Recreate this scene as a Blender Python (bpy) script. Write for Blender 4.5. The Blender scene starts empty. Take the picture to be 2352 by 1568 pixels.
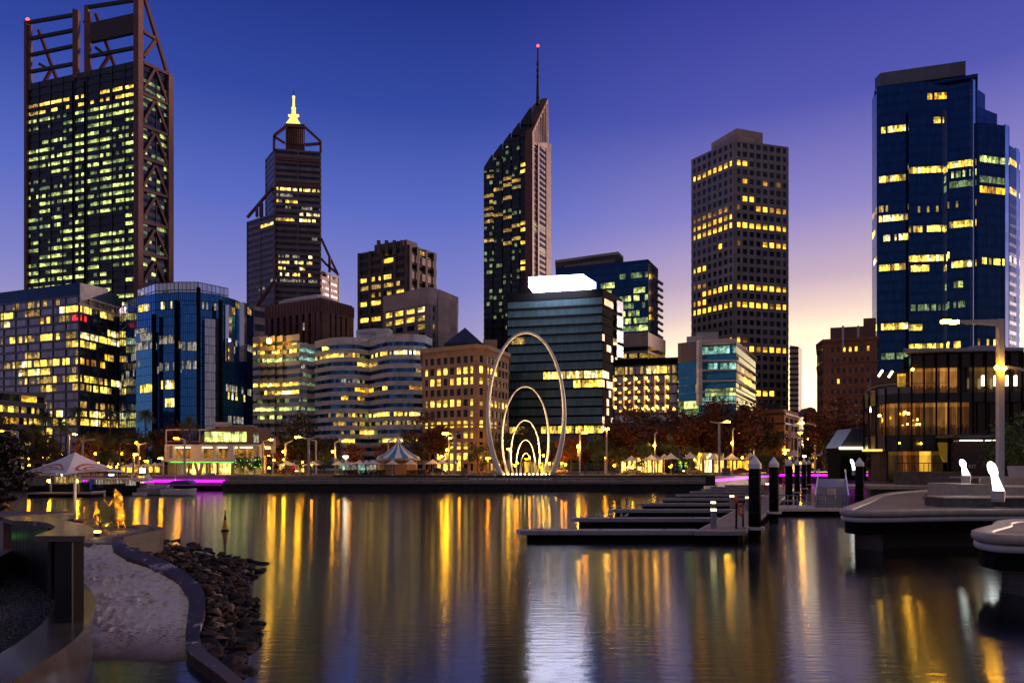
import bpy, math, random
from math import radians, sin, cos, pi
from mathutils import Vector, Matrix, noise
R = random.Random(11)
C = bpy.context.scene.collection
F, HZ, CH = 1568.0, 1060.0, 6.1          # focal length and horizon row in a 2352 wide frame, eye height in metres
def PX(x, D): return (x-1176)/F*D
def PZ(y, D): return CH-(y-HZ)/F*D
def P(x, y, D): return Vector((PX(x, D), D, PZ(y, D)))
def G(x, y, z):
    D = (CH-z)*F/(y-HZ); return Vector((PX(x, D), D, z))
ORG = {}
# ---------------------------------------------------------------- mesh collector
class MB:
    def __init__(s): s.v=[]; s.f=[]; s.m=[]; s.uv=[]; s.has=False
    def face(s, pts, mi=0, uv=None):
        n=len(s.v); s.v += [Vector(p) for p in pts]; s.f.append(list(range(n, n+len(pts)))); s.m.append(mi)
        s.uv.append(uv)
        if uv: s.has=True
    def add(s, vs, fs, mi=0):
        n=len(s.v); s.v += [Vector(p) for p in vs]
        for f in fs: s.f.append([i+n for i in f]); s.m.append(mi); s.uv.append(None)
    def box(s, c, ax, ay, az, mi=0):
        c=Vector(c); ax=Vector(ax)/2; ay=Vector(ay)/2; az=Vector(az)/2
        vs=[c+ax*i+ay*j+az*k for k in (-1,1) for j in (-1,1) for i in (-1,1)]
        s.add(vs, [(0,2,3,1),(4,5,7,6),(0,1,5,4),(2,6,7,3),(0,4,6,2),(1,3,7,5)], mi)
    def bx(s, x0,x1,y0,y1,z0,z1, mi=0):
        s.box(((x0+x1)/2,(y0+y1)/2,(z0+z1)/2),(x1-x0,0,0),(0,y1-y0,0),(0,0,z1-z0),mi)
    def bar(s, a, b, w, h=None, mi=0, up=(0,0,1)):
        a=Vector(a); b=Vector(b); d=b-a; L=d.length
        if L<1e-6: return
        d/=L; u=Vector(up)
        if abs(d.dot(u))>.97: u=Vector((0,1,0))
        sd=d.cross(u).normalized(); u=sd.cross(d)
        s.box((a+b)/2, d*L, sd*w, u*(h or w), mi)
    def prism(s, poly, z0, z1, mi=0, ci=None):
        n=len(poly); ci=mi if ci is None else ci
        lo=[Vector((p[0],p[1],z0)) for p in poly]; hi=[Vector((p[0],p[1],z1)) for p in poly]
        s.add(lo+hi, [(i,(i+1)%n,n+(i+1)%n,n+i) for i in range(n)], mi)
        s.add(hi, [tuple(range(n))], ci); s.add(lo, [tuple(reversed(range(n)))], ci)
    def extr(s, poly3, d, mi=0):
        d=Vector(d); n=len(poly3); lo=[Vector(p) for p in poly3]; hi=[p+d for p in lo]
        s.add(lo+hi, [(i,n+i,n+(i+1)%n,(i+1)%n) for i in range(n)]+[tuple(range(n)), tuple(reversed(range(n,2*n)))], mi)
    def tube(s, pts, rad, n=8, mi=0, closed=False, flat=1.0):
        pts=[Vector(p) for p in pts]; m=len(pts); rad=rad if isinstance(rad,(list,tuple)) else [rad]*m
        vs=[]; u=None
        for i,p in enumerate(pts):
            if closed: t=(pts[(i+1)%m]-pts[i-1])
            else: t=pts[min(i+1,m-1)]-pts[max(i-1,0)]
            t.normalize()
            if u is None:
                u=Vector((0,0,1)) if abs(t.z)<.9 else Vector((1,0,0))
            u=(u-t*u.dot(t)).normalized(); w=t.cross(u)
            vs += [p+(u*cos(2*pi*k/n)+w*sin(2*pi*k/n)*flat)*rad[i] for k in range(n)]
        fs=[]
        for i in range(m if closed else m-1):
            a=i*n; b=((i+1)%m)*n
            fs += [(a+k,a+(k+1)%n,b+(k+1)%n,b+k) for k in range(n)]
        if not closed: fs += [tuple(reversed(range(n))), tuple(range((m-1)*n,m*n))]
        s.add(vs, fs, mi)
    def lathe(s, c, prof, n=16, mi=0, sx=1, sy=1, a0=0):
        c=Vector(c); m=len(prof)
        vs=[c+Vector((cos(a0+2*pi*k/n)*r*sx, sin(a0+2*pi*k/n)*r*sy, z)) for r,z in prof for k in range(n)]
        fs=[(i*n+k,i*n+(k+1)%n,(i+1)*n+(k+1)%n,(i+1)*n+k) for i in range(m-1) for k in range(n)]
        fs += [tuple(reversed(range(n))), tuple(range((m-1)*n,m*n))]
        s.add(vs, fs, mi)
    def ball(s, c, r, n=10, mi=0, sz=1.0):
        k=max(4,n//2)
        s.lathe(c, [(max(.001,r*sin(pi*i/k)), -r*cos(pi*i/k)*sz) for i in range(k+1)], n, mi)
    def build(s, name, mats, parent=None, smooth=False, loc=None):
        if not isinstance(mats,(list,tuple)): mats=[mats]
        if parent is not None: o0=ORG[parent]
        elif loc is not None: o0=Vector(loc)
        else:
            xs=[p.x for p in s.v]; ys=[p.y for p in s.v]
            o0=Vector(((min(xs)+max(xs))/2,(min(ys)+max(ys))/2,min(p.z for p in s.v)))
        me=bpy.data.meshes.new(name); me.from_pydata([p-o0 for p in s.v],[],s.f)
        for m in mats: me.materials.append(m)
        me.polygons.foreach_set('material_index', s.m)
        if smooth: me.polygons.foreach_set('use_smooth',[True]*len(s.f))
        if s.has:
            uv=me.uv_layers.new(name='uv'); flat=[]
            for f,q in zip(s.f,s.uv):
                for k in range(len(f)): flat += list(q[k]) if q else [0,0]
            uv.data.foreach_set('uv', flat)
        me.update()
        o=bpy.data.objects.new(name, me); C.objects.link(o); ORG[o]=o0
        if parent is not None: o.parent=parent
        else: o.location=o0
        return o
def tag(o, label=None, cat=None, group=None, kind=None):
    if label: o['label']=label
    if cat: o['category']=cat
    if group: o['group']=group
    if kind: o['kind']=kind
    return o
def thing(name, label, cat, loc, group=None):
    o=bpy.data.objects.new(name, None); C.objects.link(o); o.location=loc; o.empty_display_size=.2
    ORG[o]=Vector(loc); return tag(o,label,cat,group)
def dup(root, loc, rz=0, sc=1, label=None, group=None):
    def cp(o, par):
        c=o.copy(); C.objects.link(c); c.parent=par
        for ch in list(o.children): cp(ch, c)
        return c
    r=cp(root, None); r.location=loc; r.rotation_euler=(0,0,rz); r.scale=(sc,sc,sc) if not isinstance(sc,tuple) else sc
    if label: r['label']=label
    if group: r['group']=group
    return r
def drop(root):
    for ch in list(root.children): drop(ch)
    bpy.data.objects.remove(root)
# ---------------------------------------------------------------- materials
def lnk(nt,a,b): nt.links.new(a,b)
def base(name):
    m=bpy.data.materials.new(name); m.use_nodes=True; nt=m.node_tree
    b=[n for n in nt.nodes if n.type=='BSDF_PRINCIPLED'][0]
    return m,nt,b
def nd(nt,t,**k):
    n=nt.nodes.new(t)
    for a,v in k.items():
        if hasattr(n,a) and not isinstance(getattr(n,a),bpy.types.bpy_prop_collection): setattr(n,a,v)
    return n
def math_(nt,op,a,b=None,c=None):
    n=nt.nodes.new('ShaderNodeMath'); n.operation=op
    for i,v in enumerate((a,b,c)):
        if v is None: continue
        if isinstance(v,(int,float)): n.inputs[i].default_value=v
        else: nt.links.new(v,n.inputs[i])
    return n.outputs[0]
def ramp(nt,fac,stops):
    r=nt.nodes.new('ShaderNodeValToRGB'); el=r.color_ramp.elements
    while len(el)<len(stops): el.new(.5)
    for e,(p,c) in zip(el,stops): e.position=p; e.color=(*c,1) if len(c)==3 else c
    nt.links.new(fac,r.inputs[0]); return r.outputs[0]
def pm(name,col,rough=.6,metal=0.,var=.25,scale=1.5,bump=0.,bscale=None,spec=.5):
    m,nt,b=base(name)
    tc=nd(nt,'ShaderNodeTexCoord'); no=nd(nt,'ShaderNodeTexNoise'); no.inputs['Scale'].default_value=scale; no.inputs['Detail'].default_value=5
    lnk(nt,tc.outputs['Object'],no.inputs['Vector'])
    lo=tuple(c*(1-var) for c in col); hi=tuple(min(1,c*(1+var)) for c in col)
    lnk(nt,ramp(nt,no.outputs[0],[(.3,lo),(.7,hi)]),b.inputs['Base Color'])
    b.inputs['Roughness'].default_value=rough; b.inputs['Metallic'].default_value=metal
    b.inputs['Specular IOR Level'].default_value=spec
    if bump:
        n2=nd(nt,'ShaderNodeTexNoise'); n2.inputs['Scale'].default_value=bscale or scale*6; n2.inputs['Detail'].default_value=6
        lnk(nt,tc.outputs['Object'],n2.inputs['Vector'])
        bp=nd(nt,'ShaderNodeBump'); bp.inputs['Strength'].default_value=bump; bp.inputs['Distance'].default_value=.1
        lnk(nt,n2.outputs[0],bp.inputs['Height']); lnk(nt,bp.outputs[0],b.inputs['Normal'])
    return m
def panel_mat(name,col,sx,sz,line=.6,rough=.55,metal=0.,var=.2,w=.04):
    """cladding in panels: joints every sx by sz metres (object coordinates, horizontal position = x+y)"""
    m,nt,b=base(name)
    tc=nd(nt,'ShaderNodeTexCoord'); sp=nd(nt,'ShaderNodeSeparateXYZ'); lnk(nt,tc.outputs['Object'],sp.inputs[0])
    h=math_(nt,'ADD',sp.outputs[0],math_(nt,'MULTIPLY',sp.outputs[1],.6))
    u=math_(nt,'DIVIDE',h,sx); v=math_(nt,'DIVIDE',sp.outputs[2],sz)
    fu=math_(nt,'FRACT',u); fv=math_(nt,'FRACT',v)
    j=math_(nt,'MAXIMUM',math_(nt,'LESS_THAN',fu,w/sx*2),math_(nt,'LESS_THAN',fv,w/sz*2))
    cb=nd(nt,'ShaderNodeCombineXYZ'); lnk(nt,math_(nt,'FLOOR',u),cb.inputs[0]); lnk(nt,math_(nt,'FLOOR',v),cb.inputs[1])
    wn=nd(nt,'ShaderNodeTexWhiteNoise'); lnk(nt,cb.outputs[0],wn.inputs[0])
    no=nd(nt,'ShaderNodeTexNoise'); no.inputs['Scale'].default_value=.15; no.inputs['Detail'].default_value=6; lnk(nt,tc.outputs['Object'],no.inputs['Vector'])
    f=math_(nt,'MULTIPLY_ADD',wn.outputs[0],.45,math_(nt,'MULTIPLY',no.outputs[0],.55))
    c=ramp(nt,f,[(.25,tuple(k*(1-var) for k in col)),(.75,tuple(min(1,k*(1+var)) for k in col))])
    mx=nd(nt,'ShaderNodeMix',data_type='RGBA'); lnk(nt,j,mx.inputs[0]); lnk(nt,c,mx.inputs[6]); mx.inputs[7].default_value=(*[k*(1-line) for k in col],1)
    lnk(nt,mx.outputs[2],b.inputs['Base Color']); b.inputs['Roughness'].default_value=rough; b.inputs['Metallic'].default_value=metal
    return m
def glass(name,tint,rough=.08,metal=.75,tilt=.03,var=.35,spec=.5):
    """facade glazing: mirror-like tinted panes, every pane a little out of true"""
    m,nt,b=base(name)
    uv=nd(nt,'ShaderNodeUVMap'); fl=nd(nt,'ShaderNodeVectorMath',operation='FLOOR'); lnk(nt,uv.outputs[0],fl.inputs[0])
    wn=nd(nt,'ShaderNodeTexWhiteNoise',noise_dimensions='3D'); lnk(nt,fl.outputs[0],wn.inputs['Vector'])
    lnk(nt,ramp(nt,wn.outputs['Value'],[(0,tuple(c*(1-var) for c in tint)),(1,tuple(min(1,c*(1+var)) for c in tint))]),b.inputs['Base Color'])
    b.inputs['Roughness'].default_value=rough; b.inputs['Metallic'].default_value=metal; b.inputs['Specular IOR Level'].default_value=spec
    ge=nd(nt,'ShaderNodeNewGeometry'); su=nd(nt,'ShaderNodeVectorMath',operation='SUBTRACT'); su.inputs[1].default_value=(.5,.5,.5)
    lnk(nt,wn.outputs['Color'],su.inputs[0]); sc=nd(nt,'ShaderNodeVectorMath',operation='SCALE'); sc.inputs['Scale'].default_value=tilt; lnk(nt,su.outputs[0],sc.inputs[0])
    ad=nd(nt,'ShaderNodeVectorMath',operation='ADD'); lnk(nt,ge.outputs['Normal'],ad.inputs[0]); lnk(nt,sc.outputs[0],ad.inputs[1])
    no=nd(nt,'ShaderNodeVectorMath',operation='NORMALIZE'); lnk(nt,ad.outputs[0],no.inputs[0]); lnk(nt,no.outputs[0],b.inputs['Normal'])
    return m
def lit(name,col,st,con=.75,sc=(1.4,1.6),dark=(.02,.015,.01),samp='NONE'):
    """a lit room seen through its window: uneven light, furniture and partitions (UV = pane index + position in it)"""
    m,nt,b=base(name)
    uv=nd(nt,'ShaderNodeUVMap'); mp=nd(nt,'ShaderNodeMapping'); mp.inputs['Scale'].default_value=(sc[0],sc[1],1); lnk(nt,uv.outputs[0],mp.inputs[0])
    no=nd(nt,'ShaderNodeTexNoise'); no.inputs['Scale'].default_value=1; no.inputs['Detail'].default_value=2; no.inputs['Roughness'].default_value=.5; lnk(nt,mp.outputs[0],no.inputs['Vector'])
    vo=nd(nt,'ShaderNodeTexVoronoi'); vo.inputs['Scale'].default_value=1.7; lnk(nt,uv.outputs[0],vo.inputs['Vector'])
    fl=nd(nt,'ShaderNodeVectorMath',operation='FLOOR'); lnk(nt,uv.outputs[0],fl.inputs[0])
    wn=nd(nt,'ShaderNodeTexWhiteNoise',noise_dimensions='3D'); lnk(nt,fl.outputs[0],wn.inputs['Vector'])
    r=nd(nt,'ShaderNodeMapRange'); r.inputs[1].default_value=.34; r.inputs[2].default_value=.62; r.inputs[3].default_value=1-con; r.inputs[4].default_value=1.15; lnk(nt,no.outputs[0],r.inputs[0])
    spots=math_(nt,'MULTIPLY',math_(nt,'LESS_THAN',vo.outputs['Distance'],.17),1.2)
    pane=math_(nt,'MULTIPLY_ADD',math_(nt,'POWER',wn.outputs[0],1.6),1.1,.5)
    sx_=nd(nt,'ShaderNodeSeparateXYZ'); lnk(nt,uv.outputs[0],sx_.inputs[0]); w2=nd(nt,'ShaderNodeSeparateColor'); lnk(nt,wn.outputs['Color'],w2.inputs[0])
    fv_=math_(nt,'FRACT',sx_.outputs[1]); blind=math_(nt,'MULTIPLY_ADD',math_(nt,'LESS_THAN',fv_,math_(nt,'MULTIPLY_ADD',w2.outputs[1],.9,.42)),.72,.28)
    pane=math_(nt,'MULTIPLY',pane,blind)
    s=math_(nt,'MULTIPLY',math_(nt,'MULTIPLY',math_(nt,'ADD',r.outputs[0],spots),pane),st)
    b.inputs['Base Color'].default_value=(*dark,1); b.inputs['Roughness'].default_value=.25
    b.inputs['Emission Color'].default_value=(*col,1); lnk(nt,s,b.inputs['Emission Strength'])
    m.cycles.emission_sampling=samp
    return m
def emit(name,col,st,samp='FRONT'):
    m,nt,b=base(name); b.inputs['Base Color'].default_value=(.05,.05,.05,1)
    b.inputs['Emission Color'].default_value=(*col,1); b.inputs['Emission Strength'].default_value=st
    m.cycles.emission_sampling=samp
    return m
def room(name,col,st,samp='NONE',k=2.6):
    """interior behind a large pane: lit ceiling edge, wall bays of different depth, dark furniture below"""
    m,nt,b=base(name)
    uv=nd(nt,'ShaderNodeUVMap'); sp=nd(nt,'ShaderNodeSeparateXYZ'); lnk(nt,uv.outputs[0],sp.inputs[0])
    bu=math_(nt,'FLOOR',math_(nt,'MULTIPLY',sp.outputs[0],k)); fu=math_(nt,'FRACT',math_(nt,'MULTIPLY',sp.outputs[0],k))
    wn=nd(nt,'ShaderNodeTexWhiteNoise',noise_dimensions='1D'); lnk(nt,bu,wn.inputs['W'])
    v=math_(nt,'FRACT',sp.outputs[1]) if 0 else sp.outputs[1]
    fl=math_(nt,'FRACT',v)
    no=nd(nt,'ShaderNodeTexNoise'); no.inputs['Scale'].default_value=9; no.inputs['Detail'].default_value=3; lnk(nt,uv.outputs[0],no.inputs['Vector'])
    furn=math_(nt,'LESS_THAN',fl,math_(nt,'MULTIPLY_ADD',no.outputs[0],.7,-.08))
    wall=math_(nt,'MULTIPLY_ADD',math_(nt,'POWER',wn.outputs[0],1.7),.95,.10)
    ceil=math_(nt,'MULTIPLY',math_(nt,'GREATER_THAN',fl,.86),.35)
    n2=nd(nt,'ShaderNodeTexNoise'); n2.inputs['Scale'].default_value=2.2; lnk(nt,uv.outputs[0],n2.inputs['Vector'])
    body=math_(nt,'MULTIPLY',math_(nt,'ADD',wall,ceil),math_(nt,'MULTIPLY_ADD',n2.outputs[0],1.5,.15))
    s=math_(nt,'MULTIPLY',math_(nt,'MULTIPLY',body,math_(nt,'MULTIPLY_ADD',furn,-.8,1.0)),st)
    b.inputs['Base Color'].default_value=(.02,.012,.008,1); b.inputs['Roughness'].default_value=.12
    b.inputs['Emission Color'].default_value=(*col,1); lnk(nt,s,b.inputs['Emission Strength']); m.cycles.emission_sampling=samp
    return m
M={}
M['conc']=panel_mat('pale_concrete',(.60,.545,.51),2.4,1.2,line=.35)
M['conc_plain']=pm('concrete',(.19,.165,.15),.75,var=.22,scale=1.2,bump=.25)
M['conc_rim']=pm('smooth_pale_concrete',(.40,.335,.285),.5,var=.15,scale=1.5,bump=.15)
M['conc_dark']=pm('dark_concrete',(.045,.042,.05),.55,var=.5,scale=2.2,bump=.3)
M['conc_wet']=pm('wet_dark_wall',(.016,.014,.014),.5,var=.5,scale=1.5,bump=.3)
M['paving']=panel_mat('paving',(.16,.145,.13),1.2,50,line=.3,rough=.6)
M['asphalt']=pm('asphalt',(.05,.048,.05),.85,scale=3,bump=.2)
M['grass']=pm('lawn',(.05,.09,.02),.9,var=.4,scale=4,bump=.4)
M['steel']=pm('pale_painted_steel',(.46,.44,.45),.4,var=.08)
M['steel_grey']=pm('grey_steel',(.32,.31,.36),.4,metal=.6,var=.12)
M['chrome']=pm('brushed_steel',(.6,.58,.62),.22,metal=1,var=.1,scale=6)
M['dark']=pm('dark_metal',(.012,.012,.014),.5,var=.3)
M['black']=pm('black_rubber',(.003,.003,.0035),.8,var=.3,spec=.12)
M['white']=pm('white_paint',(.78,.76,.74),.45,var=.06)
M['red']=pm('red_plastic',(.55,.04,.02),.4,var=.15)
M['yellow']=pm('yellow_paint',(.75,.36,.02),.45,var=.15)
M['timber']=panel_mat('weathered_decking',(.26,.215,.20),60,.01,line=.3)
M['planks']=None
M['wood']=pm('warm_timber',(.22,.11,.06),.55,var=.35,scale=3)
M['rust']=pm('red_brown_steel',(.14,.052,.046),.5,metal=.2,var=.2,scale=.3)
M['brown']=panel_mat('brown_stone',(.16,.065,.05),3,3.4,line=.3,rough=.45)
M['sand']=None
M['sandstone']=pm('sandstone',(.42,.28,.175),.8,var=.15,scale=.5,bump=.1)
M['brick']=panel_mat('brown_brick',(.23,.10,.055),1.4,.5,line=.25,rough=.85,var=.25)
M['pink']=panel_mat('pinkish_precast',(.40,.27,.23),4,3.6,line=.25,rough=.5)
M['greyprec']=panel_mat('grey_precast',(.24,.19,.185),3.3,4.2,line=.3)
M['blackwall']=pm('near_black_cladding',(.012,.014,.020),.3,var=.4,scale=.4)
M['navywall']=pm('navy_cladding',(.015,.052,.135),.16,metal=.9,var=.15,scale=.2)
M['palepink']=panel_mat('pale_pink_precast',(.52,.36,.29),4,3.6,line=.2,rough=.5)
M['mauve']=panel_mat('mauve_precast',(.20,.125,.13),3.5,3.9,line=.3,rough=.45)
M['darkprec']=panel_mat('dark_brown_precast',(.085,.062,.06),3.3,4.2,line=.3)
M['slate']=panel_mat('slate_cladding',(.10,.10,.13),3.5,3.9,line=.35,rough=.35,metal=.3)
M['gblack']=glass('dark_glazing',(.030,.040,.055),metal=.5)
M['gblue']=glass('blue_glazing',(.055,.26,.70),metal=.9,tilt=.016,var=.12)
M['gnavy']=glass('navy_glazing',(.018,.065,.165),metal=.9,tilt=.014,var=.15)
M['gteal']=glass('teal_glazing',(.115,.20,.215),metal=.65,tilt=.012,var=.12,rough=.15)
M['gwavy']=glass('wavy_block_glazing',(.045,.15,.32),metal=.85,tilt=.02,var=.7)
M['gcyan']=glass('cyan_glazing',(.05,.30,.55),metal=.85,tilt=.015,var=.1)
M['ggrey']=glass('grey_glazing',(.26,.26,.36),metal=.8)
M['gmir']=glass('mirror_glazing',(.75,.80,.90),metal=.95,tilt=.02,var=.15)
M['gbrown']=glass('bronze_glazing',(.035,.022,.018),metal=.5)
M['Y']=lit('office_light_yellow',(1,.62,.08),2.9)
M['y']=lit('office_light_dim',(1,.62,.14),.6)
M['K']=lit('office_light_lime',(.82,.95,.26),1.5)
M['k']=lit('office_light_lime_dim',(.62,.9,.38),.34)
M['O']=lit('room_light_orange',(1,.48,.03),2.4)
M['o']=lit('room_light_orange_dim',(1,.42,.06),.5)
M['W']=lit('office_light_white',(1,.83,.36),2.5)
M['w']=lit('office_light_white_dim',(.95,.86,.66),.36)
M['T']=lit('office_light_teal',(.45,.95,.75),.75)
M['d']=lit('room_brown_dim',(1,.42,.10),.10,con=.85)
M['S']=lit('shop_light',(1,.56,.12),4.0,con=.85,samp='AUTO')
M['B']=lit('screen_blue',(.2,.3,1),1.6)
M['r']=lit('sign_red',(1,.03,.03),1.5)
M['A']=lit('amber_office_light',(1,.50,.03),3.4,con=.55)
LIT='YyKkOoWwTdSBrA'
# lamps, and the glow painted on the spire
M['lamp']=emit('lamp_warm',(1,.46,.012),130)
M['lamp_o']=emit('lamp_sodium',(1,.31,.004),120)
M['lamp_w']=emit('lamp_white',(1,.85,.55),60)
M['lamp_s']=emit('small_warm_lamp',(1,.50,.03),50)
M['globe']=emit('facade_globe',(1,.45,.05),14)
M['strip_p']=emit('magenta_strip',(.75,.015,.95),2.2,'AUTO')
M['strip_g']=emit('green_strip',(.15,1,.12),1.6,'AUTO')
M['strip_w']=emit('warm_strip',(1,.80,.42),5,'AUTO')
M['beacon']=emit('red_beacon',(1,.05,.05),6)
M['sky_sign']=emit('white_sign',(.74,.74,1),20,'AUTO')
M['sculpt']=emit('white_light_body',(.90,1,.95),6,'AUTO')
M['spire']=emit('spire_glow',(1,.74,.16),1.5,'NONE')  # no lamp: glow in the material stands in for floodlights on the spire
M['gled']=emit('green_fairy_light',(.1,1,.08),3,'NONE')

m,nt,b=base('deck_planks'); tc=nd(nt,'ShaderNodeTexCoord'); sp=nd(nt,'ShaderNodeSeparateXYZ'); lnk(nt,tc.outputs['Object'],sp.inputs[0])
pv=math_(nt,'DIVIDE',sp.outputs[1],.30); wn=nd(nt,'ShaderNodeTexWhiteNoise',noise_dimensions='1D'); lnk(nt,math_(nt,'FLOOR',pv),wn.inputs['W'])
no=nd(nt,'ShaderNodeTexNoise'); no.inputs['Scale'].default_value=1.3; no.inputs['Detail'].default_value=6; lnk(nt,tc.outputs['Object'],no.inputs['Vector'])
gap=math_(nt,'GREATER_THAN',math_(nt,'FRACT',pv),.12); f=math_(nt,'MULTIPLY',math_(nt,'MULTIPLY_ADD',wn.outputs[0],.5,math_(nt,'MULTIPLY',no.outputs[0],.6)),gap)
lnk(nt,ramp(nt,f,[(0,(.03,.025,.025)),(.3,(.17,.13,.12)),(.9,(.36,.29,.27))]),b.inputs['Base Color']); b.inputs['Roughness'].default_value=.65; M['planks']=m
# ---------------------------------------------------------------- world, sun, camera
sc=bpy.context.scene
w=bpy.data.worlds.new('World'); sc.world=w; w.use_nodes=True; nt=w.node_tree; nt.nodes.clear()
GAZ=radians(25)                                # the set sun's bearing, right of the view axis
tc=nd(nt,'ShaderNodeTexCoord'); sp=nd(nt,'ShaderNodeSeparateXYZ'); lnk(nt,tc.outputs['Generated'],sp.inputs[0])
zz=math_(nt,'MAXIMUM',sp.outputs[2],0.0)
el=math_(nt,'MULTIPLY',math_(nt,'ARCSINE',zz),2/pi)      # 0 horizon .. 1 zenith
def deg(d): return d/90
away=ramp(nt,el,[(0,(.52,.42,.50)),(deg(8),(.40,.34,.56)),(deg(14),(.21,.22,.58)),(deg(20),(.095,.14,.54)),(deg(27),(.030,.062,.36)),(deg(34),(.012,.030,.235)),(deg(44),(.010,.02,.16)),(1,(.05,.05,.12))])
near=ramp(nt,el,[(0,(3.4,2.3,.60)),(deg(5),(2.8,2.2,1.0)),(deg(9),(1.5,1.18,.74)),(deg(11.5),(.92,.70,.60)),(deg(14),(.58,.43,.55)),(deg(19),(.27,.235,.58)),(deg(26),(.080,.088,.43)),(deg(34),(.032,.040,.31)),(deg(44),(.015,.02,.16)),(1,(.05,.05,.12))])
back=ramp(nt,el,[(0,(.15,.115,.13)),(deg(10),(.15,.12,.165)),(deg(22),(.085,.09,.21)),(deg(40),(.15,.13,.19)),(deg(58),(.52,.43,.38)),(1,(.72,.60,.52))])
dt=math_(nt,'ADD',math_(nt,'MULTIPLY',sp.outputs[0],sin(radians(38))),math_(nt,'MULTIPLY',sp.outputs[1],cos(radians(38))))
hl=math_(nt,'SQRT',math_(nt,'SUBTRACT',1.0,math_(nt,'MULTIPLY',sp.outputs[2],sp.outputs[2])))
ca=math_(nt,'DIVIDE',dt,math_(nt,'MAXIMUM',hl,.02))
mr=nd(nt,'ShaderNodeMapRange',interpolation_type='SMOOTHSTEP'); mr.inputs[1].default_value=cos(radians(44)); mr.inputs[2].default_value=cos(radians(4)); lnk(nt,ca,mr.inputs[0])
mx=nd(nt,'ShaderNodeMix',data_type='RGBA'); lnk(nt,mr.outputs[0],mx.inputs[0]); lnk(nt,away,mx.inputs[6]); lnk(nt,near,mx.inputs[7])
mb=nd(nt,'ShaderNodeMapRange',interpolation_type='SMOOTHSTEP'); mb.inputs[1].default_value=.15; mb.inputs[2].default_value=-.4; lnk(nt,sp.outputs[1],mb.inputs[0])
m2=nd(nt,'ShaderNodeMix',data_type='RGBA'); lnk(nt,mb.outputs[0],m2.inputs[0]); lnk(nt,mx.outputs[2],m2.inputs[6]); lnk(nt,back,m2.inputs[7])
bg=nd(nt,'ShaderNodeBackground'); lnk(nt,m2.outputs[2],bg.inputs[0]); bg.inputs[1].default_value=1.0
sk=nd(nt,'ShaderNodeTexSky'); sk.sky_type='NISHITA'; sk.sun_disc=False; sk.sun_elevation=radians(1.0); sk.sun_rotation=GAZ; sk.altitude=20
b2=nd(nt,'ShaderNodeBackground'); lnk(nt,sk.outputs[0],b2.inputs[0]); b2.inputs[1].default_value=.008
ad=nd(nt,'ShaderNodeAddShader'); lnk(nt,bg.outputs[0],ad.inputs[0]); lnk(nt,b2.outputs[0],ad.inputs[1])
ou=nd(nt,'ShaderNodeOutputWorld'); lnk(nt,ad.outputs[0],ou.inputs[0])
sl=bpy.data.lights.new('afterglow','SUN'); sl.energy=2.4; sl.angle=radians(18); sl.color=(1,.64,.50)
so=bpy.data.objects.new('afterglow',sl); C.objects.link(so)
az=radians(62); ev=radians(7); d=Vector((-sin(az)*cos(ev),-cos(az)*cos(ev),-sin(ev)))
so.rotation_euler=d.to_track_quat('-Z','Y').to_euler(); so.location=(60,20,40)
cam=bpy.data.cameras.new('camera'); co=bpy.data.objects.new('camera',cam); C.objects.link(co); sc.camera=co
co.location=(0,0,CH); co.rotation_euler=(radians(90),0,0); cam.sensor_width=36; cam.lens=24; cam.shift_y=(HZ-784)/2352; cam.clip_end=6000; cam.clip_start=.1
vs=sc.view_settings; vs.view_transform='Standard'; vs.look='None'; vs.exposure=0; vs.gamma=1
sc.cycles.use_denoising=True; sc.cycles.max_bounces=6; sc.cycles.sample_clamp_indirect=6; sc.cycles.caustics_reflective=True
# ---------------------------------------------------------------- water and ground
m,nt,b=base('still_water'); b.inputs['Base Color'].default_value=(.004,.006,.006,1); b.inputs['Roughness'].default_value=.135; b.inputs['IOR'].default_value=2.05; b.inputs['Anisotropic'].default_value=.82
cx=nd(nt,'ShaderNodeCombineXYZ'); cx.inputs[1].default_value=1.0; lnk(nt,cx.outputs[0],b.inputs['Tangent'])
tc=nd(nt,'ShaderNodeTexCoord'); mp=nd(nt,'ShaderNodeMapping'); mp.inputs['Scale'].default_value=(.45,2.2,1); lnk(nt,tc.outputs['Object'],mp.inputs[0])
n1=nd(nt,'ShaderNodeTexNoise'); n1.inputs['Scale'].default_value=1.6; n1.inputs['Detail'].default_value=4; lnk(nt,mp.outputs[0],n1.inputs['Vector'])
bp=nd(nt,'ShaderNodeBump'); bp.inputs['Strength'].default_value=.6; bp.inputs['Distance'].default_value=.03; n3=nd(nt,'ShaderNodeTexNoise'); n3.inputs['Scale'].default_value=.06; n3.inputs['Detail'].default_value=3; lnk(nt,tc.outputs['Object'],n3.inputs['Vector'])
lnk(nt,math_(nt,'MULTIPLY',n1.outputs[0],ramp(nt,n3.outputs[0],[(.35,(.35,.35,.35)),(.65,(1,1,1))])),bp.inputs['Height']); lnk(nt,bp.outputs[0],b.inputs['Normal'])
M['water']=m
q=MB(); q.face([(-600,-60,0),(600,-60,0),(600,330,0),(-600,330,0)]); tag(q.build('water',M['water'],loc=(0,0,0)),kind='structure')
QY=146.0
edge=[(-600,QY),(PX(1610,QY),QY),(PX(1782,203),203),(PX(2100,206),206),(140,200),(105,112),(52,104),(50,96),(600,96)]
q=MB(); q.face([(-3000,4000,3.1),(-3000,QY,3.1)]+[(x,y,3.1) for x,y in edge]+[(3000,96,3.1),(3000,4000,3.1)]); q.f[-1].reverse()
tag(q.build('ground',M['asphalt'],loc=(0,QY,3.1)),kind='structure')
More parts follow.
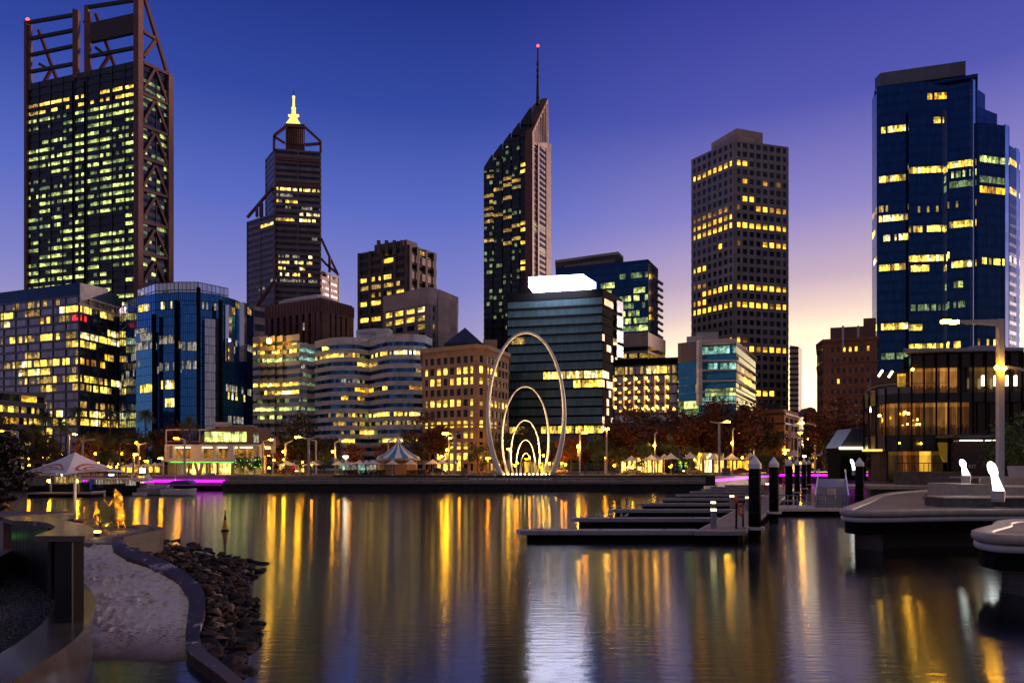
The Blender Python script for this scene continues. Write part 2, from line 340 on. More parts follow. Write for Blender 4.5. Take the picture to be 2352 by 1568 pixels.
# promenade paving, lawn, street
q=MB(); q.prism([(-230,QY+.1),(PX(1610,QY),QY+.1),(PX(1610,154),154),(-230,154)],3.0,3.115); tag(q.build('promenade',M['paving'],loc=(0,QY,3)),kind='structure')
q=MB(); q.prism([(PX(1130,155),155),(PX(1790,155),155),(PX(1790,166),168),(PX(1130,166),168)],3.0,3.16); tag(q.build('lawn',M['grass'],loc=(0,QY,3)),kind='structure')
q=MB(); q.prism([(PX(640,155),155),(PX(860,155),155),(PX(860,160),160),(PX(640,160),160)],3.0,3.16); tag(q.build('lawn',M['grass'],loc=(-40,QY,3)),kind='structure')
# quay steps (land structures) and walls
def strip(name,x0,x1,y0,y1,z0,z1,mat,label=None,cat=None,kind=None):
    q=MB(); q.bx(x0,x1,y0,y1,z0,z1); return tag(q.build(name,mat),label,cat,None,kind)
XR=PX(1615,141)
strip('quay_wall',PX(512,141),XR,140.6,142.4,-1.5,1.55,M['conc_wet'],'long dark wet quay wall standing in the water below the promenade steps','wall')
strip('terrace',PX(512,139.5),XR,139.4,142.6,1.58,2.2,M['conc_plain'],kind='structure')
strip('terrace',PX(560,143),XR+1,142.7,144.9,1.5,2.78,M['conc_plain'],kind='structure')
strip('retaining_wall',PX(770,146),PX(1640,146),145.0,145.9,1.0,3.2,M['dark'],'low black retaining wall along the top of the promenade steps','wall')
strip('retaining_wall',PX(-30,146),PX(760,146),145.2,145.95,1.0,3.12,M['conc_plain'],'grey concrete retaining wall at the edge of the ferry jetty promenade','wall')
q=MB(); q.bar((-260,150.5,1.0),(PX(515,150),150.2,1.0),1,3.8); tag(q.build('quay_wall',M['conc_wet']),'dark quay wall behind the moored boats left of the promenade steps','wall')
q=MB(); q.bar((PX(322,144),145,2.05),(PX(516,144.6),144.6,2.0),.5,.55); q.bar((PX(176,144),145,2.1),(PX(232,144.6),145,2.1),.5,.5); tag(q.build('light_strip',M['strip_p']),'glowing magenta strip light along the quay behind the moored boats','light')
q=MB(); q.bar((PX(1612,146),145.5,1.9),(PX(1780,200),200,2.2),.5,.55); q.bar((PX(1780,200),200,2.2),(PX(2010,202),202,2.15),.5,.6)
tag(q.build('light_strip',M['strip_p']),'glowing magenta strip light along the quay behind the jetty piles','light')
q=MB(); q.bar((PX(1612,146),146.6,1.2),(PX(1784,204),204,1.2),1.0,3.6); q.bar((PX(1784,204),204,1.2),(PX(2160,207),207,1.2),1.0,3.6)
tag(q.build('quay_wall',M['conc_wet']),'dark recessed quay wall under the magenta strip behind the jetties','wall')
# ---------------------------------------------------------------- buildings
def H(*a):
    return random.Random(repr(a)).random()
def footprint(vis, depth):
    v=[(PX(x,D),D) for x,D in vis]
    def back(x,D): return (PX(x,D)*(D+depth)/D, D+depth)
    return v, v+[back(vis[-1][0]-(1 if vis[-1][0]>1176 else 1.5),vis[-1][1]), back(vis[0][0]+1.5,vis[0][1])]
def offs(poly,d):
    n=len(poly); out=[]
    for i in range(n):
        a=Vector(poly[i-1]); b=Vector(poly[i]); c=Vector(poly[(i+1)%n])
        e1=(b-a).normalized(); e2=(c-b).normalized()
        n1=Vector((e1.y,-e1.x)); n2=Vector((e2.y,-e2.x)); s=n1+n2
        if s.length<.3: s=n1
        s.normalize(); k=d/max(.35,s.dot(n1)); out.append((b.x+s.x*k,b.y+s.y*k))
    return out
def to_px(p): return 1176+p.x/p.y*F, HZ-(p.z-CH)/p.y*F
def LT(rects=(), base='', p=0., run=3, seed=0):
    """which panes are lit: rects = (x0,x1,y0,y1,kind,probability) read off the facade, plus a sparse random base"""
    def f(e,k,j,x,y):
        for r in rects:
            if r[0]<=x<=r[1] and (abs(ROW['f'](min(max((r[0]+r[1])/2,ROW['a']),ROW['b']))-(r[2]+r[3])/2)<=ROW['h']/2 if r[3]-r[2]<26 else r[2]<=y<=r[3]):
                if H(seed,'r',e,k,j)<r[5]+.1:
                    h_=H(seed,'v',e,k,j//2)
                    return {'Y':'y' if h_<.2 else ('W' if h_>.88 else 'Y'),'W':'y' if h_<.12 else ('Y' if h_>.6 else 'W'),'K':'k' if h_<.25 else 'K','O':'o' if h_<.2 else 'O'}.get(r[4],r[4])
        if base and H(seed,e,k,j//run)<p and H(seed,'c',e,k,j)<.8: return base[int(H(seed,'k',e,k,j//run)*len(base))]
        return ''
    return f
ROW={}
def block(root, vis, z0, ztop, nf, cols, wall, gl, sp=.4, off=.25, pier=None, lit=None, depth=25, band='window_band', punch=None, top=0., body='wall', uvs=0, slab=None, skip=0, alt=None):
    v,poly=footprint(vis,depth); fh=(ztop-top-z0)/nf
    q=MB(); q.prism(poly,z0,ztop,0)
    if sp>0:
        for i in range(skip,nf+1):
            a=z0+i*fh-sp*fh*.5; b=a+sp*fh
            if i==nf: b=ztop+.12
            q.prism(offs(poly,off),max(a,z0-.01*i),b,1 if slab else 0)
    edges=[(e,Vector((*v[e],0)),Vector((*v[e+1],0))) for e in range(len(v)-1)]
    if pier:
        pw,pp,ev=pier
        for e,a,b in edges:
            if cols[e]<1: continue
            d=(b-a); L=d.length; d/=L; nrm=Vector((d.y,-d.x,0))
            for j in range(0,cols[e]+1,ev):
                c=a+d*(L*j/cols[e])
                if j==0: c+=d*pw*.5
                if j==cols[e]: c-=d*pw*.5
                q.box(c+nrm*(pp-.3)/2+Vector((0,0,(z0+ztop)/2-.05)), d*pw, nrm*(pp+.3), Vector((0,0,ztop-z0)), 0)
    q.build(body,[M[wall],M[slab or wall]],root)
    mats=[M[gl]]+[M[c] for c in LIT]+([M[alt]] if alt else [])
    wins=[]
    for i in range(skip,nf):
        k=nf-1-i; za=z0+i*fh+sp*fh*.5; zb=z0+(i+1)*fh-sp*fh*.5
        q=MB()
        for e,a,b in edges:
            n=cols[e]
            if n<1: continue
            d=(b-a)/n; nrm=Vector((d.y,-d.x,0)).normalized()*.06
            xa_,ya_=to_px(Vector((a.x,a.y,(za+zb)/2))); xb_,yb_=to_px(Vector((b.x,b.y,(za+zb)/2)))
            ROW.update(f=lambda X:ya_+(yb_-ya_)*(X-xa_)/((xb_-xa_) or 1), h=fh*F/((a.y+b.y)/2), a=xa_, b=xb_)
            for j in range(n):
                u0,u1=(0,1) if not punch else ((1-punch)/2,(1+punch)/2)
                p0=a+d*(j+u0)+nrm; p1=a+d*(j+u1)+nrm
                c=(p0+p1)/2; c.z=(za+zb)/2; x,y=to_px(c)
                ch=lit(e,k,j,x,y) if lit else ''
                mi=LIT.index(ch)+1 if ch else (len(LIT)+1 if alt and e>0 else 0)
                U=uvs+j+e*100; V=i
                uv=[(U+.03,V+.03),(U+.97,V+.03),(U+.97,V+.97),(U+.03,V+.97)]
                pts=[(p0.x,p0.y,za),(p1.x,p1.y,za),(p1.x,p1.y,zb),(p0.x,p0.y,zb)]
                if punch: wins.append((abs((d.x*CH-0)/c.y)*(1 if mi else .9)+(.001*H(i,j) if not mi else .01), pts, mi, uv))
                else: q.face(pts,mi,uv)
        if not punch and q.f: q.build(band,mats,root)
    if punch:
        wins.sort(key=lambda t:-t[0])
        n0=100-sum(1 for c in root.children if c.name.startswith('window') and not c.get('kind'))
        for w_ in wins[:max(0,n0)]:
            q=MB(); q.face(w_[1],w_[2],w_[3]); q.build('window',mats,root)
        if wins[max(0,n0):]:
            q=MB()
            for w_ in wins[max(0,n0):]: q.face(w_[1],w_[2],w_[3])
            tag(q.build('small_windows',mats,root),kind='stuff')
    return poly
def bld(name,label,vis,cat='office building',z0=3.1):
    x,D=vis[len(vis)//2]; return thing(name,label,cat,(PX(x,D),D+3,z0))
Z0=3.1
# 1 ---- dark tower with red-brown exposed frame, far left
V=[(64,351),(318,330),(386,345)]; r=bld('office_tower','tallest dark office tower, far left, with red brown steel frame crown and lime lit floors',V)
zt=PZ(140,330)
def lt(e,k,j,x,y):
    if e==1:
        if k in (1,2,3): return 'k' if H('s',k,j)<.7 else ('K' if H('s2',k,j)<.5 else '')
        p={0:.1}.get(k,.35 if k%4!=1 else .1)
        return 'k' if H('b',k,j)<p else ('K' if H('bb',k,j)<.14 else '')
    bay=j//4
    if k in (2,3): return 'Y' if H('t',k,j)<.72 and bay not in (0,) and not (k==2 and bay==5) else ('y' if bay==0 else '')
    if k<2: return ''
    if k in (6,) and bay<3 or k in (11,) and bay<2 or k in (26,27) and bay>3 and H(k,bay)<.6 or k in (18,19) and 4<bay<8: return ''
    pr=H('row',k); pb=H('bay',k,bay)
    if pb<.22+.12*pr: return 'k' if H('x',k,j)<.35 else ''
    if k>28 and H('o',k,bay)<.05: return 'O'
    return 'K' if H('y',k,j)<.62 else ('k' if H('z',k,j)<.75 else '')
block(r,V,Z0,zt,50,[36,7],'blackwall','gblack',sp=.55,off=.3,pier=(.5,.55,4),lit=lt,depth=38,uvs=1000,top=2)
A,B,Cc=[Vector((PX(x,D),D,0)) for x,D in V]
d1=(B-A).normalized(); n1=Vector((d1.y,-d1.x,0)); d2=(Cc-B).normalized(); n2=Vector((d2.y,-d2.x,0))
def col(p,z1,w=2.6,nm='corner_column',mat='rust'):
    q=MB(); q.box(Vector((p.x,p.y,(Z0+z1)/2)),d1*w,n1*w,(0,0,z1-Z0)); return q.build(nm,M[mat],r)
col(B+d1*.6+n1*.6,PZ(-14,330),3.0); col(Cc+d2*.4,PZ(172,345),3.2); col(A+n1*.5,PZ(52,351),1.8)
def front(x,y,o=1.0):
    t=(x-66)/(318-66); D=351+(330-351)*t*.98; p=P(x,y,D); return p+n1*o
def beam(nm,a,b,w=1.0,h=None,mat='rust'): 
    q=MB(); q.bar(a,b,w,h); q.build(nm,M[mat],r)
for xa,ya,xb,yb in [(62,54,170,36),(62,92,170,71),(62,130,170,107),(62,168,170,148),(198,19,316,1),(198,133,316,110),(198,88,207,87)]:
    beam('crown_beam',front(xa,ya,.3),front(xb,yb,.3),1.2,1.5,'dark')
for x,w_,ya,yb in [(65,1.9,52,196),(71,1.2,60,194),(172,1.3,23,168),(178,2.0,26,168),(201,1.9,15,165),(207,1.1,30,163)]:
    beam('crown_post',front(x,ya,.2),front(x,yb+14,.2),w_,w_)
for xa,ya,xb,yb in [(76,62,121,184),(78,140,104,155),(104,155,84,190),(182,40,198,84),(184,108,198,120),(198,152,186,168),(208,24,254,152),(208,102,237,124),(237,124,214,160)]:
    beam('crown_brace',front(xa,ya,-3),front(xb,yb,-3),1.1,1.4)
q=MB(); q.extr([front(201,56,.5),front(312,31,.5),front(312,76,.5),front(201,100,.5)],-n1*1.6); q.build('sign_panel',pm('dark_red_sign',(.030,.010,.010),.5,var=.4,scale=.2),r)
for x in (172,199):
    q=MB(); q.bar(front(x,190,.7),front(x,1050,.7),1.0,1.0); q.build('dark_fin',M['black'],r)
def side(x,y,o=.9):
    t=(x-318)/(386-318); D=330+15*t; return P(x,y,D)+n2*o
for a,b in [((326,-12),(382,172)),((326,74),(353,90)),((353,96),(327,132)),((326,145),(383,172))]: beam('crown_brace',side(*a),side(*b),1.5)
for k in range(8):
    y0=143+73.5*k; sl=27-k*2.6
    if k: beam('cross_beam',side(325,y0),side(383,y0+sl),1.3)
    beam('brace',side(352,y0+18),side(327,y0+62),1.1); beam('brace',side(355,y0+18),side(382,y0+95-k*2),1.1)
q=MB(); q.ball(front(66,47,.5),.9); q.build('beacon',M['beacon'],r)
# 2 ---- big glass office block far left
V=[(-170,292),(182,260),(275,281)]; r=bld('glass_office_block','broad glass office block at left edge with pale roof corner and many yellow lit floors',V)
zt=PZ(648,260)
RE=[(140,182,700,712,'Y',.95),(182,270,702,724,'Y',.7),(0,30,716,728,'Y',.8),(55,90,710,728,'y',.9),(30,150,690,706,'y',.35),(0,20,740,752,'W',.8),(90,116,730,744,'O',.7),(140,156,730,742,'y',.9),(168,178,728,740,'r',.9),(178,200,728,744,'r',.3),(24,34,740,752,'B',.6),
    (0,140,772,790,'Y',.6),(150,275,764,796,'W',.85),(60,90,812,828,'y',.8),(240,252,815,826,'O',.8),(10,190,826,848,'Y',.66),(190,240,826,848,'O',.7),(44,122,852,868,'W',.75),(164,174,848,864,'Y',.9),(45,150,872,890,'Y',.55),(160,275,868,898,'Y',.6),(92,126,888,906,'Y',.9),
    (98,260,930,945,'y',.4),(98,275,945,962,'W',.7),(98,278,962,980,'W',.75),(100,120,985,1060,'Y',.8)]
block(r,V,Z0,zt-5,20,[52,18],'slate','ggrey',sp=.26,off=.35,pier=(.16,.40,4),lit=LT(RE,'y',.06,3,2),depth=30,uvs=2000)
v,poly=footprint(V,30); q=MB(); q.prism(offs(poly,-.3),zt-5.1,zt,0); q.build('roof_parapet',M['navywall'],r)
a=P(182,648,260); b=P(246,668,275); q=MB(); q.extr([P(183,650,259.2),P(247,664,273.5),P(247,671,273.5),P(183,693,259.2)],(.5,-.3,0)); q.build('roof_panel',M['conc'],r)
# 2b low dark office far left
V=[(-60,184),(101,202)]; r=bld('low_office_building','low dark office building at lower left edge with yellow lit window bands',V)
block(r,V,Z0,PZ(896,189),7,[26],'slate','gblack',sp=.45,off=.6,lit=LT([(50,85,905,920,'O',.8),(0,30,930,942,'Y',.85),(30,60,930,942,'y',.8),(70,98,930,944,'Y',.8),(0,40,950,962,'O',.9),(44,90,952,966,'Y',.6),(0,98,968,990,'y',.4)],'y',.2,3,9),depth=20,uvs=2600)
# 3 ---- blue curved mirror glass building
V=[(275,268),(290,255),(314,247),(357,242),(410,239.5),(455,240),(505,244),(540,251),(563,259),(581,268)]
r=bld('curved_glass_building','rounded blue mirror glass office building with tall recessed strips, left of centre',V)
zt=PZ(672,240)
RE=[(275,292,695,710,'w',.8),(312,350,693,705,'W',.7),(370,405,693,705,'W',.6),(465,500,697,706,'w',.6),(275,292,712,723,'w',.5),(310,352,764,776,'w',.7),(360,405,766,774,'w',.5),(310,460,786,793,'w',.8),(275,320,824,832,'w',.5),(360,460,842,850,'w',.4),(275,310,862,872,'w',.4),(320,352,878,890,'W',.7),(366,402,878,890,'W',.7),(275,305,878,892,'w',.5),(380,402,918,926,'W',.9),(275,300,958,972,'w',.5),(520,580,700,716,'y',.7),(520,580,795,802,'w',.5),(520,580,885,895,'w',.6),(525,580,900,912,'Y',.5),(525,560,958,970,'w',.7)]
block(r,V,Z0,zt,22,[3,6,10,12,10,11,8,5,4],'navywall','gblue',sp=.10,off=.12,pier=(.10,.16,1),lit=LT(RE,'',0,2,4),depth=14,uvs=3000)
Vt=[(316,256),(357,247),(410,245),(455,245),(524,254)]
block(r,Vt,zt-.5,PZ(648,245),2,[10,12,10,14],'slate','gmir',sp=.12,off=.1,pier=(.12,.15,2),lit=LT([],'w',.12,2,5),depth=8,uvs=3300,body='roof_drum')
def bay(x0,x1,D0,D1,ya,gl,nm='glass_bay'):
    V=[(x0,D0),(x1,D1)]; block(r,V,Z0,PZ(ya,(D0+D1)/2),int((PZ(ya,D0)-Z0)/3.05),[8],'navywall',gl,sp=.06,off=.08,pier=(.08,.12,1),lit=LT(RE,'',0,2,6),depth=2.2,uvs=3500+x0,band='bay_glazing',body=nm)
bay(313,350,245.6,240.6,764,'gcyan'); bay(366,402,240.0,238.2,728,'gblue'); bay(418,452,237.8,238.0,700,'gblue'); bay(470,502,238.8,241.2,732,'gmir')
for x,ya in ((354,722),(405,690),(456,660),(507,690)):
    q=MB(); q.bar(P(x,ya,238.6),P(x,1055,238.6),.9,1.3); q.build('dark_reveal',M['black'],r)
for x0,x1,ya in ((518,526,700),(550,561,694),(524,531,776)):
    q=MB(); D=246 if x0<540 else 254; q.extr([P(x0,ya,D),P(x1,ya,D+1),P(x1,830,D+1),P(x0,830,D)],(.2,2,0)); q.build('pale_fin',M['gmir'],r)
# 4 ---- stepped tower with floodlit spire
V=[(611,497),(631,480),(737,485)]; r=bld('stepped_office_tower','tall stepped grey office tower with red brown crown and floodlit yellow spire',V)
zt=PZ(345,482)
RE=[(636,684,426,440,'W',.6),(690,735,430,440,'W',.8),(634,670,440,447,'w',.8),(632,685,464,474,'Y',.7),(684,735,466,480,'w',.5),(684,735,484,494,'W',.7),(598,676,504,512,'Y',.9),(684,724,508,516,'Y',.8),(640,690,584,592,'w',.6),(640,715,590,635,'W',.35),(632,740,640,650,'w',.5)]
blk=lambda V,z,nf,cols,dep,u,**k: block(r,V,Z0,z,nf,cols,'mauve','gblack',sp=.52,off=.3,pier=(.7,.6,max(1,cols[-1]//2)),lit=LT(RE,'w',.02,3,7),depth=dep,uvs=u,**k)
blk(V,zt,52,[6,26],36,4000)
blk([(568,495),(631,477)],PZ(500,486),40,[14],30,4200,body='lower_wing')
V3=[(737,483),(778,500)]; block(r,V3,Z0,PZ(622,483),31,[8],'pink','gblack',sp=.55,off=.3,pier=(.8,.6,4),lit=LT([],'w',.05,2,8),depth=14,uvs=4300,body='side_wing')
q=MB(); q.prism(footprint([(633,479),(736,484)],20)[0]+footprint([(633,479),(736,484)],20)[1][2:],zt-26,zt-23.5); q.prism(footprint([(633,479),(736,484)],20)[1],zt-8,zt-6); q.build('crown_band',M['rust'],r)
q=MB(); q.prism(footprint([(656,490),(700,492)],16)[1],zt-2,PZ(293,490)); q.build('plant_room',M['rust'],r)
q=MB()
for k in range(9): q.bx(PX(657+k*4.7,488),PX(659+k*4.7,488),488.5,489.4,PZ(331,489),PZ(297,489))
q.build('plant_room_fin',M['brown'],r)
def st4(a,b,D,w_=1.6): 
    q=MB(); q.bar(P(*a,D),P(*b,D),w_); q.build('strut',M['rust'],r)
st4((630,312),(658,290),479); st4((630,312),(630,345),479); st4((630,314),(655,330),479); st4((700,292),(737,326),484); st4((737,326),(737,348),484); st4((701,333),(736,330),484); st4((656,289),(701,291),488,2.4)
st4((568,500),(609,452),490); st4((609,452),(632,424),484); st4((590,498),(590,478),488); st4((600,498),(600,466),487,2.2)
st4((738,548),(757,590),486); st4((757,590),(777,632),490); st4((738,594),(748,606),486); st4((748,606),(777,630),488); st4((757,590),(757,625),488); st4((590,704),(630,646),470)
q=MB(); c=Vector((PX(674.5,500),500,PZ(293,500)))
m_=500/F; q.lathe(c,[(20*m_,0),(14*m_,5*m_),(9*m_,10*m_),(7*m_,18*m_),(9*m_,22*m_),(5.5*m_,26*m_),(4.5*m_,40*m_),(5.5*m_,44*m_),(3*m_,48*m_),(2.5*m_,66*m_),(3.5*m_,70*m_),(1.2*m_,74*m_)],8)
for k in range(8):
    a=k*pi/4; q.bar(c+Vector((cos(a)*19*m_,sin(a)*19*m_,0)),c+Vector((0,0,30*m_)),1.0)
q.bar(c+Vector((-12*m_,0,27*m_)),c+Vector((12*m_,0,27*m_)),1.4); q.build('spire',M['spire'],r)
q=MB(); q.tube([c+Vector((0,0,72*m_)),c+Vector((0,0,86*m_))],[.6,.2],6); q.build('mast',M['dark'],r)
# 5 ---- brown ribbed office block
V=[(608,302),(737,286),(809,302)]; r=bld('ribbed_office_block','brown office block with vertical stone ribs and domed white roof, below the stepped tower',V)
zt=PZ(683,286)
block(r,V,Z0,PZ(714,286),18,[9,6],'brown','gbrown',sp=.12,off=.15,pier=(2.0,.9,1),lit=LT([],'w',.03,1,11),depth=30,uvs=5000)
v,poly=footprint(V,30); q=MB(); q.prism(offs(poly,.7),PZ(716,286),zt-1.0); q.prism(offs(poly,.2),zt-1.2,zt)
for e in range(2):
    a=Vector((*v[e],0)); b=Vector((*v[e+1],0)); n=(9,6)[e]; d=(b-a)/n; nr=Vector((d.y,-d.x,0)).normalized()
    for j in range(n*2+1):
        p=a+d*j/2; q.box(p+nr*.8+Vector((0,0,(PZ(716,286)+zt)/2)),d.normalized()*.5,nr*.5,(0,0,zt-PZ(716,286)-1.5))
q.build('upper_cladding',M['brown'],r)
q=MB(); v,poly=footprint([(640,300),(730,289),(775,300)],14); q.prism(poly,zt-.1,zt+1.6); q.prism(offs(poly,-2),zt+1.5,zt+2.8); q.build('roof',M['conc'],r)
block(r,[(585,282),(607,285)],Z0,PZ(707,284),12,[3],'pink','gblack',sp=.5,off=.2,lit=LT([],'Y',.25,2,12),depth=10,uvs=5400,body='side_slab')
# 6 ---- dark ribbed tower
V=[(824,354),(938,339),(1002,354)]; r=bld('dark_office_tower','dark ribbed office tower with stepped flat top, between the spired tower and the slanted tower',V)
RE=[(826,898,632,646,'Y',.8),(884,904,602,610,'O',.9),(826,932,650,658,'y',.6),(855,930,672,682,'Y',.55),(826,920,692,698,'Y',.7),(826,882,732,742,'Y',.75),(890,940,695,702,'y',.5)]
block(r,V,Z0,PZ(583,354),27,[12,10],'darkprec','gbrown',sp=.46,off=.15,pier=(1.5,1.0,3),lit=LT(RE,'y',.05,2,13),depth=34,uvs=6000)
zt=PZ(583,354); v,poly=footprint([(860,352),(934,343),(959,349)],18); q=MB(); q.prism(poly,zt-.1,PZ(553,345))
for x in (870,888,906,924): q.bar(P(x,585,342),P(x,553,342),1.6,2)
q.build('roof_storey',M['darkprec'],r)
q=MB(); v,poly=footprint(V,34); a=Vector((*v[1],0)); b=Vector((*v[2],0)); d=(b-a)/5; nr=Vector((d.y,-d.x,0)).normalized()
for i in range(9):
    for j in range(5): 
        z=PZ(600,345)-i*8.2; q=MB(); q.box(a+d*(j+.5)+nr*.5+Vector((0,0,z)),d*.6,nr*.9,(0,0,3.6)); q.build('side_spandrel',M['pink'],r)
# 7 ---- pinkish block with blank side
V=[(882,318),(985,301),(1010,306),(1051,320)]; r=bld('concrete_office_block','pinkish grey concrete office block with blank rounded side wall in front of the dark tower',V)
zt=PZ(659,301)
block(r,[(882,318),(985,301),(1008,306)],Z0,PZ(698,301),19,[8,3],'greyprec','gblack',sp=.42,off=.2,pier=(1.6,.9,2),lit=LT([(885,985,717,726,'Y',.9),(885,1008,733,745,'Y',.95),(980,1010,730,742,'Y',.6),(885,930,716,726,'y',.8)],'y',.04,2,14),depth=30,uvs=6500)
v,poly=footprint(V,30); q=MB(); q.prism(offs(poly,.4),PZ(698,301),zt)
v2,p2=footprint([(1008,304),(1030,307),(1048,312),(1051,320)],20); q.prism(offs(p2,.3),Z0,zt-4); q.build('upper_wall',M['pink'],r)
# 8 ---- pale wavy office block
V=[(724,240),(740,236.5),(760,233),(790,231.5),(815,232),(826,233),(848,236.5),(868,231),(890,227),(915,225.8),(950,226),(975,228),(991,235)]
r=bld('wavy_office_block','pale office block with wavy white bands and blue windows in the middle of the skyline',V)
zt=PZ(768,226)
RE=[(735,828,803,824,'Y',.8),(853,905,797,822,'Y',.8),(905,990,796,815,'W',.75),(724,740,815,830,'Y',.8),(820,835,836,848,'Y',.7),(830,870,840,846,'y',.5),(770,860,864,884,'w',.4),(815,858,889,906,'O',.85),(878,892,888,898,'Y',.9),(935,975,886,898,'o',.8),(785,800,913,925,'O',.9),(822,838,910,926,'O',.85),(955,975,850,862,'y',.5),(755,830,948,966,'y',.6),(800,822,948,966,'Y',.9),(850,990,945,966,'Y',.6),(755,990,968,985,'y',.4),(825,860,990,1004,'Y',.9),(780,815,990,1002,'y',.6),(778,815,1008,1022,'Y',.9),(870,960,1008,1024,'Y',.8)]
def lw(e,k,j,x,y):
    c=LT(RE,'',0,1,15)(e,k,j,x,y)
    return c
block(r,V,Z0,zt,15,[3,4,5,5,2,4,4,4,5,7,5,3],'conc','gwavy',sp=.54,off=.25,lit=lw,depth=22,uvs=7000,top=1.6)
q=MB(); v,poly=footprint([(818,243),(855,240),(893,240),(902,244)],8); q.prism(poly,zt-3,PZ(754,240)); q.build('plant_room',M['conc'],r)
q=MB(); q.bx(PX(826,239),PX(862,239),239.0,239.7,PZ(768,239),PZ(762,239)); q.build('louvre',M['steel_grey'],r)
# 8a stepped pale office
V=[(582,246),(597,243),(598,245.5),(613,242.5),(614,245),(630,242),(631,244.5),(648,241.5),(649,243),(687,239)]
r=bld('stepped_office_block','pale concrete office block with saw tooth bays, left of the wavy block',V)
RE=[(582,610,800,810,'Y',.8),(625,680,796,810,'Y',.8),(584,606,783,793,'O',.8),(645,668,778,786,'o',.9),(582,680,815,830,'K',.85),(582,692,872,886,'Y',.93),(610,690,890,906,'Y',.93),(580,690,910,920,'k',.4),(582,690,930,944,'K',.8),(590,665,950,960,'K',.5)]
block(r,V,Z0,PZ(769,240),16,[3,0,3,0,3,0,3,0,7],'conc','gteal',sp=.55,off=.2,lit=LT(RE,'',0,1,16),depth=16,uvs=7300,top=1.2)
V=[(687,240),(705,241),(706,243),(725,245)]; block(r,V,Z0,PZ(788,241),15,[4,1,4],'conc','gteal',sp=.55,off=.2,lit=LT([(687,725,800,812,'T',.9),(687,725,818,830,'T',.9),(690,700,838,846,'w',.8),(687,725,875,890,'k',.8),(687,725,930,942,'k',.8)],'k',.1,2,17),depth=16,uvs=7500,top=1,body='side_wing')
q=MB(); q.ball(P(618,783,238),.9); q.build('floodlight',M['lamp_s'],r)
# 9 ---- sandstone building
V=[(972,196.5),(1094,188),(1115,189.5),(1166,204)]; r=bld('sandstone_office_building','tan sandstone office building with punched windows and dark pyramid roof left of the loop sculpture',V)
zt=PZ(795,188)
rows={0:('        ',' ',''),1:('Y YY YYY','Y','yYY   '),2:(' YY YYYY','Y','yy    '),3:('        ',' ','      '),4:('yYYYYY Y','y','yYYyYY'),5:('       y',' ','      '),6:('YYOYOOYY','Y','yyy yy'),7:(' y Yy YY',' ','y     '),8:('   yYYY ',' ','      '),9:('  YYYYYY','y','  y   '),10:('  YYYY  ',' ',' yy  ')}
def ls(e,k,j,x,y):
    s=rows.get(k,('','',''))[e]; return s[j].strip() if j<len(s) else ''
block(r,V,Z0,zt,11,[8,1,6],'sandstone','gblack',sp=.36,off=.3,pier=(.9,.27,1),lit=ls,depth=24,uvs=8000,punch=.82,top=1.9)
v,poly=footprint(V,24); q=MB(); q.prism(offs(poly,.9),zt-.7,zt+.5); q.prism(offs(poly,.6),zt-5.4,zt-5.0); q.prism(offs(poly,.55),Z0+13.0,Z0+13.5); q.prism(offs(poly,.5),Z0+7.3,Z0+7.7); q.build('cornice',M['sandstone'],r)
q=MB(); a=P(1022,788,195); b=P(1108,788,195); c=P(1068,752,203)
q.face([a,b,c]); q.face([b,b+Vector((0,16,0)),c]); q.face([b+Vector((0,16,0)),a+Vector((0,16,0)),c]); q.face([a+Vector((0,16,0)),a,c]); q.build('pyramid_roof',panel_mat('dark_slates',(.05,.055,.09),1.2,.9,line=.4,rough=.4,metal=.3),r)
q=MB(); q.prism(footprint([(1020,194),(1110,194)],18)[1],zt,PZ(787,194)); q.build('roof_base',M['dark'],r)
q=MB(); q.prism(footprint([(1110,200),(1142,200)],8)[1],zt,PZ(780,200)); q.build('plant_room',M['sandstone'],r)
# 10 ---- slanted tower with mast
r=thing('slanted_office_tower','slender office tower with slanted stepped top, pale side wall and thin mast','office building',(PX(1190,430),430,Z0))
steps=[(1112,1134,384,436),(1134,1156,354,433),(1156,1176,328,430),(1176,1196,304,427),(1196,1218,280,424)]
for k,(x0,x1,yt,D) in enumerate(steps):
    def lst(e,kk,j,x,y,k=k):
        yr=y+ (k-2)*6
        n=int((y-yt)/11.5)
        if k==4: return 'Y' if (H('z4',n)<.34 and 375<y<620) else ''
        return 'y' if H('z',k,n)<.30 and 390<y<560 else ('k' if H('zz',k,n,j)<.16 else '')
    z=PZ(yt,D); nf=int((z-Z0)/4.0)
    block(r,[(x0,D+1.5),(x1-3,D-1),(x1,D)],Z0,z,nf,[3,1],'blackwall','gblack',sp=.45,off=.25,lit=lst,depth=34,uvs=9000+k*50,body='stepped_shaft')
D=424
for xa,ya,xb,yb,D_ in ((1112,384,1134,354,435),(1134,354,1156,328,432),(1156,328,1176,304,429),(1176,304,1196,280,426),(1196,280,1222,246,423)):
    q=MB(); q.extr([P(xa,ya+6,D_),P(xb,ya+6,D_-.5),P(xb-2,yb+2,D_-.5),P(xb-5,yb+2,D_-.5),P(xa,ya-1,D_)],(0,14,0)); q.build('raked_parapet',M['blackwall'],r)
q=MB(); q.extr([P(1196,282,424),P(1222,304,424),P(1248,240,436),P(1246,227,438),P(1236,231,436),P(1220,247,428)],(0,8,0)); q.build('roof_wedge',M['darkprec'],r)
q=MB()
f0=P(1207,305,421); f1=P(1222,304,420); f2=P(1259,226,438); f3=P(1263,640,438)
def ex(x,yt,D_): return Vector((PX(x,D_),D_,PZ(yt,D_)))
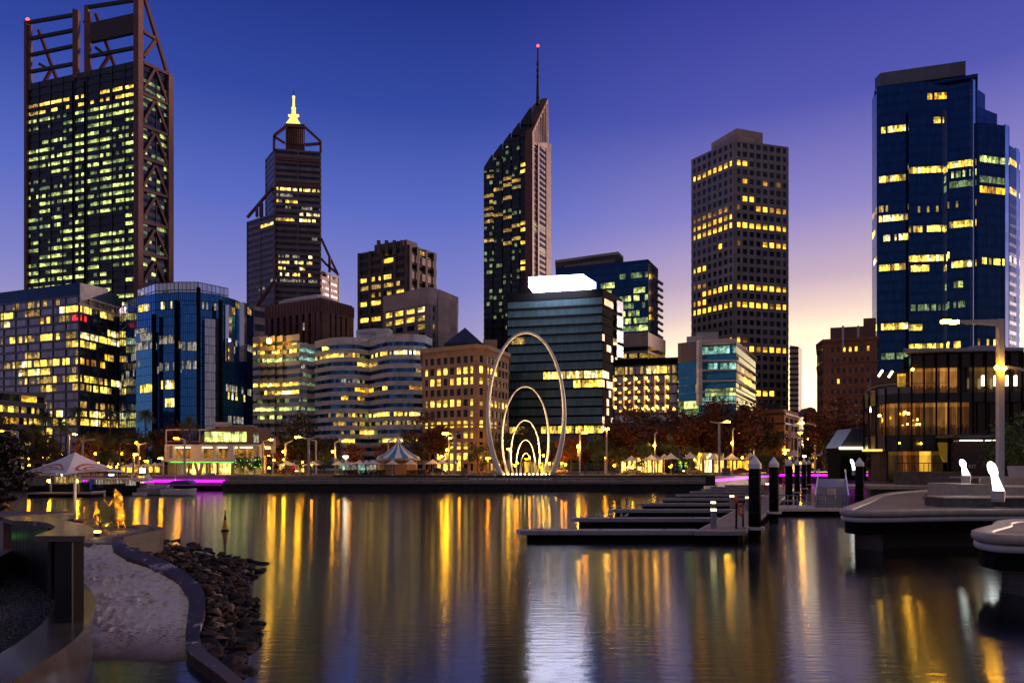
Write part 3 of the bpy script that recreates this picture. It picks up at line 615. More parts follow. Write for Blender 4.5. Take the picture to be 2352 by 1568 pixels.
# front pier and raked parapet
q.extr([ex(1206,310,421),ex(1222,302,420),Vector((PX(1222,420),420,Z0)),Vector((PX(1206,421),421,Z0))],(3,9,0)); q.build('front_pier',M['rust'],r)
q=MB(); q.extr([ex(1223,303,420.2),ex(1259,226,440),ex(1260,342,440),ex(1223,330,420.2)],(-1.5,2.5,0)); q.build('side_panel',M['palepink'],r)
q=MB()
for xa,xb,Da,Db in ((1223,1227,420,422),(1236,1239,426,428),(1255,1266,437.5,442)):
    q.extr([Vector((PX(xa,Da),Da,Z0)),Vector((PX(xb,Db),Db,Z0)),ex(xb,318 if xa<1230 else 330,Db),ex(xa,318 if xa<1230 else 330,Da)],(-1.5,3,0))
q.build('side_pier',M['palepink'],r)
for k in range(56):
    z=Z0+4+k*3.55
    if z>PZ(330,430): break
    q=MB()
    for j,(xa,xb,Da,Db) in enumerate(((1227,1236,422,427),(1239,1255,428,437.5))):
        ch='K' if H('sp',k,j)<.08 else ''
        a=Vector((PX(xa,Da),Da+.8,z)); b=Vector((PX(xb,Db),Db+.8,z)); h_=Vector((0,0,1.9))
        q.face([a,b,b+h_,a+h_],LIT.index('k')+1 if ch else 0,[(j+.1,k+.1),(j+.9,k+.1),(j+.9,k+.9),(j+.1,k+.9)])
    q.build('side_window_band',[M['gblack']]+[M[c] for c in LIT],r)
q=MB(); q.extr([Vector((PX(1226,423.5),423.5,Z0)),Vector((PX(1258,440),440,Z0)),ex(1258,325,440),ex(1226,325,423.5)],(-2,4,0)); q.build('side_wall',M['palepink'],r)
q=MB(); q.extr([ex(1206,308,421),ex(1222,302,420),ex(1259,226,438),ex(1246,226,440)],(-2,6,-3)); q.build('raked_roof',M['rust'],r)
q=MB()
for j in range(7):
    x=1229+j*4.6; D_=420+(x-1222)*.5; q.bar(ex(x,330-j*4-30-j*6,D_-.2),ex(x,328,D_-.2),.5,.4)
q.build('louvre',M['rust'],r)
q=MB(); q.tube([P(1235,240,432),P(1235.2,200,432),P(1235.4,160,432),P(1235.6,108,432)],[1.1,.9,.6,.4],8); q.bar(P(1231,224,432),P(1240,224,432),.6)
for y in (214,196,180,165,150): q.lathe(P(1235.3,y,432),[(.9,0),(.9,2)],8)
q.build('mast',M['dark'],r)
q=MB(); q.ball(P(1235.6,106,432),.9); q.build('beacon',M['beacon'],r)
# 11 ---- teal glass block with white sign
V=[(1166,238),(1383,230),(1427,245)]; r=bld('teal_office_block','teal glass office block with glowing white roof sign behind the loop sculpture',V)
zt=PZ(664,230)
RE=[(1166,1385,676,694,'Y',.93),(1383,1412,682,700,'O',.75),(1240,1278,852,868,'Y',.7),(1278,1384,849,867,'W',.9),(1383,1400,855,868,'Y',.7),(1315,1384,870,888,'Y',.85),(1383,1410,876,890,'y',.8),(1166,1210,974,990,'Y',.8),(1245,1384,972,988,'Y',.85),(1170,1210,776,786,'y',.5),(1383,1420,740,1000,'y',.08)]
block(r,V,Z0,zt,19,[44,9],'blackwall','gteal',alt='black',slab='black',sp=.2,off=.35,lit=LT(RE,'',0,1,18),depth=40,uvs=10000,top=2.2)
q=MB()
for i in range(8):
    y=690+i*34; q.extr([P(1413,y,239.6),P(1427,y+5,244.6),P(1427,y+30,244.6),P(1413,y+27,239.6)],(.6,-.5,0))
q.build('mirror_screen',M['gmir'],r)
q=MB(); a=P(1214,662,229); b=P(1339,654,225.4); c=P(1369,660,236)
zt2=PZ(631,226)
q.prism([(a.x,a.y),(b.x,b.y),(c.x,c.y),(c.x-20,c.y+8)],zt+.5,zt2); tag(q.build('roof_sign',M['sky_sign'],r),'glowing blank white box sign')
q=MB(); b1=b+Vector((.06,-.04,0)); c1=c+Vector((.06,-.04,0)); q.face([(b1.x,b1.y,zt+.6),(c1.x,c1.y,zt+.6),(c1.x,c1.y,zt2-.1),(b1.x,b1.y,zt2-.1)],0,[(0,0),(5,0),(5,1),(0,1)]); q.build('sign_side_screen',lit('blue_white_screen',(.30,.42,1),9,con=.9,sc=(3,3)),r)
# 12 ---- blue office with roof canopy
V=[(1277,334),(1488,318),(1511,334)]; r=bld('blue_office_building','dark blue glass office building with flat overhanging roof canopy and lime lit floors',V)
zt=PZ(599,320)
RE=[(1380,1412,654,666,'K',.8),(1425,1490,634,648,'k',.5),(1380,1490,668,682,'K',.55),(1425,1488,684,698,'K',.75),(1425,1480,700,716,'k',.7),(1425,1470,718,734,'K',.7),(1425,1490,735,748,'K',.8),(1425,1490,750,766,'K',.8)]
block(r,V,Z0,zt,27,[34,4],'navywall','gnavy',sp=.28,off=.15,lit=LT(RE,'',0,1,19),depth=26,uvs=11000,top=1.5)
q=MB(); v,poly=footprint([(1275,336),(1420,322),(1432,330)],20); q.prism(poly,PZ(592,328),PZ(582,325)); q.prism(footprint([(1296,340),(1412,330)],12)[1],zt-2,PZ(592,328)); q.build('roof_canopy',M['greyprec'],r)
q=MB(); q.extr([P(1489,606,317.6),P(1494,612,321),P(1494,780,321),P(1489,770,317.6)],(.3,-.4,0)); q.build('pale_edge',M['gmir'],r)
for k in range(12):
    y=640+k*15.5; q=MB(); q.extr([P(1509,y,331),P(1524,y+10,338),P(1524,y+13,338),P(1509,y+3,331)],(0,3,0)); q.build('sun_shade',M['steel_grey'],r)
V=[(1427,301),(1488,297),(1528,318)]; r=bld('podium_office_block','small pale office block with blank upper wall below the blue office building',V)
block(r,V,Z0,PZ(763,297),18,[10,4],'pink','gblack',sp=.35,off=.15,lit=LT([(1427,1490,780,800,'Y',.8),(1427,1490,800,822,'y',.6)],'y',.05,2,20),depth=14,uvs=11500,top=5.4)
# 13 ---- building with globe lights
V=[(1411,205),(1557,200)]; r=bld('globe_lit_building','low dark building with rows of warm globe lights on its facade',V)
RE=[(1411,1557,838,848,'y',.3),(1485,1530,845,866,'W',.8),(1530,1557,858,876,'y',.6),(1411,1485,850,866,'y',.15)]
block(r,V,Z0,PZ(838,202),11,[24],'dark','ggrey',sp=.22,off=.3,pier=(.25,.4,4),lit=LT(RE,'y',.05,1,21),depth=14,uvs=12000)
q=MB(); v,poly=footprint([(1409,206),(1559,201)],14); q.prism(poly,PZ(840,202),PZ(821,202)); q.build('roof_storey',M['black'],r)
for j,x in enumerate((1413,1436.7,1460.3,1484.3,1508.2,1532.2)):
    q=MB(); q.bar(P(x+ -4,862,199.5),P(x-4,934,199.5),.45,.4); q.build('pillar',M['conc_rim'],r)
    for y in (872-j*1.3,893.5-j*1,915-j,935.5-j*.5):
        q=MB(); q.ball(P(x,y,198.6),.42,8); q.build('globe_light',M['globe'],r)
for x in (1453,1476,1500,1524,1548):
    q=MB(); q.ball(P(x,939-H(x)*2,198.4),.38,8); q.build('globe_light',M['globe'],r)
# 14 ---- blue framed office
V=[(1606,194),(1690,190),(1735,222)]; r=bld('framed_office_building','blue glass office building with pale concrete frame and projecting floor slabs at the side',V)
zt=PZ(783,190)
RE=[(1612,1688,792,810,'T',.85),(1625,1688,838,856,'T',.65),(1618,1688,886,902,'K',.85),(1615,1690,914,930,'T',.6),(1690,1735,842,858,'o',.4),(1690,1735,866,882,'O',.3)]
block(r,V,Z0,zt,15,[12,8],'darkprec','gcyan',alt='gbrown',sp=.08,off=.2,lit=LT(RE,'',0,1,22),depth=16,uvs=13000,top=1)
q=MB(); a=P(1605,780,189); b=P(1694,780,188.4)
q.extr([P(1605,780,189),P(1692,777,188.4),P(1692,787,188.4),P(1605,789,189)],(0,2.5,0)); q.extr([P(1605,789.1,189),P(1613,789,189),P(1613,930,189),P(1605,930,189)],(0,2.5,0))
for y in (826,848,873,898,921): q.extr([P(1613.2,y,189.2),P(1691,y-1,188.8),P(1691,y+2,188.8),P(1613.2,y+3,189.2)],(0,1.0,0))
q.build('frame',M['conc'],r)
for k,y in enumerate((783,826,848,873,898)):
    q=MB(); z=PZ(y,190)
    q.prism([(PX(1692,189.6),189.6),(PX(1740,222),222),(PX(1735,224),224),(PX(1688,191),191)],z-.5,z); q.build('side_slab',M['greyprec'],r)
V=[(1558,199),(1605,195.5)]; block(r,V,Z0,PZ(785,196),14,[7],'greyprec','gcyan',sp=.07,off=.15,lit=LT([(1558,1604,914,928,'K',.9),(1558,1604,932,950,'k',.8),(1595,1605,895,905,'y',.9)],'',0,1,23),depth=14,uvs=13300,top=5.5,body='side_wing')
q=MB(); q.prism(footprint([(1577,200),(1612,198)],8)[1],PZ(786,197),PZ(770,198)); q.prism(footprint([(1600,204),(1650,203)],8)[1],PZ(786,197),PZ(762,203)); q.build('plant_room',M['conc'],r)
# 15 ---- beige grid tower
V=[(1589,357),(1687,335),(1810,343)]; r=bld('grid_office_tower','tall beige concrete office tower with square punched windows and orange lit rows',V)
L={1:('',"1"),2:('YYYYYYYY','YY......'),4:('........','.O..o.o.'),6:('........','.yY.....'),7:('ooooooo.','o..OYoOo'),8:('OOYOOOOO','........'),9:('YYYYYYYY','YYYYYYYY'),11:('.....y..','o...YYYY'),13:('YYY.....','........'),15:('ooo.....','........'),16:('..YYYYYY','YYYYYYYO'),17:('oOY.....','........'),18:('YYYYYYYY','YYYYYoYO'),22:('.....yyy','Yo......'),23:('YYYYOYYY','.oYoYYYY'),25:('........','yo......'),28:('........','...YYY..'),30:('........','...yOoY.'),31:('........','..YYYYY.'),33:('........','.yYYo...'),34:('........','.yyyyy..')}
def lg(e,k,j,x,y):
    s=L.get(k-0,('',''))[e]; c=s[j] if j<len(s) else '.'
    return {'Y':'A','y':'O','O':'O','o':'o'}.get(c,'')
zt=PZ(322,335)
block(r,V,Z0,zt,37,[8,8],'greyprec','gblack',sp=.42,off=.3,pier=(1.35,.28,1),lit=lg,depth=30,uvs=14000,punch=.86)
for k in range(4):   # stepped roof edges
    pass
q=MB(); v,poly=footprint([(1634,356),(1692,340),(1752,345)],16); q.prism(poly,zt-.2,PZ(299,342))
q.prism(footprint([(1640,352),(1690,338.5),(1700,339)],6)[1],zt-.1,PZ(306,340)); q.build('roof_storey',M['pink'],r)
q=MB(); q.prism(footprint([(1814,320),(1834,323),(1842,330)],12)[1],Z0,PZ(793,320))
for k in range(14): q.bx(PX(1815,319.4),PX(1834,319.4),319.2,320.5,PZ(802+k*12,320),PZ(797+k*12,320))
q.build('side_slab',M['darkprec'],r)
# 16 ---- big blue glass tower right
V=[(2004,273),(2014,264),(2085,261),(2180,259.6),(2243,256.5)]; r=bld('blue_glass_tower','massive navy blue glass tower with stepped right shoulder and slim bright vertical edges',V)
zt=PZ(198,264)
RE=[(2130,2172,214,228,'O',.75),(2140,2172,260,272,'Y',.7),(2026,2078,298,312,'Y',.65),(2020,2080,392,408,'Y',.92),(2086,2178,378,396,'Y',.95),(2020,2050,464,476,'y',.3),(2086,2180,464,474,'y',.12),(2020,2084,484,500,'W',.75),(2020,2084,530,546,'W',.6),(2088,2178,520,538,'Y',.7),(1998,2013,500,515,'y',.8),(1998,2013,540,555,'Y',.8),(2020,2086,600,614,'Y',.85),(2088,2180,588,606,'Y',.9),(1998,2013,610,620,'Y',.8),(2090,2135,616,630,'Y',.75),(2090,2180,690,704,'k',.7),(2022,2086,738,754,'Y',.85),(2088,2118,734,748,'Y',.9),(2005,2016,744,760,'Y',.9),(2088,2182,778,796,'Y',.8),(2022,2086,806,822,'k',.7),(2088,2150,806,820,'K',.7),
    (2182,2245,376,390,'Y',.9),(2182,2245,395,412,'K',.6),(2182,2245,420,436,'k',.85),(2190,2245,452,462,'y',.3),(2182,2245,516,532,'Y',.8),(2184,2245,588,604,'Y',.75),(2188,2212,636,650,'K',.8),(2188,2215,684,698,'k',.8),(2188,2205,778,792,'Y',.9),(2225,2248,774,790,'Y',.8),
    (2250,2318,368,386,'K',.85),(2250,2318,398,410,'k',.6),(2250,2318,416,432,'k',.75),(2250,2320,438,456,'O',.8),(2254,2318,584,600,'Y',.65),(2255,2320,772,790,'Y',.4),(2320,2342,370,386,'O',.9),(2320,2342,440,455,'Y',.9),(2320,2342,586,600,'y',.8)]
f16=LT(RE,'',0,1,24)
bk=lambda V,yt,Dr,cols,u,dep=20,nm='wall',**k: block(r,V,Z0,PZ(yt,Dr),int((PZ(yt,Dr)-Z0)/3.72),cols,'navywall','gnavy',sp=.36,off=.06,pier=(.08,.10,4),lit=f16,depth=dep,uvs=u,body=nm,**k)
bk(V,200,264,[3,14,17,12],15000,34)
bk([(2087,259.2),(2176,257.6)],251,258.5,[17],15200,3,'projecting_bay',top=2.5)
bk([(2243,262),(2262,266)],205,262,[4],15300,20,'shoulder')
bk([(2243,259),(2290,265)],248,260,[9],15400,20,'shoulder')
bk([(2245,256),(2318,259.4)],284,257,[14],15500,20,'shoulder')
bk([(2318,262),(2342,268)],337,263,[5],15600,20,'shoulder')
q=MB(); v,poly=footprint([(2024,266),(2218,258)],10); q.prism(poly,PZ(202,262),PZ(164,258)); q.extr([P(2022,168,264),P(2218,140,256.4),P(2218,172,256.4),P(2022,199,264)],(0,4,0)); q.build('roof_screen',M['slate'],r)
q=MB(); v,poly=footprint([(2008,267),(2246,255)],26); q.prism(poly,PZ(200,262),PZ(196,262)+.5); q.build('roof_edge',M['navywall'],r)
for x,ya,yb,D in ((2172,252,835,256.8),(2239,170,835,255.8),(2313,286,835,258.0),(2337,340,820,266)):
    q=MB(); a=P(x-4,1050,D-.3); b=P(x+4,1050,D+1.05); h_=PZ(ya,D)-a.z
    q.face([a,b,b+Vector((0,0,h_)),a+Vector((0,0,h_))],0,[(0,0),(1,0),(1,h_/3.7),(0,h_/3.7)]); c=a+Vector((0,2.7,0)); q.face([b,c,c+Vector((0,0,h_)),b+Vector((0,0,h_))]); q.face([c,a,a+Vector((0,0,h_)),c+Vector((0,0,h_))]); q.face([a+Vector((0,0,h_)),b+Vector((0,0,h_)),c+Vector((0,0,h_))])
    q.build('bright_edge',M['gmir'],r)
# 17 ---- brick building
V=[(1877,244),(1892,234),(2015,228)]; r=bld('brick_apartment_building','brown brick apartment building with stepped flat roof beside the bright sunset gap',V)
zt=PZ(781,233)
def lb(e,k,j,x,y):
    return 'O' if (e,k,j) in ((1,0,4),(1,0,5),(1,0,7),(1,3,2),(1,0,3)) else ''
block(r,V,Z0,zt,12,[2,9],'brick','gblack',sp=.55,off=.12,pier=(1.1,.10,1),lit=lb,depth=18,uvs=16000,punch=.6,top=1.6)
v,poly=footprint(V,18); q=MB(); q.prism(offs(poly,.5),zt-.5,zt+.4); q.prism(offs(poly,.35),PZ(835,233),PZ(832,233)); q.build('cornice',M['brick'],r)
q=MB(); q.prism(footprint([(1907,240),(2010,236)],10)[1],zt,PZ(750,238)); q.prism(footprint([(1983,238),(2012,237)],8)[1],zt,PZ(731,238)); q.build('penthouse',M['brown'],r)
for x in (1936,1971): 
    q=MB(); q.bar(P(x,748,231),P(x,800,231),.5); q.build('flagpole',M['steel'],r)
# 18 ---- low brick building with pediment windows, centre right
V=[(1734,194),(1800,190),(1832,206)]; r=bld('low_brick_building','low red brick building with dark cornice below the beige grid tower',V,'building')
block(r,V,Z0,PZ(940,190),3,[4,3],'brick','gblack',sp=.34,off=.2,pier=(1.5,.18,1),lit=LT([],'',0,1,25),depth=14,uvs=17000,punch=.6,top=1.2)
q=MB(); v,poly=footprint(V,14); q.prism(offs(poly,.7),PZ(952,190),PZ(948,190)); q.prism(offs(poly,.5),PZ(974,190),PZ(970,190)); q.build('cornice',M['dark'],r)
q=MB(); q.prism(footprint([(1742,200),(1792,198)],6)[1],PZ(940,190)-.2,PZ(924,198)); q.build('roof_box',M['dark'],r)
# 19 ---- timbered gable building beside the sunset gap
V=[(1846,262),(1878,255)]; r=bld('gabled_building','small dark gabled building at the foot of the sunset gap',V,'building')
block(r,V,Z0,PZ(952,258),6,[5],'brick','gblack',sp=.4,off=.2,lit=LT([],'O',.3,1,26),depth=12,uvs=17500)
q=MB(); q.extr([P(1845,954,258),P(1879,954,254),P(1873,938,255),P(1862,934,256),P(1850,944,257)],(1,10,0)); q.build('roof',M['brown'],r)
# ---------------------------------------------------------------- low buildings on the quay
def rect(q,x0,y0,x1,y1,D,mi=0,D1=None,u=0,n=1):
    D1=D1 or D
    for k in range(n):
        a=k/n; b=(k+1)/n; xa=x0+(x1-x0)*a; xb=x0+(x1-x0)*b; Da=D+(D1-D)*a; Db=D+(D1-D)*b
        zt_=PZ(y0,D); zb=PZ(y1,D)
        q.face([(PX(xa,Da),Da,zb),(PX(xb,Db),Db,zb),(PX(xb,Db),Db,zt_),(PX(xa,Da),Da,zt_)],mi,[(u+k+.02,.02),(u+k+.98,.02),(u+k+.98,.98),(u+k+.02,.98)])
def slabpx(q,x0,y0,x1,y1,D,dep,mi=0):
    q.bx(PX(x0,D),PX(x1,D),D,D+dep,PZ(y1,D),PZ(y0,D),mi)
# two storey waterfront restaurant, left of centre
D=160; r=thing('restaurant_building','white two storey waterfront restaurant with brown top floor and green light strip under the balcony','building',(PX(480,D),D+4,3.1))
q=MB(); q.prism([(PX(385,D+2),D+2),(PX(598,D+2),D+2),(PX(612,D+14),D+14),(PX(400,D+14),D+14)],3.1,PZ(1020,D+2)); q.build('wall',M['conc_rim'],r)
q=MB(); slabpx(q,378,1020,598,1024,D,3); slabpx(q,378,1052,598,1060,D,3); 
for x0,x1 in ((378,383),(396,399),(440,461),(490,496),(524,536),(582,586),(594,598)): slabpx(q,x0,1024.1,x1,1051.9,D+.05,1.2)
q.build('balcony_frame',M['white'],r)
for i,(x0,x1,c) in enumerate(((399,440,'O'),(461,490,'O'),(496,524,'O'),(536,548,'o'),(548,582,'O'))):
    q=MB(); rect(q,x0,1024,x1,1052,D+1.9,LIT.index('o')+1,None,i*9,4); wn_=q.build('window',[M['gblack']]+[M[c_] for c_ in LIT],r)
    q=MB(); slabpx(q,x0+3,1026,x1-3,1028.5,D+1.3,.15); q.build('ceiling_light',M['strip_w'],wn_)
    q=MB(); slabpx(q,x0,1044.5,x1,1045.3,D+.6,.08)
    for k in range(8): slabpx(q,x0+(x1-x0)*k/8,1045.3,x0+(x1-x0)*k/8+.6,1052,D+.62,.05)
    q.build('railing',M['steel_grey'],wn_)
q=MB(); slabpx(q,390,1060.1,536,1061.8,D+.1,.3); q.build('green_strip',M['strip_g'],r)
for i,(x0,x1,c) in enumerate(((402,425,'w'),(428,472,'S'),(484,500,'S'),(504,532,'S'),(536,598,'y'))):
    q=MB(); rect(q,x0,1063,x1,1090,D+1.85,LIT.index(c)+1,None,40+i*9,3); q.build('shop_front',[M['gblack']]+[M[c_] for c_ in LIT],r)
for a,b in ((447,456),(465,458),(403,403),(412,412),(500,500),(534,534),(476,476)):
    q=MB(); q.bar(P(a,1060,D+.6),P(b,1091,D+.6),.55); q.build('column',M['conc_rim'],r)
q=MB(); slabpx(q,380,1020,382,986,D+3,.3); slabpx(q,380,985,472,988,D+3,.5); slabpx(q,457,988,459,1016,D+3,.3); slabpx(q,380,1013,470,1014,D+3,.1)
q.build('pergola_frame',M['white'],r)
q=MB(); q.extr([P(460,1020,D+3),P(460,1013,D+3),P(470,989,D+3),P(500,983,D+3),P(530,978,D+3),P(585,981,D+3),P(612,1008,D+3),P(614,1020,D+3)],(0,9,0)); q.build('upper_storey',M['wood'],r)
for x0,x1,y0 in ((470,530,991),(532,566,991)):
    q=MB(); rect(q,x0,y0,x1,1014,D+2.9,LIT.index('K')+1,None,x0,4); q.build('upper_window',[M['gblack']]+[M[c_] for c_ in LIT],r)
q=MB(); rect(q,582,994,594,1016,D+2.9,LIT.index('w')+1,None,70,2); q.build('upper_window',[M['gblack']]+[M[c_] for c_ in LIT],r)
q=MB(); slabpx(q,493,969,522,980,D+6,3); slabpx(q,535,976,576,979,D+5,4); q.build('roof_box',M['conc'],r)
q=MB(); slabpx(q,598,1013,622,1046,D+8,.5); q.build('slatted_side_wall',M['wood'],r)
q=MB(); slabpx(q,622,1005,632,1041,D+7,.3); slabpx(q,626,1041,627,1088,D+7.1,.12); q.build('banner_sign',M['white'],r)
def text(body,size,loc,mat,parent,rot=(radians(90),0,0),ext=.02,name='lettering'):
    cu=bpy.data.curves.new('t','FONT'); cu.body=body; cu.size=size; cu.extrude=ext; cu.align_x='LEFT'
    o=bpy.data.objects.new('t',cu); C.objects.link(o); bpy.context.view_layer.update()
    me=bpy.data.meshes.new_from_object(o); bpy.data.objects.remove(o); bpy.data.curves.remove(cu)
    me.transform(Matrix.Translation(Vector(loc)-ORG[parent])@__import__('mathutils').Euler(rot).to_matrix().to_4x4())
    me.materials.clear(); me.materials.append(mat); t=bpy.data.objects.new(name,me); C.objects.link(t); t.parent=parent; ORG[t]=ORG[parent]; return t
text('T TER',.95,P(599,1031,D+7.9),M['strip_w'],r)
# carousel
D=160; c=P(915,1089,D); c.z=3.1; r=thing('carousel','round carousel with blue and white striped tent roof and tan panel walls','carousel',c); m_=D/F
q=MB(); q.lathe(c,[(44*m_,0),(44*m_,38*m_)],10,a0=.3); q.build('wall',panel_mat('tan_panels',(.42,.22,.09),3,60,line=.5),r)
rp=[(50,37),(47,41),(30,49),(18,58),(9,67),(5,72)]
for mi,nm in ((0,'blue_stripe'),(1,'white_stripe')):
    q=MB()
    for k in range(mi,20,2):
        for (ra,za),(rb,zb) in zip(rp,rp[1:]):
            a0=2*pi*k/20; a1=2*pi*(k+1)/20
            q.face([c+Vector((cos(a0)*ra*m_,sin(a0)*ra*m_,za*m_)),c+Vector((cos(a1)*ra*m_,sin(a1)*ra*m_,za*m_)),c+Vector((cos(a1)*rb*m_,sin(a1)*rb*m_,zb*m_)),c+Vector((cos(a0)*rb*m_,sin(a0)*rb*m_,zb*m_))])
    q.build('roof' if mi==0 else 'roof_stripes',M['white'] if mi else pm('canvas_blue',(.05,.25,.55),.7),r)
q=MB(); q.lathe(c,[(51*m_,32*m_),(51*m_,37.5*m_)],20); q.build('valance',pm('gilded_valance',(.4,.33,.25),.5,var=.6,scale=1.2),r)
q=MB(); q.lathe(c+Vector((0,0,71*m_)),[(6*m_,0),(8*m_,2*m_),(6*m_,5*m_),(4*m_,9*m_),(2*m_,14*m_),(.6*m_,19*m_)],12); q.build('finial',M['white'],r)
# cafes and kiosks with lit fronts
def kiosk(x0,x1,y0,label,cells,D=172,roof='dark',h=None):
    r=thing('cafe_kiosk',label,'kiosk',(PX((x0+x1)/2,D),D+2,3.1))
    q=MB(); q.bx(PX(x0,D),PX(x1,D),D,D+5,3.1,PZ(y0+3,D)); q.build('wall',M['conc_plain'],r)
    q=MB(); q.bx(PX(x0-2,D),PX(x1+2,D),D-1.2,D+5.5,PZ(y0+3.2,D),PZ(y0,D)); q.build('roof',M[roof],r)
    for i,(a,b,c) in enumerate(cells):
        q=MB(); rect(q,a,y0+5,b,1084,D-.05,LIT.index(c)+1,None,x0+i*7,3); q.build('shop_front',[M['gblack']]+[M[c_] for c_ in LIT],r)
    return r
kiosk(1425,1525,1046,'long low arcade with orange lit arches behind the cafe umbrellas right of the loops',[(1428+k*12,1437+k*12,'S') for k in range(8)],176)
kiosk(1595,1665,1036,'cafe kiosk with bright white and yellow shop fronts beside the tall double armed lamp',[(1597,1612,'S'),(1618,1634,'W'),(1640,1662,'S')],174)
kiosk(1668,1722,1052,'low cafe pavilion with lit orange front under the trees near the jetty piles',[(1670,1690,'O'),(1694,1720,'O')],176)
kiosk(785,868,1062,'pale blue glazed cafe pavilion between the umbrellas and the carousel',[(787,800,'T'),(804,818,'w'),(822,838,'T'),(842,864,'w')],170,'conc')
kiosk(640,700,1060,'dim cafe with red and yellow lit front behind the umbrellas left of the wavy block',[(642,656,'y'),(660,680,'r'),(684,698,'S')],175)
kiosk(270,372,1066,'long low cafe with warm lights below the umbrellas beside the white restaurant',[(275+k*16,287+k*16,'Y' if k%2 else 'O') for k in range(6)],172)
kiosk(1200,1300,1055,'dark cafe with thin lit windows seen through the loop sculpture',[(1205+k*16,1217+k*16,'y' if k%2 else 'O') for k in range(6)],186)
kiosk(1800,1836,1060,'small kiosk with an orange front at the foot of the lamp lit street',[(1803,1812,'O'),(1818,1832,'S')],200)
# glass kiosk with tilted dark roof
D=112; r=thing('angled_kiosk','angular dark roofed kiosk with glowing white band beside the glass restaurant','kiosk',P(1957,1090,D))
q=MB(); q.extr([P(1928,1028,D),P(1957,984,D),P(1992,980,D),P(1992,1028,D)],(0,5,0)); q.build('roof',M['slate'],r)
q=MB(); q.bx(PX(1927,D),PX(1980,D),D-.25,D-.05,PZ(1031.5,D),PZ(1026,D)); q.build('light_band',M['strip_w'],r)
q=MB(); q.bx(PX(1933,D),PX(1992,D),D+.3,D+5,3.1,PZ(1031,D)); q.build('wall',M['black'],r)
# ---------------------------------------------------------------- dark glass restaurant at right
CV=[(1985,116),(1988,109),(2000,104),(2016,101),(2036,99.5),(2064,98.5),(2093,98),(2121,97.6),(2149,97.3),(2177,97),(2205,96.8),(2233,96.6),(2262,96.5),(2290,96.4),(2317,96.3),(2345,96.2),(2373,96.2),(2420,96.2)]
r=thing('glass_restaurant','dark curved three storey glass restaurant with black mullions and warm dining rooms, right edge','restaurant',(PX(2180,97),104,3.1))
pts=[(PX(x,D),D) for x,D in CV]; back=[(PX(2420,120),120),(PX(2010,124),124)]
def lev(i0,i1,ya,yb,mat,nm,o=0.,dep=1.2):
    a=[CV[i] for i in range(i0,i1+1)]
    q=MB(); za=PZ(yb,98); zb=PZ(ya,98)
    f=offs(pts+back,o)[i0:i1+1]; bk_=offs(pts+back,o-dep)[i0:i1+1]
    q.prism(f+bk_[::-1],za,zb); return q.build(nm,M[mat],r)
q=MB(); inner=[(x_+(2.2 if i<3 else .6),y_+3) for i,(x_,y_) in enumerate(pts)]+[(PX(2420,120),118.5),(PX(2040,124),122)]; q.prism(inner,3.1,PZ(846,98)); q.build('wall',pm('dining_room_wall',(.10,.05,.025),.7,var=.4,scale=.3),r)
q=MB(); q.prism(inner[6:17]+[(PX(2420,115),115),(PX(2105,115),115)],PZ(846,98)-.01,PZ(812,98)); q.build('roof_storey',M['blackwall'],r)
lev(6,17,813,846,'gbrown','upper_cladding',.0)
lev(0,17,903,925,'blackwall','floor_edge',.15,3.4); lev(0,17,998,1036,'blackwall','floor_edge',.15,3.4)
lev(0,6,889,903,'slate','terrace_edge',.1); 
def cell(i0,i1,ya,yb,c,nm='window_panel',inset=.8,u=0):
    q=MB(); f=offs(pts+back,-inset)
    for i in range(i0,i1):
        a=f[i]; b=f[i+1]; q.face([(a[0],a[1],PZ(yb,98)),(b[0],b[1],PZ(yb,98)),(b[0],b[1],PZ(ya,98)),(a[0],a[1],PZ(ya,98))],LIT.index(c)+1 if c else 0,[(u+i+.02,.02),(u+i+.98,.02),(u+i+.98,.98),(u+i+.02,.98)])
    q.build(nm,[M['gbrown']]+[M[c_] for c_ in LIT],r)
M['d2']=room('dining_dim',(1,.32,.04),.30); M['d3']=room('dining_glow',(1,.40,.07),.52); M['d4']=room('wall_glow',(1,.52,.05),1.4,k=.8); M['d5']=room('brown_room',(.9,.45,.08),.15,k=.7)
LIT2=['d','d2','d3','d4','d5','o','O']
def cell2(i,ya,yb,c,inset=.8):
    q=MB(); f=offs(pts+back,-inset); a=f[i]; b=f[i+1]; u=i*3.7+ya
    q.face([(a[0],a[1],PZ(yb,98)),(b[0],b[1],PZ(yb,98)),(b[0],b[1],PZ(ya,98)),(a[0],a[1],PZ(ya,98))],LIT2.index(c)+1 if c else 0,[(u+.02,.02),(u+.98,.02),(u+.98,.98),(u+.02,.98)])
    q.build('window_panel',[M['gbrown']]+[M[k] for k in LIT2],r)
top=['','d4','d4','d4','d4','d4','d3','d2','d3','d3','','d5','d5','d5','d5','d5','']
for i,c in enumerate(top): cell2(i,852 if i<6 else 846,903 if i>=6 else 890,c,.8 if i>=6 else 3.0-.05)
mid=['','','d2','d2','d3','d2','d2','d3','d3','d3','d2','','','','','','']
for i,c in enumerate(mid): cell2(i,925,998,c)
low=['','','','d5','d5','d2','d2','d4','d5','','','','','','','','']
for i,c in enumerate(low): cell2(i,1036,1104,c,1.6)
f=offs(pts+back,.25)
for i in range(1,17):
    q=MB(); a=f[i]; z1=PZ(813 if i>=6 else 889,98); z0=PZ(1036,98)
    q.box((a[0],a[1],(z0+z1)/2),(.14,0,0),(0,.22,0),(0,0,z1-z0)); q.build('mullion',M['black'],r)
q=MB(); g=offs(pts+back,-.1)
for i in range(0,9): q.bar((*g[i],PZ(880,98)),(*g[i+1],PZ(880,98)),.08)
q.build('terrace_rail',M['steel_grey'],r)
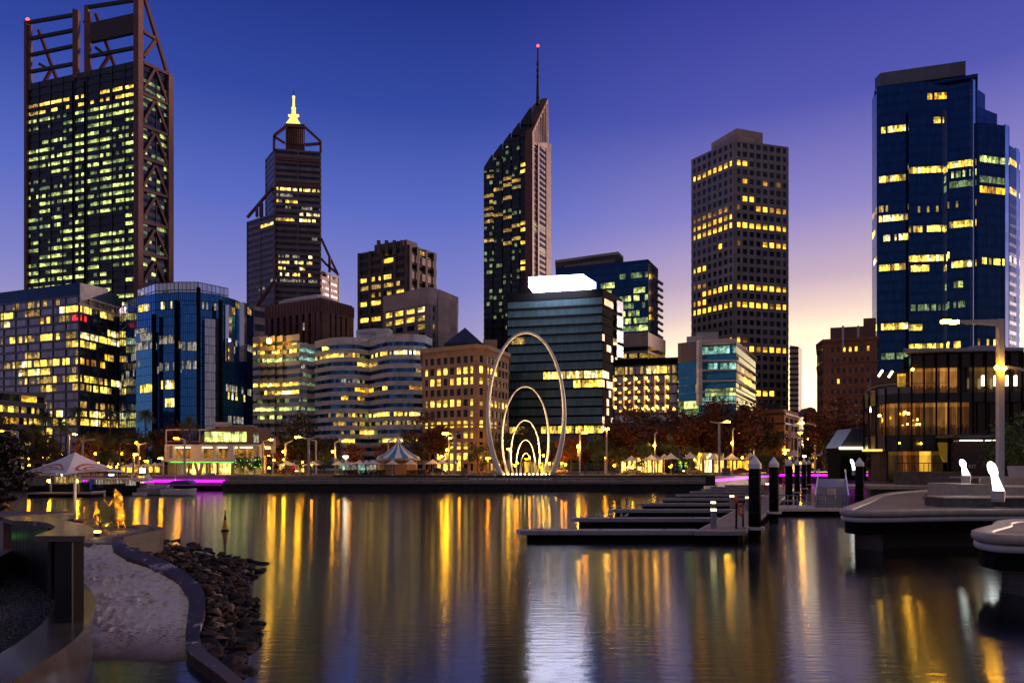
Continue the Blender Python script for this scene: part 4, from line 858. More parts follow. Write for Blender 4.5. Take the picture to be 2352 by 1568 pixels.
for x in (2258,2287,2313,2333):
    q=MB(); q.bx(PX(x-2,95.4),PX(x+2,95.4),95.3,95.6,PZ(886,95.4),PZ(862,95.4)); q.build('wall_light',M['strip_w'],r)
for x,y,D in ((2022,858,97.5),(2045,860,97.5)):
    q=MB(); q.bar(P(x-4,y+6,D),P(x+5,y-8,D),.25); q.build('ceiling_light',M['strip_w'],r)
for x,y in ((2078,947),(2086,949),(2107,963),(2020,954),(2084,974),(2106,974),(2112,974),(2096,848)):
    q=MB(); q.ball(P(x,y,97.6),.13 if y>960 else .2,8); q.build('pendant_light',M['lamp_s'],r)
for x in (2115,2164,2066,2116): 
    q=MB(); q.ball(P(x,1018 if x>2100 else 1017,97),.12,8); q.build('downlight',M['lamp_s'],r)
for x0,x1 in ((1988,2030),(2072,2090)):
    q=MB(); q.bx(PX(x0,100),PX(x1,100),100,101,PZ(1036,100),PZ(1031,100)); q.build('soffit_light',M['strip_w'] if x1>2050 else M['lamp_o'] if 0 else emit('soffit_glow',(1,.55,.12),1.6,'AUTO'),r)
q=MB(); q.bx(PX(2180,94),PX(2352,94),93,97,PZ(1004,94),PZ(998,94)); q.build('entrance_canopy',M['slate'],r)
q=MB(); q.bx(PX(2205,93.5),PX(2300,93.5),93.4,93.6,PZ(1012,93.5),PZ(1010,93.5)); q.build('entrance_light',M['strip_w'],r)
q=MB(); q.bx(PX(2190,94.5),PX(2310,94.5),94.5,95,3.1,PZ(1006,94.5)); q.build('entrance_glazing',M['gbrown'],r)
q=MB(); q.extr([P(2157,1016,96),P(2176,1016,96),P(2176,1061,96),P(2170,1061,96),P(2163,1047,96)],(0,.4,0)); q.build('lit_panel',M['d4'],r)
q=MB(); q.prism([(PX(2075,96),96),(PX(2352,95),95),(PX(2352,105),105),(PX(2110,105),105)],PZ(807,96),PZ(800,96)); q.bx(PX(2240,100),PX(2310,100),100,104,PZ(800,100)-.02,PZ(793,100)); q.build('roof_awning',M['steel_grey'],r)
text('KIT',.75,P(2224,1075,94.4),M['steel'],r)
q=MB(); q.bx(PX(2217,94.4),PX(2220,94.4),94.3,94.48,PZ(1078,94.4),PZ(1065,94.4)); q.build('logo_bar',M['steel'],r)
r2=thing('terrace_wall','curved brown concrete terrace wall with black railing in front of the glass restaurant','wall',P(2140,1100,93))
q=MB(); q.prism([(PX(2052,94),94),(PX(2110,92),92),(PX(2232,91.6),91.6),(PX(2232,95),95),(PX(2058,97),97)],2.9,PZ(1083,92.5)); q.build('wall',pm('brown_terrace_wall',(.12,.085,.06),.7,var=.3,bump=.2),r2)
q=MB()
for k in range(16):
    x=2056+k*11; D=93.6 if x<2110 else 92.2; q.bar(P(x,1083,D),P(x,1063,D),.06)
q.bar(P(2056,1063,93.8),P(2112,1063,92.2),.1); q.bar(P(2112,1063,92.2),P(2230,1063,92),.1); q.build('railing',M['dark'],r2)
# ---------------------------------------------------------------- loop sculpture
D=148; c=P(1208,1090,D); c.z=3.12
r=thing('loop_sculpture','tall white sculpture of six nested open loops lit warm from below','sculpture',c); m_=D/F
M['loop']=pm('white_loop_paint',(.80,.77,.74),.35,var=.05)
loops=[(1208,768,86,0.60,15),(1206.5,889,53,.55,9.5),(1206.5,965,33,.52,7),(1207.5,1010,21.5,.5,5.5),(1208,1040,13,.5,4.4),(1206.5,1059,9,.5,3.8)]
bx=[(1149.5,1262),(1165,1243),(1176,1231),(1186,1226),(1193,1220),(1197.5,1216)]
for i,((xc,yt,hw,s_,wd),(xl,xr)) in enumerate(zip(loops,bx)):
    Hh=1090-yt; pts3=[]; rad=[]
    N=64
    # ellipse through the foot points: centre height chosen so that the feet sit at the ground line
    fl=(xc-xl); fr=(xr-xc); fw=(fl+fr)/2/hw; ay=Hh/(1+math.sqrt(max(0.05,1-fw*fw)))
    a_end=math.acos(min(.98,fw))
    for k in range(N+1):
        t=k/N; a=pi+a_end-(pi+2*a_end)*t
        x=xc+hw*cos(a); y=1090-Hh+ay-ay*sin(a)
        pts3.append(Vector((PX(x,D),D+i*.0+ (i-2.5)*.9,CH-(y-HZ)/F*D)))
        up=max(0,(1090-y)/Hh); rad.append(m_*(.45 if i==0 else .36)*(wd*(1-.55*up**.8)))
    q=MB(); q.tube(pts3,rad,12); q.build('loop',M['loop'],r,smooth=True)
q=MB(); q.lathe(c+Vector((0,-.2,-.1)),[(7.5,0),(7.5,.25)],32,sy=.45); q.build('base',M['conc_plain'],r)
for k in range(13):
    x=1148+k*9.6; p=P(x,1088.5,D-2.2); p.z=3.32
    l=tag(MB().build('x',M['dark']),None) if 0 else None
    q=MB(); q.lathe(p+Vector((0,0,-.2)),[(.16,0),(.16,.25)],8); q.ball(p+Vector((0,0,.1)),.17,8,1)
    tag(q.build('ground_light',[M['dark'],emit('uplight_glow',(1,.60,.12),40) if k==0 else bpy.data.materials['uplight_glow']]),'small warm uplight in the row of lights at the foot of the loop sculpture','light','uplights under the loop sculpture')
sp_=bpy.data.lights.new('loop_uplight','SPOT'); sp_.energy=15000; sp_.color=(1,.62,.20); sp_.spot_size=radians(80); sp_.spot_blend=.6; sp_.shadow_soft_size=.5
for x in (1170,1208,1246):
    o=bpy.data.objects.new('loop_uplight',sp_); C.objects.link(o); p=P(x,1088,D-3.5); o.location=p
    o.rotation_euler=(Vector((PX(1208,D),D,14))-p).to_track_quat('-Z','Y').to_euler()
# ---------------------------------------------------------------- umbrellas
def umbrella(name,label,cat,w,h,edge,mat,group,post=.05,n=4):
    r=thing(name,label,cat,(0,0,0),group); q=MB(); N=8
    for k in range(n):
        a0=2*pi*k/n+pi/4; a1=a0+2*pi/n
        c0=Vector((cos(a0),sin(a0),0))*w*1.414; c1=Vector((cos(a1),sin(a1),0))*w*1.414
        def S(s,t):   # s up the panel, t across it
            e=c0.lerp(c1,t); sag=1-.10*4*t*(1-t)*(1-s)
            return Vector((e.x*sag*(1-s),e.y*sag*(1-s),edge+(h-edge)*(s**1.35)+.10*(h-edge)*4*t*(1-t)*(1-s)))
        for i in range(N):
            for j in range(6):
                q.face([S(i/N,j/6),S(i/N,(j+1)/6),S((i+1)/N,(j+1)/6),S((i+1)/N,j/6)])
    q.build('canopy',mat,r,smooth=True)
    q=MB(); q.tube([(0,0,0),(0,0,h-.05)],post,8); q.lathe((0,0,0),[(w*.22,0),(w*.22,.12)],10); q.build('pole',M['white'],r)
    return r
M['canvas']=pm('white_canvas',(.72,.66,.64),.7,var=.07)
M['canvas_red']=pm('pink_canvas',(.66,.46,.44),.7,var=.2,scale=.7)
proto=umbrella('cafe_umbrella','x','umbrella',2.0,3.6,2.45,M['canvas'],None)
UM=[(217,1059,25,152,'white cafe umbrella partly hidden behind the big logo umbrella'),(290,1066,17,158,'white cafe umbrella right of the short palm, first of the left quay group'),(304,1062,16,163,'white cafe umbrella set back in the left quay group'),(335,1063,15,160,'white cafe umbrella below the small lamp in the left quay group'),(356,1061,16,164,'white cafe umbrella next to the restaurant corner'),(367,1062,15,168,'white cafe umbrella furthest back by the restaurant corner'),
 (659.5,1058,25,157,'broad white cafe umbrella left of the double armed lamp, over a picnic table'),(676,1060,20,166,'white cafe umbrella peeping out behind the broad one left of the double armed lamp'),(719,1058,20,157,'white cafe umbrella just right of the double armed lamp post'),(777,1058,20,158,'white cafe umbrella at the left end of the row before the carousel'),(797,1058,17,155,'white cafe umbrella second in the row before the carousel'),(826,1055,15,161,'white cafe umbrella in the middle of the row before the carousel'),(842,1056,15,158,'white cafe umbrella fourth in the row before the carousel'),(857,1055,20,155,'white cafe umbrella at the left shoulder of the carousel'),(901,1055,18,151,'white cafe umbrella in front of the carousel wall, left one'),(944,1055,18,151,'white cafe umbrella in front of the carousel wall, right one'),(994,1054,22,157,'white cafe umbrella right of the carousel, nearest to it'),(1016,1053,18,163,'white cafe umbrella behind the bright lamp right of the carousel'),(1039,1053,18,160,'white cafe umbrella at the right end before the sandstone building'),
 (1450.6,1045,20,158,'white cafe umbrella at the left end of the group before the lit arcade'),(1496,1043,21,156,'white cafe umbrella second in the group before the lit arcade'),(1504,1040,20,166,'white cafe umbrella behind the second one before the lit arcade'),(1526,1041,18,168,'white cafe umbrella behind the thin curved lamp post'),(1541,1039,22,157,'white cafe umbrella beside a standing person before the lit arcade'),(1585,1037.5,19,160,'white cafe umbrella in front of the bright kiosk, left side'),(1636.5,1041,18,154,'dim white cafe umbrella left of the tall double armed lamp'),(1680,1040,20,158,'white cafe umbrella right of the tall double armed lamp'),(1724,1039,20,160,'pinkish cafe umbrella just left of the nearest pile cap'),(1893,1031,20,140,'white cafe umbrella between the street and the angular kiosk'),(1932,1034,14,150,'small white cafe umbrella tucked behind the angular kiosk')]
for x,y,hw,D,lb_ in UM:
    if D<146 and x<1700: D=150
    if x>1850: D=212
    z1=PZ(y,D); s=(z1-3.15)/3.6; sx=hw*D/F/2.0*.86
    o=dup(proto,(PX(x,D),D,3.15),H('u',x)*.5-.25,(sx,sx,s),lb_,'white cafe umbrellas along the quay')
    if x==1724:
        for ch in o.children:
            if ch.name.startswith('canopy'): ch.data=ch.data.copy(); ch.data.materials[0]=M['canvas_red']
drop(proto)
# ---------------------------------------------------------------- lamp posts
def lamp(x,yb,yt,arms,D,label,lows=(),w=.34,banner=None,name='street_lamp',mat='steel',glow='lamp',rr=.29,z0=3.1):
    r=thing(name,label,'street lamp',(PX(x,D),D,z0)); m_=D/F
    q=MB(); zt_=PZ(yt,D); q.bx(PX(x,D)-w/2,PX(x,D)+w/2,D-w/2,D+w/2,z0,zt_); q.build('post',M[mat],r)
    for xe,ye,on in arms:
        q=MB(); q.bar(P(x,yt+.5,D),P(xe,ye,D),w*.75); arm=q.build('arm',M[mat],r)
        if on:
            e=P(xe,ye+1.0,D); dx=(1 if xe>x else -1)
            q=MB(); q.box(e+Vector((0,-.1,-.05)),(rr*2.4,0,0),(0,rr*1.4,0),(0,0,rr*.7)); q.build('lamp_head',M[on],arm)
    for xl,yl,g in lows:
        q=MB(); q.bar(P(x,yl,D),P(xl,yl,D-.45),.12); bk=q.build('bracket',M[mat],r)
        q=MB(); q.ball(P(xl,yl,D-.5),rr*.95,8); q.build('side_light',M[g],bk)
    if banner:
        q=MB(); q.bx(PX(banner[0],D),PX(banner[1],D),D-.1,D-.02,PZ(banner[3],D),PZ(banner[2],D)); q.build('banner',M['canvas'],r)
    return r
lamp(40,1085,990,[(3,988,'lamp_o')],150,'grey lamp post with long arm at the far left behind the dark tree')
lamp(158,1085,997,[(173,996,'lamp')],156,'grey lamp post above the big logo umbrella with lit arm to the right')
lamp(190,1085,1012,[(218,1008,None)],152,'grey lamp post right of the big logo umbrella with unlit arm',(),.34)
lamp(319,1085,1021,[(337,1017,None)],156,'grey lamp post with unlit arm behind the left quay umbrellas',[(313,1017,'lamp_o')])
lamp(307,1085,1041,[(312,1042,'lamp')],150,'short lamp post with one warm lamp left of the restaurant',rr=.3)
lamp(340,1085,1056,[(337,1057,'lamp_o')],150,'shortest lamp post with orange lamp among the left quay umbrellas',rr=.3)
lamp(374,1085,1049,[(369,1051,'lamp')],150,'short lamp post right beside the corner of the white restaurant',rr=.3)
lamp(424,1090,1009,[(406,1005,'lamp_o')],152,'tall lamp post standing in front of the white restaurant',rr=.42)
lamp(604,1085,1013,[(623,1008,'lamp')],156,'lamp post with lit arm by the white banner beside the restaurant')
lamp(656,1085,1018,[(672,1011,None)],160,'grey lamp post with low side lamp left of the double armed lamp',[(651,1037,'lamp')])
lamp(709,1085,1007,[(684,1002,'lamp'),(734,1001,None)],152,'big double armed lamp post between two umbrellas left of the carousel',rr=.45,w=.42)
lamp(726,1085,1011,[(709,1009,None)],166,'grey lamp post with unlit arm behind the double armed lamp')
lamp(770,1085,1015,[(786,1009,None)],160,'grey lamp post with low side lamp left of the carousel',[(764,1037,'lamp')])
lamp(794,1080,1052,[(794,1047,'lamp_w')],165,'short post with a bright white lamp behind the umbrella row',rr=.45)
lamp(803,1085,1016,[(803,1011,'lamp_o')],186,'orange street lamp standing among the trees before the wavy block')
lamp(680,1085,1023,[(680,1020,'lamp_o')],190,'small orange street lamp in the trees below the brown block',rr=.3)
lamp(892,1085,1013,[(905,1008,None)],175,'grey lamp post with unlit arm behind the striped carousel roof')
lamp(1043,1092,997,[(1023,994,'lamp'),(1063,992,None)],149,'bright double armed lamp post right of the carousel',rr=.5,w=.4)
lamp(1031,1090,1003,[(1034,1004,'lamp_s')],158,'slim lamp post with two small lamps and banner beside the bright double armed lamp',[(1026,1033,'lamp')],.24,(1025,1030,1040,1054))
lamp(1121,1085,1054,[(1121,1051,'lamp_o')],182,'low orange lamp glowing against the sandstone building',rr=.55)
lamp(1170,1085,1032,[(1169,1029,'lamp')],165,'lamp post with a warm lamp just inside the left edge of the big loop',rr=.4)
lamp(1209,1085,1055,[(1209,1052,'lamp_o')],190,'small orange street lamp seen through the smallest loops',rr=.32)
lamp(1332,1088,997,[(1343,992,'lamp_o')],152,'lamp post with orange lamp and low side lamp right of the big loop',[(1329,1025,'lamp')],.34,(1326,1331,1033,1048),rr=.42)
lamp(1393.5,1085,985,[(1393.5,983,'lamp')],152,'tall straight lamp post with a single lamp on top right of the loops',rr=.42)
lamp(1390,1085,1051,[(1390,1049,'lamp_o')],175,'tiny orange lamp left of the straight lamp post',rr=.3)
lamp(1504,1085,996,[(1510,991,None)],156,'slim lamp post with bent top and low lamp above the arcade umbrellas',[(1503,1022,'lamp')],.3)
lamp(1652,1090,971,[(1631,968,None),(1670,967,'lamp')],152,'tall double armed lamp post by the bright cafe kiosk',rr=.45,w=.42)
lamp(1683,1085,988,[(1686,983,None)],158,'slim lamp post with bent top right of the tall double armed lamp',[(1681,1017,'lamp')],.3)
lamp(1695,1085,996,[(1695,993,'lamp_o')],186,'orange street lamp in front of the low brick building')
lamp(1804,1085,1036,[(1804,1032,'lamp_o')],190,'glowing orange street lamp between the brick building and the street',rr=.6)
lamp(1815,1082,976,[(1840,970,'lamp')],185,'tall lamp post with lit arm at the left side of the street',rr=.5,w=.45)
lamp(1872,1082,974,[(1846,971,None)],190,'tall lamp post with unlit arm at the right side of the street',rr=.5,w=.45)
lamp(1838,1082,994,[(1838,992,'lamp_o')],230,'small orange lamp midway up the street in the sunset gap',rr=.5)
lamp(1856,1082,1008,[(1858,1006,'lamp_o')],260,'smallest orange lamp far up the street in the sunset gap',rr=.5)
lamp(1847,1082,1048,[(1847,1046,'lamp_w')],205,'low white lamp above the row of far pile caps',rr=.35)
# the tall lamp post by the restaurant
D=58; r=thing('street_lamp','very tall pale square lamp post with twin bright lamps on its arm at the right','street lamp',(PX(2297,D),D,2.9))
q=MB(); q.bx(PX(2291,D),PX(2303,D),D-.22,D+.22,2.9,PZ(733,D)); q.build('post',M['steel'],r)
q=MB(); q.extr([P(2290,733,D-.2),P(2290,746,D-.2),P(2200,741,D-.2),P(2200,735,D-.2)],(0,.4,0)); q.build('arm',M['steel'],r)
for x,y in ((2172,738.5),(2191,739.5)):
    q=MB(); q.box(P(x,y,D),(.62,0,0),(0,.4,0),(0,0,.26)); q.build('lamp_head',M['lamp'],r)
q=MB(); q.bar(P(2200,738,D),P(2166,738,D),.12); q.build('arm_tip',M['steel'],r)
for x,y in ((2290,844),(2306,846)):
    q=MB(); q.ball(P(x,y,D-.5),.2,8); q.build('side_light',M['lamp'],r)
q=MB(); q.bar(P(2310,842,D),P(2352,850,D),.2); q.build('side_arm',M['steel_grey'],r)
# ---------------------------------------------------------------- trees
M['leaf_autumn']=pm('autumn_leaves',(.14,.042,.012),.8,var=.6,scale=.9)
M['leaf_rust']=pm('rust_leaves',(.28,.085,.02),.8,var=.5,scale=.9)
M['leaf_dark']=pm('dark_leaves',(.05,.05,.02),.8,var=.6,scale=.9)
M['leaf_green']=pm('green_leaves',(.09,.13,.03),.8,var=.5,scale=.9)
M['leaf_palm']=pm('palm_leaves',(.10,.11,.03),.7,var=.4,scale=.9)
M['bark']=pm('bark',(.09,.055,.035),.9,var=.4,scale=2,bump=.4)
M['bark_palm']=pm('palm_bark',(.12,.085,.06),.9,var=.4,scale=2,bump=.4)
def leafy(q,c,rx,rz,n,size,rnd,clumps=14,zmin=-1):
    cs=[]
    for k in range(clumps):
        while True:
            v=Vector((rnd.uniform(-1,1),rnd.uniform(-1,1),rnd.uniform(-1,1)))
            if .25<v.length<1 and v.z>zmin: break
        cs.append((Vector((v.x*rx,v.y*rx,v.z*rz)),rnd.uniform(.26,.46)))
    for i in range(n):
        cc,cr=cs[i%clumps]
        v=Vector((rnd.gauss(0,1),rnd.gauss(0,1),rnd.gauss(0,.75)))*cr*.55
        p=c+cc+Vector((v.x*rx,v.y*rx,v.z*rz)); a=Vector((rnd.gauss(0,1),rnd.gauss(0,1),rnd.gauss(0,1))).normalized()
        b=a.orthogonal().normalized(); b=Matrix.Rotation(rnd.uniform(0,6.28),3,a)@b; s=size*rnd.uniform(.6,1.4); d=a.cross(b)
        q.face([p-b*s-d*s*.15,p-d*s*.5,p+b*s,p+d*s*.5])
    return cs
def tree(name,cat,h,rx,rz,n,size,mat,seed,trunk=.3,zc=.62):
    r=thing(name,'x',cat,(0,0,0)); rnd=random.Random(seed); c=Vector((0,0,h-rz))
    q=MB(); cs=leafy(q,c,rx,rz,n,size,rnd); q.build('crown',mat,r)
    q=MB(); q.tube([(0,0,-.1),(.05,0,h*.2),(0,.1,h*.42),(0,0,h*.6)],[trunk,trunk*.8,trunk*.6,trunk*.35],8)
    for cc,_ in cs[:9]:
        e=c+cc*.85; q.tube([(0,0,h*.25+rnd.random()*h*.15),Vector((0,0,h*.4)).lerp(e,.5)+Vector((0,0,.3)),e],[trunk*.4,trunk*.25,trunk*.08],5)
    q.build('trunk',M['bark'],r); return r
def palm(h,nf,L,seed,mat):
    r=thing('palm_tree','x','palm tree',(0,0,0)); rnd=random.Random(seed)
    q=MB(); q.tube([(0,0,-.1),(.1,0,h*.3),(.15,.1,h*.7),(.1,.05,h)],[.32,.24,.20,.22],8); q.build('trunk',M['bark_palm'],r)
    q=MB(); o=Vector((.1,.05,h))
    for k in range(nf):
        a=rnd.uniform(0,6.28); el=rnd.uniform(-.5,1.35); ll=L*rnd.uniform(.8,1.1); pts=[]
        d=Vector((cos(a)*cos(el),sin(a)*cos(el),sin(el)))
        for i in range(8):
            t=i/7; pts.append(o+d*ll*t+Vector((0,0,-ll*.55*t*t)))
        side=Vector((-sin(a),cos(a),0))
        for i in range(1,8):
            p=pts[i]; tdir=(pts[i]-pts[i-1]).normalized(); w_=ll*.30*sin(pi*min(1,i/7*.9+.08))
            for sgn in (-1,1):
                for m in range(2):
                    b=p-tdir*m*ll*.06; tip=b+side*sgn*w_+tdir*w_*.5+Vector((0,0,-w_*.45))
                    q.face([b,b+tdir*ll*.035,tip])
        q.tube(pts,[.04]*7+[.01],3)
    q.build('crown',M[mat],r); return r
PR={'autumn':[tree('autumn_tree','tree',13,5.2,4.8,2600,.34,M['leaf_autumn'],s) for s in (1,2)],'rust':[tree('autumn_tree','tree',11,3.6,4.2,1700,.30,M['leaf_rust'],s) for s in (3,)],
 'dark':[tree('dark_tree','tree',12,5.0,4.6,2400,.34,M['leaf_dark'],s) for s in (4,5)],'green':[tree('young_tree','tree',6.5,2.0,2.5,1100,.2,M['leaf_green'],s,.12) for s in (6,7)],
 'palm':[palm(14,46,2.9,8,'leaf_palm'),palm(11,46,3.0,9,'leaf_palm')],'fan':[palm(4.2,60,3.0,10,'leaf_green')]}
HT={'autumn':13,'rust':11,'dark':12,'green':6.5}
TR=[('autumn',2040,1,168,1,'x')]
TR=[ # kind, x, y of top, D, label
 ('dark',20,960,158,'dark leafy tree behind the left lamp post at the far left'),('dark',72,985,165,'dark tree under the low dark office building'),('autumn',205,985,170,'reddish dark tree behind the big logo umbrella, between two palm trunks'),('dark',120,1015,160,'dark bushy tree beneath the glass office block'),('autumn',330,975,178,'reddish tree in front of the blue curved building, left half'),('dark',290,985,172,'dark tree at the foot of the blue curved building left corner'),('autumn',425,962,176,'small reddish tree above the pergola of the white restaurant'),('dark',375,985,176,'dark tree behind the pergola of the white restaurant'),
 ('dark',705,953,182,'large dark spreading tree before the stepped pale office block'),('autumn',672,990,186,'reddish tree lit orange behind the double armed lamp'),('rust',640,1022,180,'orange lit tree right of the restaurant banner'),('dark',745,1000,178,'dark tree in front of the left end of the wavy block'),('rust',820,1010,180,'thin russet tree before the wavy block, left of the carousel'),('rust',880,1005,182,'thin russet tree just left of the carousel roof tip'),('dark',950,1005,172,'dark tree to the right of the carousel roof'),('autumn',985,955,178,'dark red tree in front of the left corner of the sandstone building'),('green',1098,1016,168,'young green tree before the sandstone doorway'),
 ('dark',1200,975,184,'dark tree seen through the third loop'),('dark',1240,1000,186,'dark tree between the loops at right'),('dark',1150,1010,182,'dark tree behind the left foot of the big loop'),('rust',1312,992,172,'orange russet tree just right of the big loop'),('dark',1285,1010,180,'dark green tree behind the right foot of the big loop'),('autumn',1345,985,182,'reddish tree behind the orange lamp right of the loops'),('green',1375,1000,165,'green tree left of the straight lamp post'),('dark',1402,1000,176,'dark green tree right of the straight lamp post'),
 ('autumn',1440,938,176,'tall red autumn tree at the left end of the row below the globe lights'),('dark',1490,945,180,'tall dark green tree second below the globe lights'),('autumn',1540,940,178,'tall red autumn tree below the right globe lights'),('autumn',1592,928,176,'tall red autumn tree below the blue side wing'),('autumn',1640,920,180,'tall red autumn tree in front of the framed blue office'),('autumn',1688,905,182,'tallest red autumn tree at the side of the framed blue office'),('dark',1728,945,186,'dark green tree left of the low brick building'),('dark',1570,975,184,'dark tree in the second row behind the bright kiosk'),('autumn',1466,985,186,'red autumn tree in the second row above the arcade'),
 ('green',1479,1012,158,'young green tree left of the slim bent lamp'),('green',1545,1003,160,'young green tree right of the slim bent lamp'),('green',1588,1020,166,'small dim green tree behind the bright kiosk'),('green',1760,1030,158,'green bushy tree behind the second pile cap'),('green',1740,1038,155,'green bushy tree behind the nearest pile cap'),('green',1790,1035,160,'green bushy tree by the traffic light'),('green',1420,1022,170,'small green tree beneath the globe lit building'),
 ('autumn',1925,918,172,'dark red autumn tree in front of the brick apartment building'),('autumn',1965,950,165,'dark red autumn tree between brick apartments and glass restaurant'),('dark',1945,990,150,'dark green tree beside the angular kiosk roof'),('green',1910,1002,168,'slim green tree below the brick apartment building'),('dark',2010,1035,108,'dark tree under the corner of the glass restaurant'),('green',2330,960,80,'green leafy tree right of the tall pale lamp post'),('green',2349,955,76,'green leafy tree cut by the right edge'),('dark',2318,990,86,'dark shrubby tree behind the tall pale lamp post'),
 ('green',560,1042,154,'round leafy tree with green fairy lights in front of the white restaurant'),('green',585,1045,155,'leafy tree with green fairy lights at the restaurant corner'),('green',660,1052,160,'small dark green tree between the two umbrellas left of the double armed lamp'),('green',745,1042,158,'leafy green tree right of the double armed lamp'),('green',690,1055,165,'small green tree behind the double armed lamp post'),('dark',1860,985,240,'dark tree at the right side of the street in the sunset gap'),('dark',1822,1030,215,'dark shrub tree at the left side of the street')]
for n,(kd,x,y,D,lb_) in enumerate(TR):
    p=PR[kd][n%len(PR[kd])]; h=PZ(y,D)-3.1; s=h/HT[kd]
    w_=s*(1.15 if kd=='green' and h<5 else 1.0)
    o=dup(p,(PX(x,D),D,3.1),H('t',x)*6.28,(w_,w_,s),lb_,'trees along the quay')
for n,(x,y,D,s,lb_) in enumerate(((105,940,170,1,'tall palm between the low office and the glass block, leftmost of the palms'),(140,955,168,1,'palm second from the left before the glass office block'),(180,930,172,1,'tall palm in front of the pale corner of the glass office block'),(252,928,170,1,'tall palm before the right end of the glass office block'),(333,936,175,1,'slim palm before the left part of the blue curved building'),(210,990,160,1,'shorter palm above the big logo umbrella'),(275,1000,158,1,'shorter palm right of the big logo umbrella'),(434,952,162,1,'slim palm standing in front of the white restaurant'),(75,968,160,1,'palm beside the dark tree at the far left'),(330,1000,165,1,'short dark palm left of the restaurant'))):
    p=PR['palm'][n%2]; h=(14,11)[n%2]; k=(PZ(y,D)-3.1)/(h+1.6); dup(p,(PX(x,D),D,3.1),x,(1.0,1.0,k),lb_,'palms along the left quay')
o=dup(PR['fan'][0],(PX(243,152),152,3.1),0,1.05,'short bushy palm lit yellow green right of the big logo umbrella','palms along the left quay')
for k in PR:
    for p in PR[k]: drop(p)
rnd=random.Random(5)
for x0,x1,y0,D,n in ((540,600,1045,153,16),):
    for k in range(n):
        p=P(rnd.uniform(x0,x1),rnd.uniform(1052,1074),D-1.6); q=MB(); q.ball(p,.09,6)
        tag(q.build('fairy_light',M['gled']),'tiny green fairy light in the leafy trees before the restaurant','light','green fairy lights')
for k in range(58):
    x=(rnd.uniform(1000,1345) if k%2 else rnd.uniform(1725,1845) if k%4 else rnd.uniform(620,960)) if k>=34 else (60,335)[0]+rnd.random()*275 if k<18 else (1400+rnd.random()*330 if k<30 else 600+rnd.random()*60)
    D=rnd.uniform(164,176); p=P(x,rnd.uniform(1040,1074),D); q=MB(); q.tube([(p.x,p.y,3.1),(p.x,p.y,p.z)],.05,5); q.ball(p,.26,8,1)
    tag(q.build('garden_lamp',[M['dark'],M['lamp_o'] if k%3 else M['lamp']]),'small warm lamp on a thin post among the trees along the quay','light','garden lamps among the trees')
# hedges
for x0,x1,D,lb_ in ((938,968,152,'low clipped hedge at the left foot of the carousel'),(988,1096,152,'x'),):
    pass
def hedge(x0,x1,y0,D,lb_):
    q=MB(); rnd=random.Random(x0); a=PX(x0,D); b=PX(x1,D); h=PZ(y0,D)-3.1
    for i in range(int((b-a)*140)):
        p=Vector((rnd.uniform(a,b),D+rnd.uniform(-.6,.6),3.1+rnd.random()**.7*h)); v=Vector((rnd.gauss(0,1),rnd.gauss(0,1),rnd.gauss(0,1))).normalized(); u=v.orthogonal(); s=.13
        q.face([p-u*s,p-v.cross(u)*s*.5,p+u*s,p+v.cross(u)*s*.5])
    tag(q.build('hedge',M['leaf_dark']),lb_,'hedge')
hedge(787,822,1079,152,'low dark hedge left of the carousel under the umbrella row'); hedge(825,886,1079,151,'longer low dark hedge in front of the left carousel wall'); hedge(934,980,1079,151,'low dark hedge in front of the right carousel wall')
# ---------------------------------------------------------------- far street: traffic light, cars, people, benches
r=thing('traffic_light','traffic light showing green behind the second pile','traffic light',(PX(1778,165),165,3.1))
q=MB(); q.tube([(PX(1778,165),165,3.1),P(1778,1046,165)],.08,6); q.build('post',M['dark'],r)
q=MB(); q.bx(PX(1776,165),PX(1781,165),164.8,165.2,PZ(1050,165),PZ(1038,165)); q.build('housing',M['black'],r)
q=MB(); q.ball(P(1778.5,1046,164.7),.2,8); q.build('green_lamp',emit('green_signal',(.05,1,.45),14),r)
M['tail']=emit('tail_light',(1,.05,.03),6,'NONE'); M['head']=emit('head_light',(1,.9,.7),14,'NONE')
def car(x,D,rz,paint,label,sc_=1):
    r=thing('parked_car',label,'car',(0,0,0)); 
    q=MB(); prof=[(-2.15,.35),(-2.2,.75),(-1.9,.92),(-1.35,.98),(-.75,1.42),(.55,1.45),(1.25,1.0),(2.05,.82),(2.2,.6),(2.15,.35)]
    q.extr([(px,-.85,pz) for px,pz in prof],(0,1.7,0)); q.build('body',paint,r)
    for s in (-1,1):
        q=MB(); q.extr([(-1.15,s*.87,1.0),(-.70,s*.87,1.35),(.5,s*.87,1.37),(1.05,s*.87,1.02)],(0,.01*s,0)); q.build('side_window',M['gblack'],r)
    for px in (-1.35,1.35):
        for s in (-1,1):
            q=MB(); q.tube([(px,s*.72,.33),(px,s*.9,.33)],.33,12); wh=q.build('wheel',M['black'],r)
            q=MB(); q.tube([(px,s*.88,.33),(px,s*.915,.33)],.19,10); q.build('rim',M['steel'],wh)
    for s in (-1,1):
        q=MB(); q.bx(2.12,2.22,s*.6-.15,s*.6+.15,.6,.75); q.build('headlight',M['head'],r)
        q=MB(); q.bx(-2.24,-2.14,s*.6-.15,s*.6+.15,.7,.85); q.build('tail_light',M['tail'],r)
    r.location=(PX(x,D),D,3.11); r.rotation_euler=(0,0,rz); return r
car(1003,172,.1,pm('car_dark_green',(.03,.05,.045),.25,metal=.5),'dark car parked behind the umbrellas right of the carousel')
car(1284,178,3.2,pm('car_white',(.6,.6,.6),.3),'white car parked behind the right foot of the loop sculpture')
car(1452,170,.05,pm('car_silver',(.4,.42,.45),.3,metal=.6),'silver car parked below the left arcade umbrella')
car(1700,172,.0,pm('car_red',(.30,.05,.04),.3),'red car parked behind the umbrella right of the tall double armed lamp')
